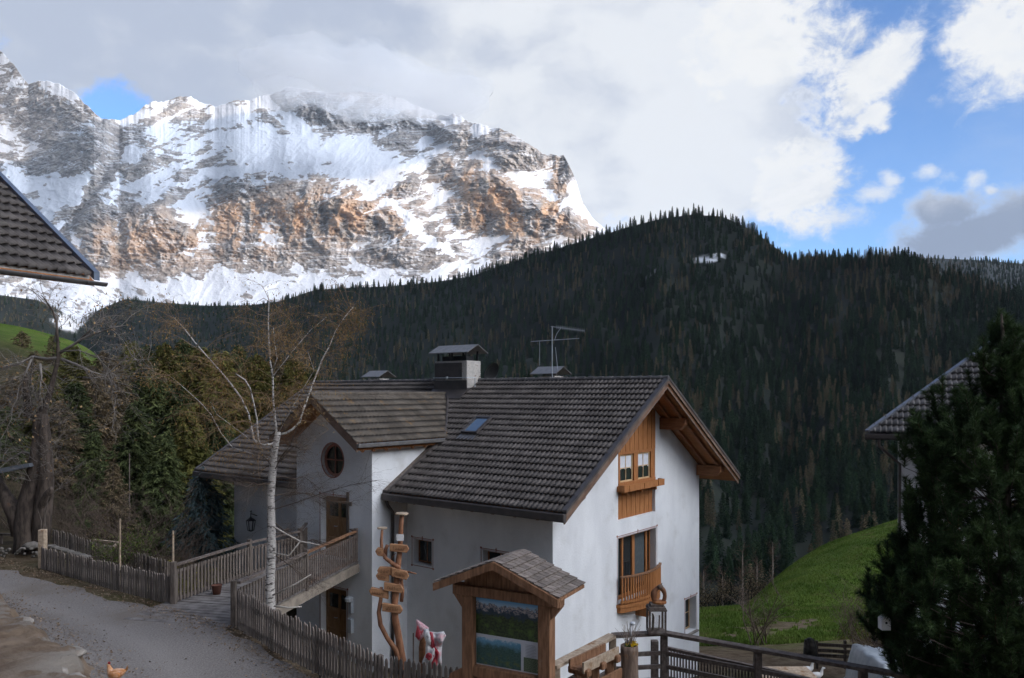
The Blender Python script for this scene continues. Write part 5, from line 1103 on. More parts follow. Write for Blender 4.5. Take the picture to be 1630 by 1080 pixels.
# ---- footbridge
fb = thing('footbridge', 'weathered plank footbridge with railings leading from the road to the upper door', 'footbridge', (-7.5, 20.5, ROADZ))
DZ = ROADZ + .0
poly = [(-6.63, 18.75), (-5.08, 25.75), (-5.3, 26.1), (-7.8, 28.0), (-7.1, 26.3), (-7.96, 23.8), (-8.86, 20.7)]
mb = MB(); y = 18.6; kk = 0
def inside(x, y):
    c = False; n = len(poly)
    for i in range(n):
        x1, y1 = poly[i]; x2, y2 = poly[(i + 1) % n]
        if (y1 > y) != (y2 > y) and x < (x2 - x1) * (y - y1) / (y2 - y1) + x1: c = not c
    return c
dirb = Vector((.215, .977, 0)); acr = Vector((-.977, .215, 0)); s = -.1
near0 = Vector((-6.63, 18.7, 0)); L_ = 7.25
while s < L_:
    w_ = .19; a0 = near0 + dirb * s; a1 = near0 + dirb * (s + w_)
    wid = 2.95 if s < 2 else (2.95 - .12 * (s - 2) if s < 6 else 2.5 + (s - 6) * .4)
    b0 = a0 + acr * wid; b1 = a1 + acr * wid
    if s < 1.2: pass
    dz = rq.uniform(-.006, .006); mb.prism([(a0.x, a0.y, DZ + dz), (b0.x, b0.y, DZ + dz), (b1.x, b1.y, DZ + dz), (a1.x, a1.y, DZ + dz)], (0, 0, .05)); s += w_ + .03
mb.build('deck', M_('deck_planks', (0.12, 0.105, 0.10), (0.21, 0.19, 0.18), 3, .9, .4, 20), fb, world=True)
mb = MB(); mb.beam(near0 + dirb * .2 + Vector((0, 0, DZ - .16)), near0 + dirb * L_ + Vector((0, 0, DZ - .16)), .14, .26); mb.beam(near0 + acr * 2.8 + dirb * .4 + Vector((0, 0, DZ - .16)), near0 + acr * 2.5 + dirb * L_ + Vector((0, 0, DZ - .16)), .14, .26); mb.build('bearer', M_('bearer_wood', (0.20, 0.165, 0.13), (0.30, 0.25, 0.20), 3, .9, .4), fb, world=True)
def railing(root, p0, p1, h=1.0, bal=.14, bw=.075, posts=(0, 1), mat=None, mrail=None, z0=ROADZ + .05, lowgap=.1):
    p0 = Vector((p0[0], p0[1], z0)); p1 = Vector((p1[0], p1[1], z0)); L = (p1 - p0).length; d = (p1 - p0) / L; up = Vector((0, 0, 1)); mrail = mrail or MT['rail_wood']; mat = mat or MT['grey_wood']
    mb = MB(); mb.beam(p0 + up * h, p1 + up * h, .11, .055); mb.build('handrail', mrail, root, world=True)
    mb = MB(); mb.beam(p0 + up * (h - .18), p1 + up * (h - .18), .045, .07); mb.beam(p0 + up * lowgap, p1 + up * lowgap, .045, .07); mb.build('rail', mrail, root, world=True)
    mb = MB(); s = bal / 2; sidev = d.cross(up) * .035
    while s < L - .02: q = p0 + d * s + sidev; mb.beam(q + up * .03, q + up * (h - .12 + rq.uniform(-.01, .01)), .02, bw, up=d); s += bal
    mb.build('balusters', mat, root, world=True)
    for t in posts:
        q = p0 + d * L * t; mb = MB(); mb.beam(q + up * (-.25), q + up * (h + .10), .11, .11, up=d); mb.build('post', mat, root, world=True)
railing(fb, (-8.90, 20.68), (-7.96, 23.8), posts=(1,)); railing(fb, (-7.96, 23.8), (-6.95, 25.75), posts=(1,)); railing(fb, (-6.95, 25.75), (-7.15, 27.3), posts=())
railing(fb, (-6.55, 18.8), (-5.85, 22.3), posts=(1,)); railing(fb, (-5.85, 22.3), (-5.12, 25.72), posts=(1,), mrail=MT['kiosk_wood'], mat=MT['rail_wood'])
railing(fb, (-5.12, 25.72), (-5.35, 26.1), posts=())
mb = MB(); p = P(345, 955, 21.6); mb.lathe((p.x, p.y, DZ + .05), [(.10, 0), (.14, .25), (.15, .26), (.13, .24)], 12); o = mb.build('flower_pot', M_('terracotta', (0.12, 0.05, 0.035), (0.16, 0.07, 0.05), 5), smooth=True); props(o, 'small dark terracotta pot standing on the footbridge', 'flower pot')

# ================================================================== NOTICE BOARD
Lp = Vector((-.74, 12.3, 0)); Rd = Vector((.888, -.46, 0)); Fd = Vector((-.46, -.888, 0))
kb = thing('notice_board', 'roofed wooden notice board with mountain panorama posters, beside the picket fence', 'notice board', (Lp.x, Lp.y, -5.4))
Rm = Matrix((( Rd.x, -Fd.x, 0), (Rd.y, -Fd.y, 0), (0, 0, 1)))
def K(u, v, z): return Lp + Rd * u + Fd * v + Vector((0, 0, z))
def kbox(mb, u0, u1, v0, v1, z0, z1):
    vs = [K(u, v, z) for z in (z0, z1) for u, v in ((u0, v1), (u1, v1), (u1, v0), (u0, v0))]; return mb.add(vs, [(3, 2, 1, 0), (4, 5, 6, 7), (0, 1, 5, 4), (1, 2, 6, 5), (2, 3, 7, 6), (3, 0, 4, 7)])
Wd = 1.51
for u in (0, Wd - .2): mb = MB(); kbox(mb, u, u + .2, -.1, .1, -5.7, -3.1); mb.build('post', MT['kiosk_wood'], kb, world=True, bevel=.012)
mb = MB(); kbox(mb, -.16, Wd + .16, -.085, .115, -3.16, -3.0); mb.build('top_beam', MT['kiosk_wood'], kb, world=True, bevel=.012)
mb = MB(); kbox(mb, .2, Wd - .2, -.07, .09, -4.40, -4.235); mb.build('bottom_beam', MT['kiosk_wood'], kb, world=True, bevel=.012)
for a, b in ((-.16, 0), (Wd, Wd + .16)):
    s_ = -1 if a < 0 else 1; x0 = 0 if a < 0 else Wd; mb = MB(); mb.prism([K(x0, -.06, -3.16), K(x0 + s_ * .16, -.06, -3.16), K(x0, -.06, -3.36)], Fd * .14); mb.build('bracket', MT['kiosk_wood'], kb, world=True)
    mb = MB(); mb.prism([K(x0, -.06, -4.30), K(x0 + s_ * .22, -.06, -4.42), K(x0 + s_ * .26, -.06, -4.52), K(x0, -.06, -4.5)], Fd * .14); mb.build('bracket', MT['kiosk_wood'], kb, world=True)
mb = MB(); kbox(mb, .0, Wd, -.06, -.03, -5.3, -4.42); mb.build('lower_panel', MT['kiosk_wood'], kb, world=True)
ap = -2.50; ez = -2.93; um = Wd / 2; ov = .29
mb = MB(); nbd = 11
for i in range(nbd):
    u0 = .02 + (Wd - .04) * i / nbd; u1 = u0 + (Wd - .04) / nbd - .006; zt = lambda u: -2.58 - abs(u - um) * (ap - ez) / (um + ov)
    vv = .02 + rq.uniform(0, .012); mb.prism([K(u0, vv, -3.0), K(u1, vv, -3.0), K(u1, vv, zt(u1)), K(u0, vv, zt(u0))], Fd * .02)
mb.build('gable_boards', MT['kiosk_wood'], kb, world=True)
sh_v = []; 
for sg in (-1, 1):
    e = K(um + sg * (um + ov), 0, ez); a = K(um, 0, ap); dd = (a - e); Ls = dd.length
    tv = []; tf = []; tt = []; rows_ = 8; ncol = 7
    for r_ in range(rows_):
        for c_ in range(ncol):
            s0, s1 = r_ / rows_, min(1.0, (r_ + 1.12) / rows_); v0 = -.55 + 1.0 * c_ / ncol; v1 = v0 + 1.0 / ncol - .012; b_ = len(tv); nrm = dd.cross(Fd).normalized(); nrm = nrm if nrm.z > 0 else -nrm
            for q, s_, vz in ((.035, s0, v0), (.035, s0, v1), (.012, s1, v1), (.012, s1, v0)): tv.append(e + dd * s_ + Fd * vz + nrm * q)
            for q, s_, vz in ((.018, s0, v0), (.018, s0, v1), (.0, s1, v1), (.0, s1, v0)): tv.append(e + dd * s_ + Fd * vz + nrm * q)
            tf += [(b_, b_ + 1, b_ + 2, b_ + 3), (b_, b_ + 4, b_ + 5, b_ + 1), (b_ + 1, b_ + 5, b_ + 6, b_ + 2), (b_ + 3, b_ + 7, b_ + 4, b_), (b_ + 2, b_ + 6, b_ + 7, b_ + 3)]; tt += [rq.uniform(.75, 1.25)] * 8
    Mk = MINV[kb.name]; npmesh('shingles', np.array([tuple(Mk @ p) for p in tv]), np.array(tf), MT['shingle'], False, {'tint': tt}, kb)
    mb = MB(); dn = Vector((0, 0, -.05)); mb.prism([e + Fd * .43 + dn, a + Fd * .43 + dn, a - Fd * .53 + dn, e - Fd * .53 + dn], (0, 0, .045)); mb.build('roof_boards', MT['kiosk_wood'], kb, world=True)
    mb = MB(); mb.prism([e + Fd * .42 + Vector((0, 0, -.12)), a + Fd * .42 + Vector((0, 0, -.12)), a + Fd * .42 + Vector((0, 0, .0)), e + Fd * .42 + Vector((0, 0, .0))], Fd * .05); mb.build('barge_board', MT['kiosk_wood'], kb, world=True)
# posters: a valley panorama above, a relief map below, a text block and a small photo
def poster_mat(name, kind):
    m = bpy.data.materials.new(name); m.use_nodes = True; g = G(m.node_tree); b = m.node_tree.nodes['Principled BSDF']
    u = g.new('ShaderNodeAttribute', attribute_name='pu').outputs['Fac']; v = g.new('ShaderNodeAttribute', attribute_name='pv').outputs['Fac']
    c = g.new('ShaderNodeCombineXYZ'); g.l.new(u, c.inputs[0]); g.l.new(v, c.inputs[1]); V_ = c.outputs[0]
    n_ = g.noise(V_, 5, 8, .65); n2_ = g.noise(g.vm('MULTIPLY', V_, (1, 1.4, 1)), 14, 8, .7)
    vv = g.math('ADD', v, g.math('MULTIPLY', g.math('SUBTRACT', n_, .5), .55))
    if kind == 'top':
        col = g.mix(g.ss(n2_, .35, .65), (0.008, 0.016, 0.010), (0.05, 0.085, 0.025)); col = g.mix(g.math('MULTIPLY', g.ss(g.noise(V_, 3.2, 6, .6), .5, .62), g.ss(v, .65, .3)), col, (0.075, 0.14, 0.025))
        rockc = g.mix(g.ss(n2_, .42, .58), (0.05, 0.08, 0.14), (0.46, 0.40, 0.37)); col = g.mix(g.ss(vv, .50, .58), col, (0.02, 0.045, 0.075)); col = g.mix(g.ss(vv, .62, .70), col, rockc)
        col = g.mix(g.ss(vv, .80, .86), col, g.mix(g.ss(v, .8, 1.0), (0.36, 0.52, 0.66), (0.07, 0.32, 0.60)))
    elif kind == 'map':
        col = g.mix(g.ss(n2_, .35, .65), (0.012, 0.045, 0.045), (0.05, 0.12, 0.10)); col = g.mix(g.math('MULTIPLY', g.ss(g.noise(V_, 4, 6, .6), .48, .62), g.ss(v, .6, .1)), col, (0.10, 0.13, 0.035)); col = g.mix(g.ss(vv, .6, .95), col, (0.12, 0.30, 0.44)); col = g.mix(g.ss(vv, .9, 1.02), col, (0.5, 0.55, 0.6))
    elif kind == 'pic': col = g.mix(g.ss(n2_, .4, .6), (0.02, 0.04, 0.015), (0.16, 0.20, 0.12))
    else: col = (0.56, 0.56, 0.60, 1)
    g.put(b.inputs['Base Color'], col); b.inputs['Roughness'].default_value = .35; return m
def poster(name, u0, u1, z0, z1, mat, v=.0):
    n_ = 2; V = []; 
    vs = [K(u0, v, z0), K(u1, v, z0), K(u1, v, z1), K(u0, v, z1)] + [K(u0, v - .01, z0), K(u1, v - .01, z0), K(u1, v - .01, z1), K(u0, v - .01, z1)]
    Mk = MINV[kb.name]; sc_ = (u1 - u0) / (z1 - z0)
    return npmesh(name, np.array([tuple(Mk @ p) for p in vs]), np.array([(0, 1, 2, 3), (7, 6, 5, 4), (0, 4, 5, 1), (1, 5, 6, 2), (2, 6, 7, 3), (3, 7, 4, 0)]), mat, False, {'pu': [0, sc_, sc_, 0] * 2, 'pv': [0, 0, 1, 1] * 2}, kb)
pa, pb = .205, Wd - .205; zt_, zb_ = -3.17, -4.225
poster('panorama_poster', pa, pb, zt_ - .575, zt_, poster_mat('panorama_print', 'top'))
poster('poster_sheet', pa, pb, zb_, zt_ - .578, poster_mat('white_print', 'w'), -.002)
poster('map_poster', pa + .01, pa + .78, zb_ + .02, zt_ - .62, poster_mat('map_print', 'map'), .006)
poster('photo_print', pa + .83, pb - .01, zb_ + .02, zb_ + .23, poster_mat('photo_print', 'pic'), .006)
mb = MB()
for i in range(9): mb.prism([K(pa + .86, .008, zb_ + .42 - i * .022), K(pa + .86 + rq.uniform(.13, .2), .008, zb_ + .42 - i * .022), K(pa + .86 + .17, .008, zb_ + .425 - i * .022), K(pa + .86, .008, zb_ + .425 - i * .022)], Fd * .001)
mb.build('text_lines', M_('printed_text', (0.25, 0.25, 0.28)), kb, world=True)

# ================================================================== CARVED SIGNPOST
ts = thing('wooden_signpost', 'peeled branching trunk carrying eight carved wooden arrow boards, behind the picket fence', 'signpost', (-2.05, 14.3, ROADZ))
TY = 14.25
def tpath(mb, pts, r, n=10, Y=TY): mb.tube([P(a, b, Y) for a, b in pts], [q * .70 for q in r], n, wob=.10, rnd=rq)
mb = MB(); tpath(mb, [(641, 1110), (640, 1050), (634, 1010), (629, 985), (628, 965), (630, 945), (632, 925), (634, 900), (637, 870), (638, 845), (640, 820)], [.11, .105, .095, .09, .085, .085, .08, .075, .07, .065, .06]); mb.build('trunk', MT['pine_wood'], ts, world=True, smooth=True)
mb = MB(); tpath(mb, [(637, 1060), (630, 1035), (616, 1015), (606, 995), (603, 975), (606, 955), (607, 935)], [.075, .07, .065, .06, .055, .05, .045], Y=TY - .06)
tpath(mb, [(637, 905), (628, 899), (615, 890), (608, 880), (607, 860), (608.5, 842)], [.055, .055, .05, .045, .04, .035], Y=TY - .05); tpath(mb, [(613, 890), (614, 875), (617, 868)], [.05, .05, .05], Y=TY)
tpath(mb, [(639, 958), (641, 940), (639, 925), (641, 915)], [.05, .05, .04, .035], Y=TY + .08); tpath(mb, [(648, 910), (656, 912), (663, 914)], [.025, .02, .015], n=6); tpath(mb, [(622, 892), (626, 885), (630, 881)], [.012, .01, .008], n=5)
mb.build('branch', MT['pine_wood'], ts, world=True, smooth=True)
mb = MB()
for px, py, r in ((640, 818, .115), (608.5, 841, .09)): c = P(px, py, TY); mb.lathe(c, [(r, -.012), (r * 1.02, 0), (r, .014)], 14)
mb.build('cap_disc', MT['pale_wood'], ts, world=True)
SB = M_('carved_board', (0.23, 0.11, 0.055), (0.35, 0.185, 0.095), 5, .75, .3, 24, stretch=(1, 4, 4)); SE = MT['pale_wood']
def sign(x0, y0, x1, y1, hpx, tip, Y=TY - .13):
    a, b = P(x0, y0, Y), P(x1, y1, Y + .05); hh = hpx / F * Y / 2; d = (b - a); up = Vector((0, 0, 1)); L = d.length; t = d / L; pw = hh * .6
    pl = [a - up * hh, a + up * hh, b - t * (pw if tip > 0 else 0) + up * hh, b + (up * 0 if tip > 0 else up * 0), b - t * (pw if tip > 0 else 0) - up * hh]
    if tip < 0: pl = [a, a + t * pw + up * hh, b + up * hh, b - up * hh, a + t * pw - up * hh]
    mb = MB(); mb.prism(pl, (0, .07, 0)); o = mb.build('sign_board', SB, ts, world=True, bevel=.008)
    m2 = MB(); nn_ = max(3, int(L / .045))
    for i in range(nn_):                              # carved strokes, too worn to read
        q = a + t * (L * (.2 + .6 * i / nn_)) + Vector((0, -.003, 0)); k = rq.choice((0, 1, 2)); w_ = .012
        m2.beam(q - up * hh * .4, q + up * hh * (.15 + .25 * (k == 0)), .008, .006)
        if k: m2.beam(q + up * hh * (.15 if k == 1 else -.35), q + t * .022 + up * hh * (.15 if k == 1 else -.35), .006, .008)
    m2.build('carved_letters', M_('carved_groove', (0.10, 0.045, 0.02)) if 'cg' not in globals() else cg, o, world=True)
cg = M_('carved_groove', (0.10, 0.045, 0.02))
for a in ((597, 878, 610, 880, 13, -1), (620, 872, 651, 875, 12, 1), (600, 909, 625, 910, 13, -1), (598, 917, 619, 921, 12, -1), (623, 911, 651, 918, 14, 1), (611, 934, 642, 939, 13, 1), (587, 941, 618, 948, 13, -1), (608, 967, 641, 972, 13, 1)): sign(*a)
mb = MB(); c = P(637, 856, TY - .1); mb.box(c, (.13, .01, .12)); mb.build('paper_notice', MT['white_paper'], ts, world=True)

# ================================================================== CLOTH-WRAPPED FIGURE
ws_ = thing('wrapped_post', 'dark wooden post draped with red and white printed cloth, right of the signpost', 'draped post', (-1.6, 13.6, ROADZ))
WY_ = 13.3
mb = MB(); mb.tube([P(672, 1100, WY_), P(672, 1030, WY_), P(676, 1000, WY_)], [.06, .06, .05], 8); mb.build('post', MT['wood_brown'], ws_, world=True, smooth=True)
mb = MB(); mb.tube([P(658, 1080, WY_ - .1), P(658, 1008, WY_ - .1)], .012, 6); mb.build('stick', MT['fascia'], ws_, world=True)
def cloth(name, outline, mat, Y=WY_ - .1, bulge=.10, seed=1):
    pts = np.array(outline, float); cx, cy = pts.mean(0); n = len(pts); m_ = 14; V = []; rs = np.random.RandomState(seed)
    per = []
    for i in range(n):
        a, b = pts[i], pts[(i + 1) % n]
        for k in range(4): per.append(a + (b - a) * k / 4)
    per = np.array(per); N = len(per); rows = []
    for j in range(m_):
        q = 1 - j / (m_ - 1) * .999; X_ = cx + (per[:, 0] - cx) * q; Y_ = cy + (per[:, 1] - cy) * q
        fold = (fbm(X_ / 4.5, Y_ / 12, 4, seed) - .5) * .16
        D_ = Y - bulge * np.sqrt(max(0, 1 - q * q)) + fold * (1 if j else .5); rows.append(np.stack([(X_ - CX) / F * D_, D_, (HY - Y_) / F * D_], -1))
    Mw = MINV[ws_.name]; V = np.array(rows).reshape(-1, 3); A = np.array(Mw); V = V @ A[:3, :3].T + A[:3, 3]
    i = np.arange(N * m_).reshape(m_, N); j2 = np.roll(i, -1, 1); Fq = np.stack([i[:-1].ravel(), j2[:-1].ravel(), j2[1:].ravel(), i[1:].ravel()], 1)
    o = npmesh(name, V, Fq, mat, True, None, ws_); so_ = o.modifiers.new('thick', 'SOLIDIFY'); so_.thickness = .012; return o
CW = M_('white_printed_cloth', (0.62, 0.60, 0.60), (0.70, 0.42, 0.44), 7, .8, .2, 10, lo=.5, hi=.66); CR = M_('red_cloth', (0.42, 0.02, 0.035), (0.55, 0.10, 0.12), 6, .75, .2, 10); CP = M_('pale_pink_cloth', (0.60, 0.50, 0.50), (0.66, 0.30, 0.34), 5, .8, .2, 10)
CB = M_('white_cloth', (0.66, 0.64, 0.64), (0.72, 0.72, 0.72), 6, .75, .2, 10)
cloth('cloth', [(663, 987), (669, 991), (682, 1000), (678, 1008), (668, 1020), (663, 1014), (664, 1000)], CP, seed=3)
cloth('red_band', [(665, 996), (675, 997), (671, 1010), (666, 1018), (662, 1013)], CR, Y=WY_ - .18, bulge=.05, seed=5)
cloth('white_band', [(676, 1003), (681, 1002), (685, 1014), (685, 1027), (679, 1022), (675, 1012)], CB, Y=WY_ - .22, bulge=.06, seed=6)
cloth('cloth', [(682, 1006), (697, 1008), (706, 1006), (709, 1012), (703, 1024), (702, 1040), (702, 1066), (692, 1066), (686, 1040)], CW, seed=7)
cloth('red_band', [(684, 1006), (688, 1008), (691, 1028), (698, 1040), (694, 1064), (687, 1064), (690, 1040), (686, 1026)], CR, Y=WY_ - .2, bulge=.05, seed=8)
cloth('white_band', [(681, 1028), (691, 1032), (692, 1042), (688, 1060), (672, 1056), (679, 1040)], CB, Y=WY_ - .24, bulge=.05, seed=9)
cloth('heart_print', [(679, 1042), (682, 1040), (686, 1042), (687, 1046), (683, 1051), (678, 1047)], CR, Y=WY_ - .33, bulge=.015, seed=10)

# ================================================================== TERRACE RAILING + THINGS ON IT
tz = -4.36
tr = thing('terrace_railing', 'weathered brown terrace railing across the foreground', 'railing', (2.6, 14.2, -5.45))
pA = [(.64, 12.45), (1.80, 14.05), (2.75, 14.2), (5.75, 12.25), (9.5, 9.8)]
def rail_run(a, b, posts, m, widerail=.17):
    a3 = Vector((a[0], a[1], tz)); b3 = Vector((b[0], b[1], tz)); mb = MB(); mb.beam(a3, b3, widerail, .055); mb.build('handrail', m, tr, world=True)
    for dz in (-.36, -.60, -.84):
        mb = MB(); mb.beam(a3 + Vector((0, 0, dz)), b3 + Vector((0, 0, dz)), .05, .07); mb.build('rail', MT['rail_wood'], tr, world=True)
    for t in posts: p = a3.lerp(b3, t); mb = MB(); mb.b2((p.x - .06, p.y - .05, -5.5), (p.x + .06, p.y + .07, tz - .03)); mb.build('post', MT['rail_wood'] if m is MT['rail_wood'] else MT['pale_wood'], tr, world=True, bevel=.008)
rail_run(pA[0], pA[1], (.06, .55, 1.0), MT['pale_wood']); rail_run(pA[1], pA[2], (), MT['rail_wood']); rail_run(pA[2], pA[3], (0.0, .47, .93), MT['rail_wood']); rail_run(pA[3], pA[4], (.5,), MT['rail_wood'])
# lantern on the corner post
lx, ly = 2.60, 14.16; lt = thing('lantern', 'dark square wooden lantern with glass sides on the terrace corner post', 'lantern', (lx, ly, tz + .03))
mb = MB()
for dx in (-.14, .14):
    for dy in (-.14, .14): mb.b2((lx + dx - .016, ly + dy - .016, tz + .05), (lx + dx + .016, ly + dy + .016, tz + .46))
mb.b2((lx - .155, ly - .155, tz + .028), (lx + .155, ly + .155, tz + .062)); mb.b2((lx - .165, ly - .165, tz + .44), (lx + .165, ly + .165, tz + .47)); mb.build('frame', MT['rail_wood'], lt, world=True)
for dx, dy, sx_, sy_ in ((0, -.14, .122, .003), (0, .14, .122, .003), (-.14, 0, .003, .122), (.14, 0, .003, .122)):
    m2 = MB(); m2.b2((lx + dx - sx_, ly + dy - sy_, tz + .062), (lx + dx + sx_, ly + dy + sy_, tz + .44)); 
    pm = bpy.data.materials.get('clear_pane')
    if not pm:
        pm = bpy.data.materials.new('clear_pane'); pm.use_nodes = True; nt_ = pm.node_tree; nt_.nodes.clear(); gg = G(nt_); o__ = gg.new('ShaderNodeOutputMaterial'); mx_ = gg.new('ShaderNodeMixShader'); mx_.inputs[0].default_value = .10; t__ = gg.new('ShaderNodeBsdfTransparent'); gl_ = gg.new('ShaderNodeBsdfGlossy'); gl_.inputs['Roughness'].default_value = .05; gg.l.new(t__.outputs[0], mx_.inputs[1]); gg.l.new(gl_.outputs[0], mx_.inputs[2]); gg.l.new(mx_.outputs[0], o__.inputs[0])
    m2.build('pane', pm, lt, world=True)
mb = MB(); mb.b2((lx - .15, ly - .15, tz + .47), (lx + .15, ly + .15, tz + .50)); mb.b2((lx - .11, ly - .11, tz + .50), (lx + .11, ly + .11, tz + .55)); mb.build('roof', MT['rail_wood'], lt, world=True)
mb = MB(); mb.tube([(lx - .06, ly, tz + .07), (lx - .05, ly, tz + .3), (lx - .07, ly, tz + .36)], [.022, .022, .015], 8); mb.tube([(lx + .06, ly, tz + .33), (lx + .05, ly, tz + .08), (lx, ly, tz + .07)], .012, 6); mb.build('candle_holder', MT['grey_wood'], lt, world=True)
# carved wooden ring ornament behind it
ox = P(1046, 949, 14.18); ox.x = 2.66; co = thing('carved_ornament', 'carved reddish wooden ring-shaped ornament standing behind the lantern', 'ornament', (ox.x, ox.y, tz))
mb = MB(); ring = [ox + Vector((math.cos(t * math.pi / 9) * .10, 0, math.sin(t * math.pi / 9) * .15 + .0)) for t in range(18)]; mb.tube(ring + ring[:1], [.035, .04, .045, .045, .04, .038, .04, .05, .06, .06, .05, .045, .05, .055, .05, .045, .04, .035, .035], 8, cap=False); mb.build('ring', MT['pine_wood'], co, world=True, smooth=True)
mb = MB(); mb.lathe((ox.x, ox.y, tz + .55), [(.13, 0), (.13, .03), (.08, .035)], 12); mb.build('base', MT['wood_orange'], co, world=True, smooth=False)
mb = MB(); mb.blobm(ox + Vector((.01, -.02, .17)), (.06, .05, .045), rq, 10, .1); mb.tube([ox + Vector((.03, 0, .19)), ox + Vector((.05, 0, .235))], [.02, .006], 6); mb.build('head', MT['fascia'], co, world=True, smooth=True)
# hollow log planter
q = P(1002, 1030, 13.7); lg = thing('log_planter', 'hollow log planter with yellow flowers and dry twigs by the terrace railing', 'planter', (q.x, q.y, -5.5))
mb = MB(); prof = []
n_ = 20; Vs = []
for j, (zz, r) in enumerate(((-5.6, .19), (-5.2, .165), (-4.9, .15), (-4.65, .148), (-4.5, .155), (-4.42, .15), (-4.42, .12), (-4.47, .115))):
    for k in range(n_):
        t = 2 * math.pi * k / n_; rr_ = r * (1 + .06 * math.sin(3 * t + zz * 2) + .03 * math.sin(7 * t)); Vs.append((q.x + rr_ * math.cos(t), q.y + rr_ * math.sin(t), zz))
mb.add(Vs, [(j * n_ + k, j * n_ + (k + 1) % n_, (j + 1) * n_ + (k + 1) % n_, (j + 1) * n_ + k) for j in range(7) for k in range(n_)]); mb.build('log', M_('bark_log', (0.16, 0.11, 0.085), (0.30, 0.21, 0.155), 4, .9, .8, 12, stretch=(4, 4, .7), c3=(0.36, 0.18, 0.08), s3=2.5), lg, world=True, smooth=True)
mb = MB(); mb.lathe((q.x, q.y, -4.50), [(.12, 0), (.115, .03)], 16); mb.build('soil', MT['dirt'], lg, world=True)
mb = MB()
for i in range(46):
    t = rq.uniform(0, 6.28); r = rq.uniform(0, .12); c = Vector((q.x + .02 + r * math.cos(t), q.y - .02 + r * math.sin(t), -4.46)); tip = c + Vector((rq.uniform(-.07, .07), rq.uniform(-.07, .04), rq.uniform(.04, .1))); s2 = Vector((rq.uniform(-1, 1), rq.uniform(-1, 1), 0)).normalized() * .015; mb.add([c - s2, c + s2, tip], [(0, 1, 2)])
mb.build('leaves', M_('leaf_green', (0.03, 0.07, 0.015), (0.06, 0.12, 0.03), 9), lg, world=True)
for i in range(16):
    t = rq.uniform(0, 6.28); r = rq.uniform(0, .10); c = Vector((q.x + .045 + r * math.cos(t), q.y - .05 + r * math.sin(t), -4.385 + rq.uniform(-.02, .035))); mb = MB()
    for k in range(5): a_ = k * 1.257 + i; e1 = Vector((math.cos(a_ - .5), -.3, math.sin(a_ - .5))) * .022; e2 = Vector((math.cos(a_ + .5), -.3, math.sin(a_ + .5))) * .022; mb.add([c, c + e1, c + (e1 + e2) * .75 + Vector((0, -.006, 0)), c + e2], [(0, 1, 2, 3)])
    mb.build('flower', bpy.data.materials.get('yellow_petal') or M_('yellow_petal', (0.75, 0.50, 0.01), (0.62, 0.36, 0.01), 20), lg, world=True)
mb = MB()
for i in range(34):
    a_ = Vector((q.x + rq.uniform(-.07, .06), q.y + rq.uniform(-.05, .05), -4.45)); d_ = Vector((rq.uniform(-.55, .45), rq.uniform(-.3, .3), 1)); L = rq.uniform(.22, .5); pts = [a_]
    for k in range(4): d_ += Vector((rq.uniform(-.25, .25), rq.uniform(-.2, .2), rq.uniform(-.1, .1))); pts.append(pts[-1] + d_.normalized() * L / 4)
    mb.tube(pts, [.006, .005, .004, .003, .002], 4)
mb.build('twigs', M_('dry_twig', (0.20, 0.15, 0.12), (0.36, 0.29, 0.24), 9), lg, world=True)
mb = MB(); c = P(1007, 993, 13.6); mb.blobm(c, (.045, .045, .032), rq, 12, .08); mb.tube([P(1004, 1012, 13.6), P(1004, 993, 13.6)], .02, 6); mb.build('white_ornament', MT['curtain'], lg, world=True, smooth=True)
# trough bench
tbx = thing('planter_bench', 'rustic plank trough on thick wooden blocks in front of the terrace railing', 'trough', (1.6, 12.6, -5.4))
A0 = P(928, 1062, 12.35); A1 = P(984, 1034, 13.15); dT = (A1 - A0); dT.z = 0; zt2 = -4.27; A0.z = A1.z = zt2; nT = Vector((-dT.y, dT.x, 0)).normalized()
for off in (0, .26): mb = MB(); mb.beam(A0 + nT * off + Vector((0, 0, -.08)), A1 + nT * off + Vector((0, 0, -.08)), .035, .17); mb.build('side_plank', MT['kiosk_wood'] if off else MT['pale_wood'], tbx, world=True)
mb = MB(); mb.beam(A0 + nT * .13 + Vector((0, 0, -.15)), A1 + nT * .13 + Vector((0, 0, -.15)), .24, .03); mb.build('bottom', MT['kiosk_wood'], tbx, world=True)
for t in (.08, .5, .92):
    p = A0.lerp(A1, t) + nT * .12; mb = MB(); mb.beam(p + Vector((0, 0, -.17)) - nT * .2, p + Vector((0, 0, -.17)) + nT * .2, .12, .12); mb.beam(p + Vector((0, 0, -.2)), p + Vector((0, 0, -1.0)), .14, .14); mb.build('leg', MT['kiosk_wood'], tbx, world=True, bevel=.02)
mb = MB(); mb.beam(A0 - nT * .06 + Vector((0, 0, -.42)), A1 - nT * .06 + Vector((0, 0, -.42)), .04, .16); mb.build('lower_plank', MT['kiosk_wood'], tbx, world=True)
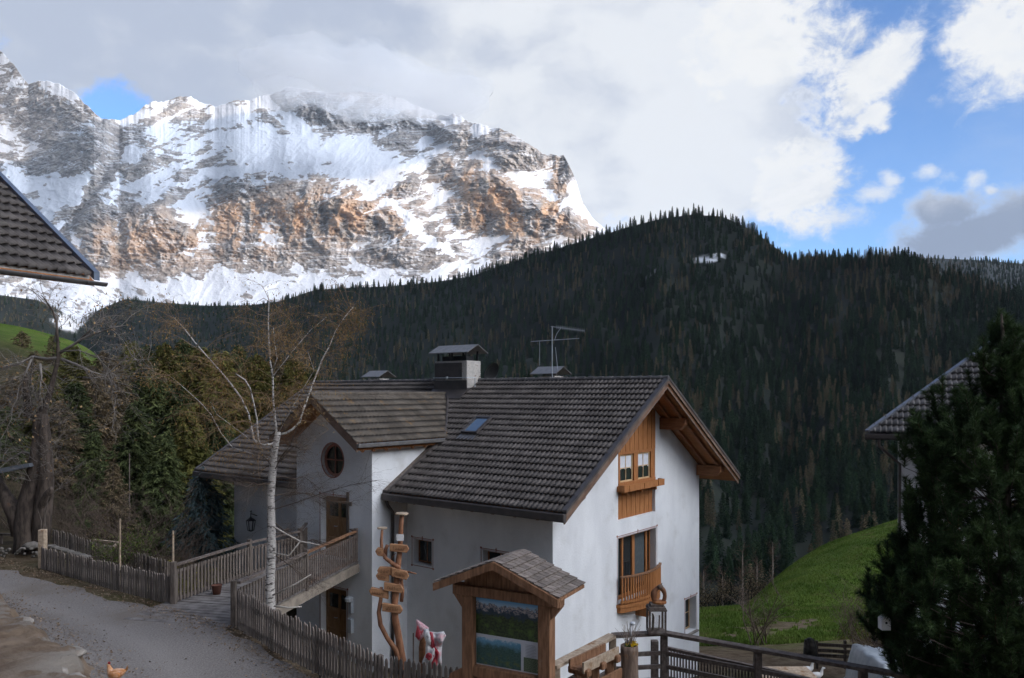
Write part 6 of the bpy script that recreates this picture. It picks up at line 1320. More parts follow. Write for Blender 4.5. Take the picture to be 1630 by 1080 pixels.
# second railing, lower, with thin balusters going down behind
lr = thing('stair_railing', 'dark slatted railing running downhill behind the terrace railing', 'railing', (4, 17, -7))
def slope_rail(a, b, h, n, m):
    mb = MB(); mb.beam(a, b, .09, .06); mb.build('handrail', m, lr, world=True); mb = MB(); mb.beam(a - Vector((0, 0, h)), b - Vector((0, 0, h)), .05, .06); mb.build('rail', m, lr, world=True)
    mb = MB()
    for i in range(n): p = a.lerp(b, (i + .5) / n); mb.b2((p.x - .014, p.y - .014, p.z - h), (p.x + .014, p.y + .014, p.z))
    mb.build('balusters', MT['rail_wood'], lr, world=True)
slope_rail(P(1052, 1030, 16.5), P(1230, 1068, 15.6), .62, 36, MT['rail_wood']); slope_rail(P(1230, 1068, 15.6), P(1330, 1092, 15.0), .62, 22, MT['rail_wood'])
a = P(1042, 1020, 16.5); mb = MB(); mb.b2((a.x - .07, a.y - .07, -6.4), (a.x + .07, a.y + .07, a.z)); mb.build('post', MT['rail_wood'], lr, world=True)

# ================================================================== GARDEN THINGS AT THE RIGHT
# tarpaulin-covered stack
tp = thing('covered_stack', 'pale tarpaulin draped over a stack in the garden below the pine', 'covered stack', (10.2, 23, -9.4))
def tarp():
    nx, ny = 60, 34; u = np.linspace(0, 1, nx); v = np.linspace(0, 1, ny); U, V_ = np.meshgrid(u, v)
    X = 10.1 + 4.0 * U + (fbm(U * 6, V_ * 6, 3, 5) - .5) * .2; Yy = 21.8 + 2.6 * V_ - (fbm(U * 9, V_ * 2, 4, 6) - .5) * .25
    edge = np.minimum(np.minimum(U, 1 - U) * 4.4, np.minimum(V_, 1 - V_) * 2.6); H = sst(edge, 0, .42)
    Z = -9.25 + 1.5 * H - .12 * (U - .1) * 3 * H + (fbm(U * 8, V_ * 5, 4, 7) - .5) * .28 * (1.2 - H) + (fbm(U * 5, V_ * 4, 4, 17, .6, True) - .5) * .22 * H
    X = X + (1 - H) * (fbm(U * 20, V_ * 14, 3, 8) - .5) * .3
    A = np.array(MINV[tp.name]); W = np.stack([X, Yy, Z], -1).reshape(-1, 3) @ A[:3, :3].T + A[:3, 3]
    o = npmesh('tarpaulin', W, gridfaces(nx, ny), MT['tarp'], True, None, tp); m_ = o.modifiers.new('t', 'SOLIDIFY'); m_.thickness = .02
tarp()
mb = MB(); mb.b2((10.4, 22.0, -9.6), (13.8, 24.2, -8.4)); mb.build('stack', MT['grey_wood'], tp, world=True)
# rail fence far garden with stump
gf = thing('garden_fence', 'low dark board fence in the garden behind the covered stack', 'fence', tuple(P(1310, 1040, 31)))
for dy in (0, 9, 17):
    mb = MB(); mb.beam(P(1298, 1026 + dy, 31), P(1420, 1033 + dy, 29.5), .04, .13); mb.build('board', MT['grey_wood'], gf, world=True)
for px in (1300, 1345, 1395): mb = MB(); mb.beam(P(px, 1020, 30.6), P(px, 1065, 30.6), .09, .09, up=(0, 1, 0)); mb.build('post', MT['grey_wood'], gf, world=True)
mb = MB()
for i, (px, w_) in enumerate(((1284, .10), (1290, .13), (1295, .08))): mb.tube([P(px, 1050, 30.5), P(px + 1, 1030, 30.5), P(px + rq.uniform(-2, 2), 1018 - 2 * (i % 2), 30.5)], [w_ * 1.6, w_ * 1.3, w_ * .7], 8, wob=.15, rnd=rq)
o = mb.build('tree_stump', M_('old_bark', (0.05, 0.045, 0.04), (0.10, 0.09, 0.08), 6, .95, .8), smooth=True); props(o, 'split dark stump at the left end of the garden fence', 'stump')
# garden statues of geese
def goose(px, py, Y, s, lb, face):
    c = P(px, py, Y); r = thing('garden_goose', lb, 'goose figure', (c.x, c.y, c.z - .2))
    mb = MB(); pts = [c + Vector((-.25 * s * face, 0, .02)), c + Vector((-.1 * s * face, 0, 0)), c + Vector((.08 * s * face, 0, 0)), c + Vector((.18 * s * face, 0, .06 * s)), c + Vector((.2 * s * face, 0, .2 * s)), c + Vector((.24 * s * face, 0, .27 * s)), c + Vector((.32 * s * face, 0, .26 * s))]
    mb.tube(pts, [.03 * s, .11 * s, .12 * s, .07 * s, .04 * s, .045 * s, .012 * s], 10); mb.build('body', MT['white_paper'], r, world=True, smooth=True)
    mb = MB(); mb.b2((c.x - .02, c.y - .02, c.z - .45), (c.x + .02, c.y + .02, c.z - .05)); mb.build('leg', MT['pale_wood'], r, world=True)
goose(1284, 1066, 22, .8, 'white goose figure in the garden, left one of two', 1); goose(1300, 1075, 20.5, .7, 'blue-white goose figure in the garden, right one of two', 1)
# pale garden table below the rail
gt = thing('garden_table', 'pale flat garden table partly hidden behind the terrace railing', 'table', tuple(P(1250, 1078, 19)))
c = P(1250, 1072, 19); mb = MB(); mb.box(c, (1.3, .8, .05)); mb.build('top', MT['pale_wood'], gt, world=True)
for dx in (-.55, .55):
    for dy in (-.3, .3): mb = MB(); mb.b2((c.x + dx - .03, c.y + dy - .03, c.z - .75), (c.x + dx + .03, c.y + dy + .03, c.z - .025)); mb.build('leg', MT['galv'], gt, world=True)
# ================================================================== HEN
hy = 14.98; hx = (182 - CX) / F * hy; hz = ROADZ + .05
hen = thing('hen', 'small orange-brown hen with pale neck and red comb on the gravel road', 'hen', (hx, hy, hz)); hen.scale = (1.3, 1.3, 1.3); hen.location.z = hz - .07
def henb():
    mb = MB(); c = Vector((hx, hy, hz))
    pts = [c + Vector(q) for q in ((.17, 0, .255), (.12, 0, .235), (.05, 0, .20), (-.02, 0, .195), (-.06, 0, .23), (-.075, 0, .285), (-.082, 0, .325), (-.10, 0, .335))]
    mb.tube(pts, [.02, .05, .085, .085, .055, .03, .026, .012], 12); o = mb.build('body', M_('hen_feathers', (0.42, 0.17, 0.055), (0.60, 0.34, 0.20), 12, .85, .4, 40, c3=(0.62, 0.50, 0.44), s3=9), hen, world=True, smooth=True); o.modifiers.new('s', 'SUBSURF').render_levels = 2
    mb = MB()
    for k in range(5): t = .25 + k * .16; mb.add([c + Vector((.13, -.015 + .006 * k, .22)), c + Vector((.15, .015, .21)), c + Vector((.17 + .05 * math.cos(t), .0, .24 + .10 * math.sin(t) + .02))], [(0, 1, 2)])
    mb.build('tail', M_('hen_tail', (0.36, 0.15, 0.05), (0.5, 0.25, 0.1), 12), hen, world=True)
    mb = MB(); mb.prism([c + Vector(q) for q in ((-.095, -.004, .345), (-.06, -.004, .342), (-.062, -.004, .375), (-.07, -.004, .36), (-.078, -.004, .385), (-.086, -.004, .362), (-.096, -.004, .375))], (0, .008, 0)); mb.prism([c + Vector(q) for q in ((-.095, -.004, .32), (-.085, -.004, .32), (-.09, -.004, .29))], (0, .008, 0)); mb.build('comb', M_('comb_red', (0.30, 0.03, 0.03)), hen, world=True)
    mb = MB(); mb.lathe((0, 0, 0), [(.009, 0), (.004, .015), (.0005, .025)], 6); Mx = Matrix.Translation(c + Vector((-.10, 0, .333))) @ Matrix.Rotation(R(-95), 4, 'Y'); mb.v = [tuple(Mx @ Vector(p)) for p in mb.v]; mb.build('beak', M_('beak', (0.5, 0.35, 0.15)), hen, world=True)
    mb = MB(); mb.blobm(c + Vector((.04, -.075, .205)), (.085, .02, .05), rq, 10, .05); mb.blobm(c + Vector((.04, .075, .205)), (.085, .02, .05), rq, 10, .05); mb.build('wing', bpy.data.materials['hen_feathers'], hen, world=True, smooth=True)
    for dy in (-.035, .035):
        mb = MB(); b = c + Vector((.02, dy, .14)); mb.tube([b, b + Vector((.005, 0, -.06)), b + Vector((0, 0, -.135))], [.02, .009, .007], 6)
        for a_ in (-.5, 0, .5, 3.14): mb.tube([b + Vector((0, 0, -.135)), b + Vector((-.04 * math.cos(a_), .04 * math.sin(a_), -.14))], [.006, .004], 5)
        mb.build('leg', bpy.data.materials['beak'], hen, world=True)
    mb = MB()
    for dy in (-.022, .022): mb.blobm(c + Vector((-.088, dy, .338)), (.004, .004, .004), rq, 6, 0)
    mb.build('eye', MT['black'], hen, world=True)
henb()

# ---- leaf litter and grit along the road edges
def litter():
    rs = np.random.RandomState(4); E = np.array([(-24, 31.6), (-15.4, 24.9), (-9.2, 20.5), (-6.6, 18.45), (-2.4, 13.5), (-1.0, 12.1)]); d = np.concatenate([[0], np.cumsum(np.linalg.norm(np.diff(E, axis=0), axis=1))]); n = 6500; t = rs.uniform(0, d[-1], n); x = np.interp(t, d, E[:, 0]); y = np.interp(t, d, E[:, 1]); q = np.abs(rs.normal(0, .42, n)) - .12; x -= q * .75; y -= q * .66
    B = np.array([(-14.8, 21.2), (-12.56, 19.26), (-10.88, 17.66), (-9.58, 16.3), (-8.44, 15.14), (-7.44, 13.98), (-6.6, 12.6)]); d = np.concatenate([[0], np.cumsum(np.linalg.norm(np.diff(B, axis=0), axis=1))]); m = 2600; t = rs.uniform(0, d[-1], m); x2 = np.interp(t, d, B[:, 0]); y2 = np.interp(t, d, B[:, 1]); q = np.abs(rs.normal(0, .5, m)) + .25; x2 += q * .75; y2 += q * .66
    m3 = 1600; x3 = rs.uniform(-24, 0, m3); y3 = np.interp(x3, [-24, 0], [27, 10]) + rs.uniform(-3, 3, m3)
    X = np.concatenate([x, x2, x3]); Y = np.concatenate([y, y2, y3]); N = len(X); sz = rs.uniform(.010, .034, (N, 1)) * np.concatenate([np.ones(n + m), np.full(m3, .6)])[:, None]; C = np.stack([X, Y, np.full(N, ROADZ + .062)], 1); a = rs.normal(0, 1, (N, 3)); a[:, 2] *= .3; a /= np.linalg.norm(a, axis=1)[:, None]; b = np.cross(a, [0, 0, 1.0]) * .7 + rs.normal(0, .2, (N, 3)); b[:, 2] = np.abs(b[:, 2])
    V = np.stack([C - a * sz, C - b * sz, C + a * sz, C + b * sz], 1).reshape(-1, 3); V[:, 2] = np.maximum(V[:, 2], ROADZ + .05)
    o = npmesh('leaf_litter', V, np.arange(4 * N).reshape(-1, 4), M_('leaf_litter', (0.11, 0.065, 0.035), (0.24, 0.18, 0.13), 6, .95, attr='tint'), False, {'tint': np.repeat(rs.uniform(.6, 1.6, N), 4)}); props(o, 'brown leaf litter and grit along the edges of the road', 'leaf litter', kind='stuff')
litter()
# ================================================================== TREES AND SHRUBS
class TW:
    """fast collector of thin 3-4 sided twigs"""
    def __init__(s): s.V = []; s.F = []
    def seg(s, pts, r0, r1, n=3):
        b = len(s.V); m = len(pts); ref = Vector((0.3, 0.5, 0.81))
        for i, p in enumerate(pts):
            t = pts[min(i + 1, m - 1)] - pts[max(i - 1, 0)]; a = t.cross(ref)
            if a.length < 1e-6: a = Vector((1, 0, 0))
            a.normalize(); c = t.cross(a).normalized(); r = r0 + (r1 - r0) * i / (m - 1)
            for k in range(n): th = 6.2832 * k / n; s.V.append(tuple(p + a * (r * math.cos(th)) + c * (r * math.sin(th))))
        for i in range(m - 1):
            for k in range(n): s.F.append((b + i * n + k, b + i * n + (k + 1) % n, b + (i + 1) * n + (k + 1) % n, b + (i + 1) * n + k))
def grow(tw, tips, p, d, L, r, lvl, rnd, droop=0.0, kids=(5, 4, 3), spread=0.8, shrink=0.55, wig=0.18, steps=5, up=0.0):
    d = d.normalized(); pts = [p]
    for i in range(steps):
        d = (d + Vector((rnd.gauss(0, wig), rnd.gauss(0, wig), rnd.gauss(0, wig) - droop + up))).normalized(); pts.append(pts[-1] + d * L / steps)
    tw.seg(pts, r, r * 0.45, 4 if r > .012 else 3)
    if lvl <= 0: tips.append((pts[-1], d)); tips.append((pts[-3], d)); return
    for k in range(kids[min(len(kids) - 1, lvl - 1)]):
        t = rnd.uniform(.2, 1.0) * steps; i = min(int(t), steps - 1); q = pts[i].lerp(pts[i + 1], t - i)
        a = rnd.uniform(0, 6.28); o = Vector((math.cos(a), math.sin(a), rnd.uniform(-.5, .7))); nd = (d * (1 - spread * .5) + o * spread).normalized()
        grow(tw, tips, q, nd, L * shrink * rnd.uniform(.6, 1.2), r * .5, lvl - 1, rnd, droop * 1.3, kids, spread, shrink, wig, max(3, steps - 1), up)
def twmesh(tw, name, mat, parent):
    A = np.array(MINV[parent.name]); V = np.array(tw.V) @ A[:3, :3].T + A[:3, 3]
    return npmesh(name, V, np.array(tw.F), mat, True, None, parent)
def leaves(tips, n, size, rnd, mat, name, parent, hang=0.6, spread=.12, asp=.35):
    rs = np.random.RandomState(rnd.randint(0, 99999)); idx = rs.randint(0, len(tips), n)
    C = np.array([tuple(tips[i][0]) for i in idx]) + rs.normal(0, spread, (n, 3)); D_ = rs.normal(0, 1, (n, 3)); D_[:, 2] -= hang * 3; D_ /= np.linalg.norm(D_, axis=1)[:, None]
    S = np.cross(D_, rs.normal(0, 1, (n, 3))); S /= np.linalg.norm(S, axis=1)[:, None]; sz = size * rs.uniform(.6, 1.3, (n, 1))
    V = np.stack([C, C + D_ * sz * .5 + S * sz * asp * .5, C + D_ * sz, C + D_ * sz * .5 - S * sz * asp * .5], 1).reshape(-1, 3); Fq = np.arange(4 * n).reshape(n, 4)
    A = np.array(MINV[parent.name]); V = V @ A[:3, :3].T + A[:3, 3]
    return npmesh(name, V, Fq, mat, False, {'tint': np.repeat(rs.uniform(.6, 1.4, n), 4)}, parent)
BARK = M_('rough_bark', (0.048, 0.037, 0.030), (0.11, 0.084, 0.068), 3, .95, .9, 9, stretch=(3, 3, .8), c3=(0.19, 0.075, 0.03), s3=1.1, t3=(.6, .72))
GREYTWIG = M_('grey_twig', (0.15, 0.128, 0.112), (0.25, 0.22, 0.195), 3, .9)
BROWNTWIG = M_('brown_twig', (0.085, 0.060, 0.046), (0.14, 0.105, 0.082), 3, .9)

# ---- birch in the middle foreground
def birch():
    rb = random.Random(12); Yb = 18.0
    bt = thing('birch_tree', 'slender white birch with upswept bare limbs and ochre catkins, in front of the footbridge', 'birch tree', ((431 - CX) / F * Yb, Yb, ROADZ - .4))
    m = bpy.data.materials.new('birch_bark'); m.use_nodes = True; g = G(m.node_tree); b = m.node_tree.nodes['Principled BSDF']; oc = g.new('ShaderNodeTexCoord').outputs['Object']
    band = g.ss(g.noise(g.vm('MULTIPLY', oc, (3, 3, 11)), 2.2, 5, .65), .53, .60); fine = g.noise(g.vm('MULTIPLY', oc, (8, 8, 40)), 2, 4, .6)
    col = g.mix(g.ss(fine, .35, .7), (0.62, 0.58, 0.54), (0.33, 0.29, 0.26)); g.put(b.inputs['Base Color'], g.mix(band, col, (0.055, 0.045, 0.04))); b.inputs['Roughness'].default_value = .85
    mb = MB()
    def lim(pts, r0, r1, dy=0, n=8):
        k = len(pts); P3 = [P(a, c, Yb + dy * i / (k - 1)) for i, (a, c) in enumerate(pts)]; q_ = 1.0 if r0 > .1 else .62; mb.tube(P3, [q_ * (r0 + (r1 - r0) * (i / (k - 1))) for i in range(k)], n, wob=.05, rnd=rb); return P3
    T0 = lim([(430, 1010), (431, 970), (430, 930), (432, 880), (432, 830), (431, 790), (434, 750), (436, 720), (440, 702), (443, 688)], .115, .07)
    mb.build('trunk', m, bt, world=True, smooth=True); mb = MB()
    L = []
    L.append(lim([(438, 704), (430, 708), (420, 708), (412, 706), (410, 690), (409, 668), (404, 642), (398, 618), (390, 605), (375, 595)], .045, .018, -.9))
    L.append(lim([(412, 706), (404, 700), (401, 685), (396, 660), (384, 634), (368, 612), (350, 590), (330, 568), (310, 545), (292, 522), (276, 505)], .045, .012, .8))
    L.append(lim([(441, 700), (438, 670), (435, 640), (434, 598), (430, 575), (428, 545), (427, 515), (428, 480), (426, 465)], .048, .012, .2))
    L.append(lim([(434, 592), (441, 570), (437, 545), (435, 520)], .02, .008, -.4))
    L.append(lim([(443, 692), (455, 690), (465, 684), (477, 672), (483, 652), (493, 625), (503, 598), (513, 572), (526, 548), (534, 527), (547, 507), (563, 488)], .048, .012, .6))
    L.append(lim([(372, 715), (352, 690), (336, 660), (318, 640), (300, 624), (282, 608), (266, 596)], .018, .006, .5))
    L.append(lim([(436, 735), (400, 722), (372, 713)], .022, .016, .2, 6)); L.append(lim([(398, 700), (372, 680), (345, 660), (335, 640)], .016, .006, -.6))
    L.append(lim([(443, 690), (470, 640), (500, 590), (490, 560)], .016, .006, -.8, 6)); L.append(lim([(434, 600), (465, 560), (495, 525), (520, 505)], .014, .005, .8, 6))
    mb.build('limbs', m, bt, world=True, smooth=True)
    tw = TW(); tips = []
    for k, li in enumerate(L):
        n_ = {0: 16, 1: 30, 2: 26, 3: 9, 4: 32, 5: 14, 6: 6, 7: 9, 8: 12, 9: 12}[k]
        for j in range(n_):
            t = rb.uniform(.22, 1.0) * (len(li) - 1); i = min(int(t), len(li) - 2); q = li[i].lerp(li[i + 1], t - i); d = (li[i + 1] - li[i]).normalized(); a = rb.uniform(0, 6.28)
            grow(tw, tips, q, d * .45 + Vector((math.cos(a), math.sin(a), rb.uniform(-.1, .5))) * .8, rb.uniform(.5, 1.15), .0075, 2, rb, .10, (4, 4), .8, .6, .16, 5)
    twmesh(tw, 'twigs', M_('birch_twig', (0.20, 0.13, 0.08), (0.30, 0.20, 0.12), 5, .9), bt)
    leaves(tips, 9000, .052, rb, M_('catkins', (0.24, 0.155, 0.06), (0.34, 0.20, 0.065), 3, .9, attr='tint', trans=.3), 'catkins', bt, .8, .10, .28)
    # dark tangle of lower twigs around the stem
    tw = TW(); tips = []
    for (px, py, x2, y2) in ((434, 735, 478, 716), (436, 760, 500, 770), (434, 790, 560, 800), (432, 850, 520, 870), (436, 800, 505, 790), (434, 770, 392, 776), (430, 740, 380, 760), (434, 830, 470, 858), (434, 812, 600, 765), (432, 880, 500, 925), (437, 750, 470, 690), (434, 745, 400, 715)):
        a = P(px, py, Yb); c = P(x2, y2, Yb - rb.uniform(-.9, .9)); pts = [a.lerp(c, t) + Vector((0, 0, .22 * math.sin(t * 3.1) * rb.uniform(-.5, 1))) for t in (0, .25, .5, .75, 1)]; tw.seg(pts, .014, .006, 4)
        for j in range(30):
            t = rb.uniform(.15, 1) * 4; i = min(int(t), 3); q = pts[i].lerp(pts[i + 1], t - i); d = (pts[4] - pts[0]).normalized(); grow(tw, tips, q, d + Vector((rb.gauss(0, .7), rb.gauss(0, .7), rb.gauss(0, .7))), rb.uniform(.3, .8), .004, 2, rb, .05, (4, 4), .9, .6, .22, 4)
    twmesh(tw, 'lower_twigs', BROWNTWIG, bt)
    mb = MB(); rbk = M_('pale_dead_branch', (0.36, 0.32, 0.28), (0.5, 0.45, 0.4), 6, .9)
    for pts in ([(434, 838), (455, 850), (478, 862), (510, 868)], [(434, 880), (460, 885), (478, 862)], [(436, 965), (460, 968), (480, 966)], [(434, 948), (470, 930), (495, 915)]): mb.tube([P(a, c, Yb - .15) for a, c in pts], [.022, .018, .014, .008][:len(pts)], 6)
    mb.build('dead_branches', rbk, bt, world=True, smooth=True)
birch()

# ---- big old pollarded tree at the left
def oldtree():
    ro = random.Random(21); Y0 = 27.5; t_ = thing('old_tree', 'massive gnarled pollarded tree with bare grey branches at the left', 'old tree', tuple(P(50, 868, Y0)))
    mb = MB()
    def lim(pts, rr, dy=0, n=12): k = len(pts); P3 = [P(a, c, Y0 + dy * i / (k - 1)) for i, (a, c) in enumerate(pts)]; mb.tube(P3, [q * .82 for q in rr], n, wob=.13, rnd=ro); return P3
    lim([(44, 885), (44, 860), (42, 830), (46, 795), (56, 760), (62, 725), (64, 695), (63, 665), (70, 650), (78, 630), (86, 600), (93, 570), (92, 545), (90, 515), (84, 495), (74, 480), (66, 470)], [.55, .48, .42, .38, .35, .33, .30, .24, .16, .11, .09, .08, .06, .045, .035, .025, .015])
    lim([(62, 880), (66, 840), (70, 800), (74, 770), (74, 740), (72, 700), (70, 660)], [.36, .34, .34, .30, .26, .22, .14], -.2)
    lim([(34, 850), (24, 820), (14, 800), (4, 778), (-12, 750), (-20, 700)], [.36, .32, .28, .20, .16, .10], .2)
    lim([(58, 848), (64, 812), (76, 788), (82, 778)], [.24, .2, .17, .10], -.5); lim([(46, 665), (44, 640), (40, 615), (42, 600)], [.2, .16, .12, .08], -.2)
    mb.build('trunk', BARK, t_, world=True, smooth=True)
    mb = MB(); B_ = []
    for pts, r0 in ([[(93, 570), (75, 572), (52, 568), (30, 580), (10, 584), (-10, 590)], .07], [[(95, 562), (112, 552), (130, 540), (155, 530), (178, 522), (200, 518)], .06], [[(98, 572), (120, 580), (145, 592), (172, 600), (205, 606)], .055], [[(128, 540), (150, 520), (168, 500), (180, 488)], .035], [[(132, 601), (150, 602), (170, 598), (190, 588)], .03], [[(88, 545), (92, 505), (80, 490), (68, 476)], .04], [[(64, 580), (66, 600), (62, 630), (63, 660)], .045], [[(52, 568), (50, 590), (48, 620)], .035], [[(50, 572), (36, 605), (28, 625), (12, 640), (-5, 652)], .035], [[(50, 572), (38, 600), (34, 618), (22, 640), (18, 670)], .03], [[(95, 560), (125, 558), (165, 573), (205, 574), (240, 572)], .03], [[(60, 725), (35, 720), (10, 735), (-10, 730)], .05], [[(12, 640), (24, 650), (30, 656)], .02], [[(150, 560), (170, 590), (185, 640)], .02]):
        k = len(pts); P3 = [P(a, c, Y0 + ro.uniform(-1.2, 1.2) * i / (k - 1)) for i, (a, c) in enumerate(pts)]; mb.tube(P3, [r0 * (1 - .8 * i / (k - 1)) for i in range(k)], 6, wob=.08, rnd=ro); B_.append(P3)
    mb.build('branches', GREYTWIG, t_, world=True, smooth=True)
    tw = TW(); tips = []
    for P3 in B_:
        for j in range(11):
            t = ro.uniform(.15, 1) * (len(P3) - 1); i = min(int(t), len(P3) - 2); q = P3[i].lerp(P3[i + 1], t - i); d = (P3[i + 1] - P3[i]).normalized(); grow(tw, tips, q, d + Vector((ro.gauss(0, .5), ro.gauss(0, .5), ro.gauss(0.1, .5))), ro.uniform(.6, 1.7), .014, 2, ro, .02, (4, 4), .75, .6, .17, 5)
    for j in range(60):                               # water shoots from the stem
        py = ro.uniform(610, 800); q = P(ro.uniform(50, 78), py, Y0); a = ro.uniform(0, 6.28); grow(tw, tips, q, Vector((math.cos(a), math.sin(a) * .6, .5)), ro.uniform(.6, 1.6), .010, 2, ro, 0, (3, 4), .7, .6, .17, 5)
    twmesh(tw, 'twigs', GREYTWIG, t_)
    leaves(tips, 900, .10, ro, M_('dry_leaf', (0.20, 0.12, 0.06), (0.30, 0.20, 0.10), 3, .9, attr='tint'), 'dry_leaves', t_, .4, .12, .6)
    mb = MB(); c = P(22, 748, 27); mb.prism([c + Vector((-.6, 0, -.15)), c + Vector((.55, 0, .1)), c + Vector((.5, 0, .22)), c + Vector((-.5, 0, .05))], (0, .5, 0)); mb.build('nest_board', M_('dull_board', (0.12, 0.13, 0.15)), t_, world=True)
oldtree()

# ---- leafy conifers: whorls of drooping boughs made of small needle sprays
def spray_tree(name, h, r, seed, boughs=150, sprays=34, droop=.35, spray=.30, mat=None, trunk=None, shape=.85, bottom=.08, updir=0.0, dens=1.0):
    rs = np.random.RandomState(seed); V = []; T = []
    tv = TW()
    for b in range(boughs):
        q = (b + rs.uniform(0, 1)) / boughs; z = h * (bottom + (1 - bottom) * q ** 1.05); L = r * ((1 - q) ** shape) * rs.uniform(.6, 1.15) + .05 * r; az = b * 2.399 + rs.uniform(-.4, .4)
        d = np.array([math.cos(az), math.sin(az), 0]); side = np.array([-d[1], d[0], 0]); n = max(6, int(sprays * (L / r) ** .7 * dens) + 5)
        s = rs.uniform(.08, 1, n) ** .8; zz = z + L * (updir * s - droop * s ** 1.5 * 1.0) + .12 * L * s ** 3; wd = .28 * L * (1 - s) + .06 * L
        C = d * (L * s)[:, None] + side * (rs.uniform(-1, 1, n) * wd)[:, None]; C[:, 2] = zz + rs.normal(0, .03 * r, n)
        dirs = d * rs.uniform(.3, 1, n)[:, None] + side * rs.uniform(-1, 1, n)[:, None] + np.array([0, 0, -1]) * rs.uniform(.1, 1.0, n)[:, None] * (1 if updir <= 0 else -.5); dirs /= np.linalg.norm(dirs, axis=1)[:, None]
        W = np.cross(dirs, rs.normal(0, 1, (n, 3))); W /= np.linalg.norm(W, axis=1)[:, None]; sz = spray * rs.uniform(.6, 1.4, (n, 1))
        V.append(np.stack([C - dirs * sz * .2, C + dirs * sz * .35 + W * sz * .13, C + dirs * sz, C + dirs * sz * .35 - W * sz * .13], 1).reshape(-1, 3)); T.append(np.repeat(rs.uniform(.6, 1.4, n), 4))
        tv.seg([Vector((0, 0, z)), Vector(tuple(d * L * .5 + np.array([0, 0, z + L * (updir * .5 - droop * .35)]))), Vector(tuple(d * L + np.array([0, 0, z + L * (updir - droop)])))], .012 * h / 8 + .004, .004)
    V = np.concatenate(V); root = thing(name, None, None); MINV[root.name] = Matrix.Identity(4)
    npmesh('crown', V, np.arange(len(V)).reshape(-1, 4), mat, False, {'tint': np.concatenate(T)}, root)
    mb = MB(); mb.tube([(0, 0, -1.5), (0, 0, h * .3), (0, 0, h * .7), (0, 0, h)], [.022 * h, .017 * h, .008 * h, .002 * h], 8); mb.tube
    tv2 = TW(); tr = mb.build('trunk', trunk, root, smooth=True); npmesh('boughs', np.array(tv.V), np.array(tv.F), trunk, True, None, root)
    return root
TRK = M_('conifer_bark', (0.06, 0.045, 0.035), (0.10, 0.08, 0.065), 3, .95, .5)
OLIVE = M_('fresh_larch_needles', (0.092, 0.092, 0.024), (0.165, 0.150, 0.040), .8, .9, attr='tint', rnd=.25, trans=.25)
DKG = M_('spruce_needles', (0.045, 0.060, 0.022), (0.085, 0.098, 0.034), .8, .9, attr='tint', rnd=.25, trans=.1)
BRN = M_('bare_larch_twigs', (0.115, 0.085, 0.048), (0.17, 0.125, 0.072), .8, .9, attr='tint', rnd=.2, trans=.2)
BLU = M_('blue_spruce_needles', (0.030, 0.050, 0.050), (0.065, 0.095, 0.098), .8, .9, attr='tint', trans=.1)
protoO = spray_tree('larch_tree', 12, 2.3, 1, 280, 150, .25, .22, OLIVE, TRK, .6)
protoD = spray_tree('spruce_tree', 12, 2.4, 2, 280, 165, .45, .22, DKG, TRK, .75)
protoB = spray_tree('larch_tree', 12, 2.2, 3, 210, 75, .2, .20, BRN, TRK, .65)
usedp = set()
def plant(proto, px, ytop, Y, h, lb, cat, group=None, w_=1.0, rz=0):
    o = proto if proto.name not in usedp else copy_tree(proto); usedp.add(proto.name)
    o.location = ((px - CX) / F * Y, Y, (HY - ytop) / F * Y - h); o.scale = (w_ * h / 12, w_ * h / 12, h / 12); o.rotation_euler = (0, 0, rz); props(o, lb, cat, group); return o
rp2 = random.Random(8)
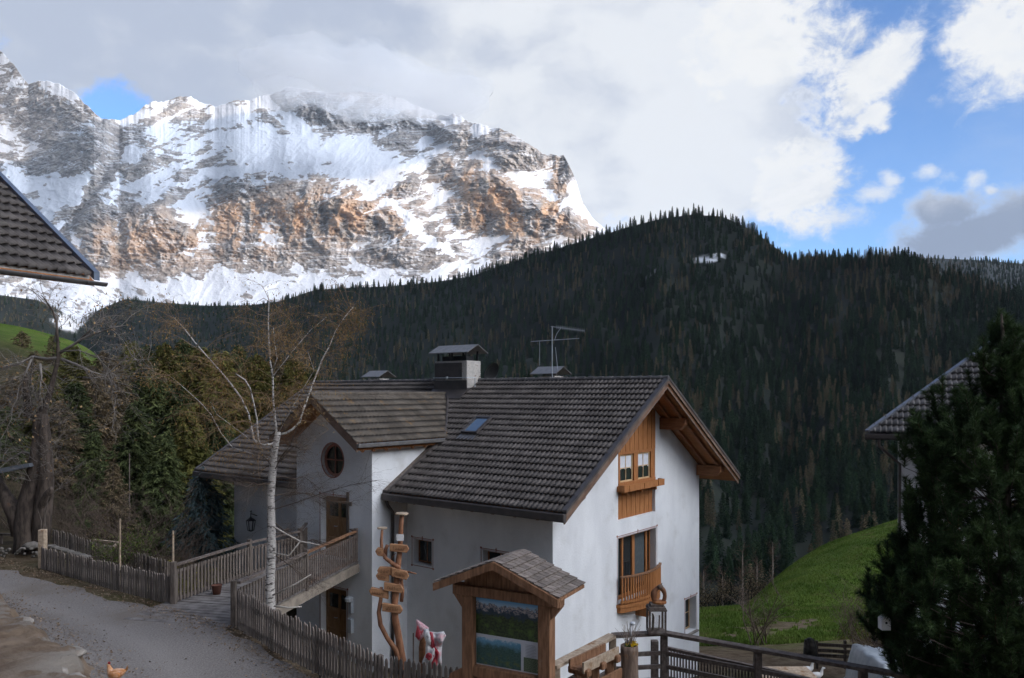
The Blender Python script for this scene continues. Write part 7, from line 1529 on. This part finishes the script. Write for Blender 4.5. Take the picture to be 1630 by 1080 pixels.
spec = [ # kind, px, top row, Y, height, width, label
 ('O', 208, 545, 74, 18, 1.15, 'olive-green larch left of the spruce pair, standing behind the old tree'),
 ('D', 232, 552, 66, 19, 1.1, 'dark narrow spruce directly right of the leftmost olive larch'),
 ('O', 262, 548, 70, 20, 1.2, 'tall yellow-green larch above the dark gap in the garden wood'),
 ('D', 292, 543, 78, 22, 1.2, 'tall dark spruce behind the left limb of the birch'),
 ('O', 318, 556, 66, 19, 1.2, 'broad yellow-green larch behind the left limb of the birch'),
 ('O', 352, 562, 62, 18, 1.25, 'yellow-green larch above the left end of the tiled roof'),
 ('D', 380, 552, 75, 21, 1.2, 'dark green spruce behind the middle of the birch crown'),
 ('O', 408, 566, 64, 18, 1.25, 'olive larch rising behind the birch fork'),
 ('B', 440, 560, 68, 19, 1.2, 'brown bare larch behind the upright birch limb'),
 ('O', 468, 574, 62, 18, 1.15, 'olive larch above the wing roof, behind the right birch limb'),
 ('D', 495, 585, 72, 19, 1.1, 'dark spruce at the far end of the house roof'),
 ('B', 182, 570, 58, 17, 1.3, 'brown bare larch behind the old tree, right of its trunk'),
 ('B', 150, 585, 56, 15, 1.4, 'reddish-brown bare tree behind the old tree branches'),
 ('D', 245, 600, 52, 15, 1.3, 'dark low spruce filling the shaded gap of the garden wood'),
 ('D', 215, 640, 46, 12, 1.3, 'dark spruce right behind the pointed brown larch'),
 ('B', 180, 738, 37, 6.0, 1.5, 'small pointed golden-brown larch behind the garden fence'),
 ('D', 282, 610, 48, 14, 1.2, 'dark spruce behind the blue spruce'),
 ('O', 300, 650, 44, 11.5, 1.2, 'olive young larch just above the blue spruce'),
 ('D', 120, 610, 54, 14, 1.3, 'dark spruce half hidden by the old tree'),
 ('B', 95, 640, 50, 13, 1.5, 'brown bare larch close behind the old tree'),
 ('B', 20, 600, 60, 13, 1.5, 'brown bare larch at the left edge behind the old tree'),
 ('B', 55, 560, 85, 14, 1.4, 'brown bare larch on the green slope at the far left'),
 ('O', 70, 590, 58, 14, 1.5, 'olive larch behind the bare branches of the old tree, left of its trunk top'),
 ('D', 10, 650, 48, 12, 1.4, 'dark spruce at the left edge under the green slope'),
 ('O', 130, 570, 62, 15, 1.4, 'olive larch between the old tree and the tall dark spruces'),
 ('B', 165, 560, 66, 16, 1.3, 'brown bare larch just left of the first tall olive larch'),
 ('B', 35, 528, 120, 15, 1.6, 'brown bare tree high on the left green slope, nearest the frame edge'),
 ('B', 85, 535, 115, 14, 1.5, 'brown bare tree on the left green slope behind the old tree top'),
 ('O', 118, 552, 100, 14, 1.5, 'olive larch at the lower edge of the left green slope'),
 ('D', 345, 640, 50, 15, 1.3, 'dark spruce behind the left end of the house roof'),
 ('D', 262, 690, 42, 10, 1.3, 'small dark spruce left of the blue spruce'),
 ('D', 150, 690, 44, 9.5, 1.3, 'small dark spruce left of the pointed brown larch')]
for k, px, yt, Y, h, w_, lb in spec:
    pr = {'O': protoO, 'D': protoD, 'B': protoB}[k]; plant(pr, px, yt, Y, h, lb, {'O': 'larch tree', 'D': 'spruce tree', 'B': 'larch tree'}[k], 'trees of the garden wood', w_ * rp2.uniform(.95, 1.1), rp2.uniform(0, 6))
bs = spray_tree('blue_spruce', 6.2, 2.5, 6, 210, 60, .3, .24, BLU, TRK, .8, .03); Yq = 33.0; plant(bs, 322, 745, Yq, 6.6, 'bushy blue-green spruce beside the left end of the house', 'blue spruce', None, 1.6)
bs.scale = (1.05, 1.05, 1.06)
# ---- brown leafless shrubs
def shrub(name, px, pybase, Y, h, w_, n, seed, mat, label, cat='shrub', lvl=2, r=.014, z=None, group=None):
    rs = random.Random(seed); b = P(px, pybase, Y); b.z = z if z is not None else gz(b.x, b.y); root = thing(name, label, cat, tuple(b), 0, group); tw = TW(); tips = []
    for i in range(n):
        a = rs.uniform(0, 6.28); grow(tw, tips, b + Vector((rs.uniform(-.25, .25) * w_, rs.uniform(-.2, .2) * w_, 0)), Vector((math.cos(a) * w_ / h, math.sin(a) * w_ / h, 1.1)), h * rs.uniform(.6, 1.05), r, lvl, rs, 0, (5, 5), .6, .5, .12, 5)
    twmesh(tw, 'stems', mat, root); return root, tips
for i, (px, Y, h, w_, lb) in enumerate(((110, 33, 3.6, 2.2, 'tangled brown leafless bush behind the old garden fence, left'), (160, 32, 2.8, 2.4, 'low reddish-brown bush right of the pointed larch base'), (225, 30, 2.6, 2.4, 'dark leafless bush left of the blue spruce foot'), (300, 27.5, 2.0, 2.0, 'sprawling bare bush beside the footbridge'), (20, 34, 3.4, 2.4, 'brown bush at the left edge beyond the road'), (262, 28, 2.0, 1.8, 'thin bare shrub behind the footbridge gate post'))):
    shrub('garden_bush', px, 880, Y, h, w_, 22, 40 + i, BROWNTWIG, lb, 'bush', group='leafless bushes behind the roadside fence')
root, tips = shrub('green_bush', 186, 905, 26.5, 1.1, 1.0, 20, 60, BROWNTWIG, 'small mossy green bush behind the roadside fence', 'bush'); leaves(tips, 1500, .07, random.Random(4), M_('moss_green', (0.05, 0.085, 0.015), (0.10, 0.12, 0.02), 3, attr='tint'), 'leaves', root, .1, .08, .5)
root, tips = shrub('green_bush', 305, 905, 26.0, 1.2, 1.1, 16, 61, BROWNTWIG, 'yellow-green bush below the blue spruce', 'bush'); leaves(tips, 1300, .08, random.Random(5), M_('yellow_leaf', (0.13, 0.12, 0.02), (0.18, 0.15, 0.03), 3, attr='tint'), 'leaves', root, .1, .10, .5)
# ---- bare young trees on the meadow edge
for i, (px, py, Y, h, w_, lb) in enumerate(((1196, 1026, 39, 3.2, 1.5, 'bare young fruit tree on the meadow edge, left one of the pair'), (1218, 1028, 40, 2.9, 1.3, 'bare young fruit tree on the meadow edge, right one of the pair'), (1346, 1015, 34, 2.2, 1.3, 'thin bare shrub at the garden edge above the covered stack'), (1385, 1070, 24, 2.6, 1.4, 'dark bare twigs rising over the tarpaulin'))):
    z_ = P(px, py, Y).z; shrub('bare_tree', px, py, Y, h, w_, 5 if i < 2 else 7, 80 + i, BROWNTWIG, lb, 'bare tree', 2, .035 if i < 2 else .02, z=z_)
r_, tips = shrub('heath_bush', 1385, 1022, 33, .9, 2.2, 26, 95, BROWNTWIG, 'rusty brown low bush behind the covered stack', 'bush', z=P(1385, 1026, 33).z); leaves(tips, 1600, .07, random.Random(6), M_('rusty_leaf', (0.10, 0.05, 0.015), (0.10, 0.085, 0.02), 2, attr='tint'), 'leaves', r_, 0, .12, .5)
# thin light trees at the foot of the forest, beyond the meadow
PB = M_('pale_thin_stem', (0.22, 0.17, 0.14), (0.34, 0.28, 0.24), 1, .9)
for i, (px, py, Y, h, lb) in enumerate(((1182, 935, 150, 7.0, 'slim reddish birch with a pale stem at the foot of the dark forest'), (1120, 962, 150, 6.5, 'slim bare birch beside the right wall of the house, at the foot of the forest'), (1230, 915, 170, 7.0, 'reddish birch top just above the meadow crest'), (1205, 930, 165, 5.0, 'small bare tree between two birches above the meadow crest'), (1150, 955, 140, 4.5, 'bushy bare tree left of the slim reddish birch'))):
    rs = random.Random(100 + i); p1 = P(px, py, Y); b = p1 - Vector((0, 0, 3)); t_ = thing('slim_birch', lb, 'birch tree', tuple(b), 0, 'slim birches at the foot of the forest'); mb = MB(); mb.tube([b, p1, p1 + Vector((0, 0, h * .6)), p1 + Vector((0, 0, h))], [.22, .18, .12, .03], 6); mb.build('trunk', PB, t_, world=True); tw = TW(); tips = []
    for j in range(34): q = p1 + Vector((0, 0, h * rs.uniform(.1, 1))); a = rs.uniform(0, 6.28); grow(tw, tips, q, Vector((math.cos(a), math.sin(a), 1.1)), rs.uniform(1, 2.4), .03, 1, rs, 0, (6,), .6, .6, .15, 4)
    twmesh(tw, 'crown', M_('reddish_twig', (0.10, 0.062, 0.048), (0.13, 0.085, 0.06), 1) if i == 0 else bpy.data.materials['reddish_twig'], t_)
# brush at the foot of the forest beyond the near meadow
tw = TW(); tips = []; rs = random.Random(7)
for j in range(150):
    px = rs.uniform(1060, 1225); Y = rs.uniform(120, 150); b = P(px, 968 - (px - 1113) * .22 if px > 1113 else 968, Y); grow(tw, tips, b - Vector((0, 0, .5)), Vector((rs.gauss(0, .4), rs.gauss(0, .4), 1)), rs.uniform(1.5, 4), .05, 1, rs, 0, (6,), .7, .6, .15, 4)
br = thing('brush', 'olive-brown brushwood along the foot of the forest beyond the meadow', 'brushwood', (30, 130, -40)); br['kind'] = 'stuff'
o = twmesh(tw, 'stems', BRN, br); o = leaves(tips, 5000, .3, random.Random(9), BRN, 'foliage', br, 0, .5, .5)

# ---- dark stone pine close at the right: upturned shoots dressed in needles
def pine():
    rs = np.random.RandomState(77); Yp = 12.6; base = Vector(((1600 - CX) / F * Yp, Yp, -5.5)); t_ = thing('stone_pine', 'big dark stone pine with upturned bushy shoots at the right edge', 'pine tree', tuple(base))
    rnd = random.Random(5); mb = MB(); tr = [base, base + Vector((.03, 0, 2)), base + Vector((-.02, 0, 4)), P(1598, 560, Yp), P(1594, 500, Yp)]; mb.tube(tr, [.16, .13, .09, .045, .012], 10); mb.build('trunk', BARK, t_, world=True, smooth=True)
    # outline of the crown, left edge column by row
    ly = [470, 495, 530, 560, 600, 645, 660, 700, 760, 800, 850, 880, 930, 980, 1030, 1080, 1130]; lx = [1600, 1588, 1572, 1560, 1528, 1492, 1445, 1446, 1440, 1436, 1414, 1394, 1372, 1392, 1410, 1436, 1460]
    shoots = []; tw = TW()
    named = [(1592, 492), (1578, 520), (1608, 505), (1622, 520), (1566, 535), (1540, 590), (1560, 560), (1482, 615), (1500, 598), (1452, 652), (1462, 660), (1474, 655), (1446, 680), (1398, 868), (1412, 862), (1374, 925), (1382, 905), (1400, 935), (1450, 800), (1440, 760), (1428, 850), (1520, 620), (1530, 655), (1420, 890), (1390, 960), (1408, 985), (1425, 1010)]
    allp = [(x, y, rs.uniform(-.5, .4)) for x, y in named]
    k = 0
    while k < 680:
        y = rs.uniform(500, 1130); x = rs.uniform(1365, 1760); el = np.interp(y, ly, lx)
        hw = 1604 - el; dx = abs(x - 1604) / max(hw, 10)
        if dx > 1.0 or x < el + 8: continue
        dep = rs.uniform(-1, 1) * math.sqrt(max(0.02, 1 - min(dx, 1) ** 2)) * hw / F * Yp * .9
        if dep > .5 and rs.uniform() < .6: continue
        allp.append((x, y, dep)); k += 1
    NV = []; NT = []
    for (x, y, dep) in allp:
        tip = P(x, y, Yp + dep); ax = P(1600, y + 70, Yp); out = Vector((tip.x - ax.x, tip.y - ax.y, 0)); Ls = rs.uniform(.40, .80)
        od = out.normalized() if out.length > .05 else Vector((0, -1, 0)); d0 = (od * .9 + Vector((0, 0, .35))).normalized(); d1 = (od * rs.uniform(.0, .35) + Vector((rs.normal(0, .12), rs.normal(0, .12), 1))).normalized()
        b0 = tip - d1 * Ls; root_ = Vector((base.x, base.y, b0.z - out.length * .35)); mid = root_.lerp(b0, .6) + Vector((0, 0, -.06)); tw.seg([root_.lerp(b0, .45), mid.lerp(b0, .4), b0, tip], .014, .004, 4)
        # side shoots as well: a small candelabra
        subs = [(b0, tip, Ls)]
        for q in range(3):
            s0 = b0.lerp(tip, rs.uniform(0, .5)); sdv = Vector((rs.normal(0, 1), rs.normal(0, 1), .9)).normalized(); l2 = Ls * rs.uniform(.35, .6); subs.append((s0, s0 + sdv * l2, l2)); tw.seg([s0, s0 + sdv * l2], .006, .003)
        for (a, b, L) in subs:
            n = int(300 * L / .5); s = rs.uniform(0, 1, n); A_ = np.array(tuple(a)); Bv = np.array(tuple(b)) - A_; dd = Bv / np.linalg.norm(Bv); C = A_ + Bv * s[:, None]
            rad = rs.normal(0, 1, (n, 3)); rad -= dd * (rad @ dd)[:, None]; rad /= np.linalg.norm(rad, axis=1)[:, None]; nd = rad * .75 + dd * rs.uniform(.35, .9, n)[:, None]; nd /= np.linalg.norm(nd, axis=1)[:, None]
            ln = rs.uniform(.08, .14, (n, 1)); W = np.cross(nd, rs.normal(0, 1, (n, 3))); W /= np.linalg.norm(W, axis=1)[:, None]; wd = .005
            NV.append(np.stack([C - W * wd, C + W * wd, C + nd * ln], 1).reshape(-1, 3)); NT.append(np.repeat(rs.uniform(.6, 1.5, n) * (1.0 + .5 * s), 3))
    A = np.array(MINV[t_.name]); V = np.concatenate(NV) @ A[:3, :3].T + A[:3, 3]
    npmesh('needles', V, np.arange(len(V)).reshape(-1, 3), M_('pine_needles', (0.018, 0.034, 0.012), (0.042, 0.068, 0.022), 1.6, .8, attr='tint', trans=.1), False, {'tint': np.concatenate(NT)}, t_)
    twmesh(tw, 'boughs', BARK, t_)
    c = P(1411, 992, 11.6); bh = thing('bird_house', 'small white bird house with pointed roof hanging in the pine', 'bird house', tuple(c))
    mb = MB(); s = .065; z0, z1, z2 = c.z - .11, c.z + .05, c.z + .13; mb.prism([(c.x - s, c.y, z0), (c.x + s, c.y, z0), (c.x + s, c.y, z1), (c.x, c.y, z2), (c.x - s, c.y, z1)], (0, .13, 0)); mb.build('box', MT['white_paper'], bh, world=True)
    mb = MB(); mb.tube([(c.x, c.y + .06, z2 - .02), (c.x, c.y + .06, z2 + .2)], .004, 4); mb.build('hanger', MT['black'], bh, world=True)
    mb = MB(); mb.lathe((c.x, c.y - .003, c.z), [(.018, 0), (.018, .004)], 10, axis='Y'); mb.build('entrance', MT['black'], bh, world=True)
pine()

# ---- clouds: one resting on the summit, one unseen, added to shade the upper mountain from the low sun
def cloud_mesh(name, blobs, dens, label, seed, vox=60, amp=170, sc_=260):
    mv = bpy.data.materials.new('cloud'); mv.use_nodes = True; nt = mv.node_tree; nt.nodes.clear(); g = G(nt); o_ = g.new('ShaderNodeOutputMaterial'); pv = g.new('ShaderNodeVolumePrincipled'); pv.inputs['Color'].default_value = (1, 1, 1, 1); pv.inputs['Density'].default_value = dens; pv.inputs['Anisotropy'].default_value = 0.0; g.l.new(pv.outputs[0], o_.inputs[1])
    mb = MB(); rs = random.Random(seed)
    for c, r in blobs: mb.blobm(c, r, rs, 26, .10)
    o = mb.build(name, mv, smooth=True); props(o, label, 'cloud', kind='stuff'); rm = o.modifiers.new('r', 'REMESH'); rm.mode = 'VOXEL'; rm.voxel_size = vox; rm.use_smooth_shade = True
    tx = bpy.data.textures.new('cl', 'CLOUDS'); tx.noise_scale = sc_; tx.noise_depth = 4; dm = o.modifiers.new('d', 'DISPLACE'); dm.texture = tx; dm.strength = amp; dm.mid_level = .5; dm.texture_coords = 'GLOBAL'
if CLOUD:
    cb_ = []
    for cx, cy, rx, ry in ((480, 127, 95, 26), (585, 132, 105, 38), (690, 150, 95, 24)):
        Y = 4750; k = Y / F; cb_.append((P(cx, cy, Y), (rx * k, 520, ry * k)))
    cloud_mesh('summit_cloud', cb_, 0.0028, 'soft grey cloud resting on the mountain summit', 3, 55, 300, 300)
SHC = []
_s = Vector((0.75, -0.66, 0)).normalized(); _n = Vector((0.66, 0.75, 0)).normalized()
for n_, s_, z_, rn, rz_ in ((1200, 700, 2750, 500, 480), (1800, 650, 2700, 520, 560), (2400, 750, 2780, 560, 560), (3000, 700, 2850, 560, 560), (3500, 700, 2960, 480, 500)):
    q = _s * s_ + _n * n_; SHC.append((Vector((q.x, q.y, z_)), (rn, rn, rz_)))
cloud_mesh('shade_cloud', SHC, 0.012, 'thick unseen cloud added high on the right to shade the upper mountain', 8, 90, 260, 420)
SC.cycles.volume_bounces = 4
if HAZE:
    mv = bpy.data.materials.new('haze'); mv.use_nodes = True; nt = mv.node_tree; nt.nodes.clear(); g = G(nt); o_ = g.new('ShaderNodeOutputMaterial'); pv = g.new('ShaderNodeVolumePrincipled'); pv.inputs['Color'].default_value = (.76, .87, 1, 1); pv.inputs['Density'].default_value = 0.000026; g.l.new(pv.outputs[0], o_.inputs[1])
    mb = MB(); mb.b2((-9000, -9000, -177), (9000, 9000, 2110)); o = mb.build('haze', mv); props(o, 'thin bluish evening haze in the valley air', 'haze', kind='stuff')
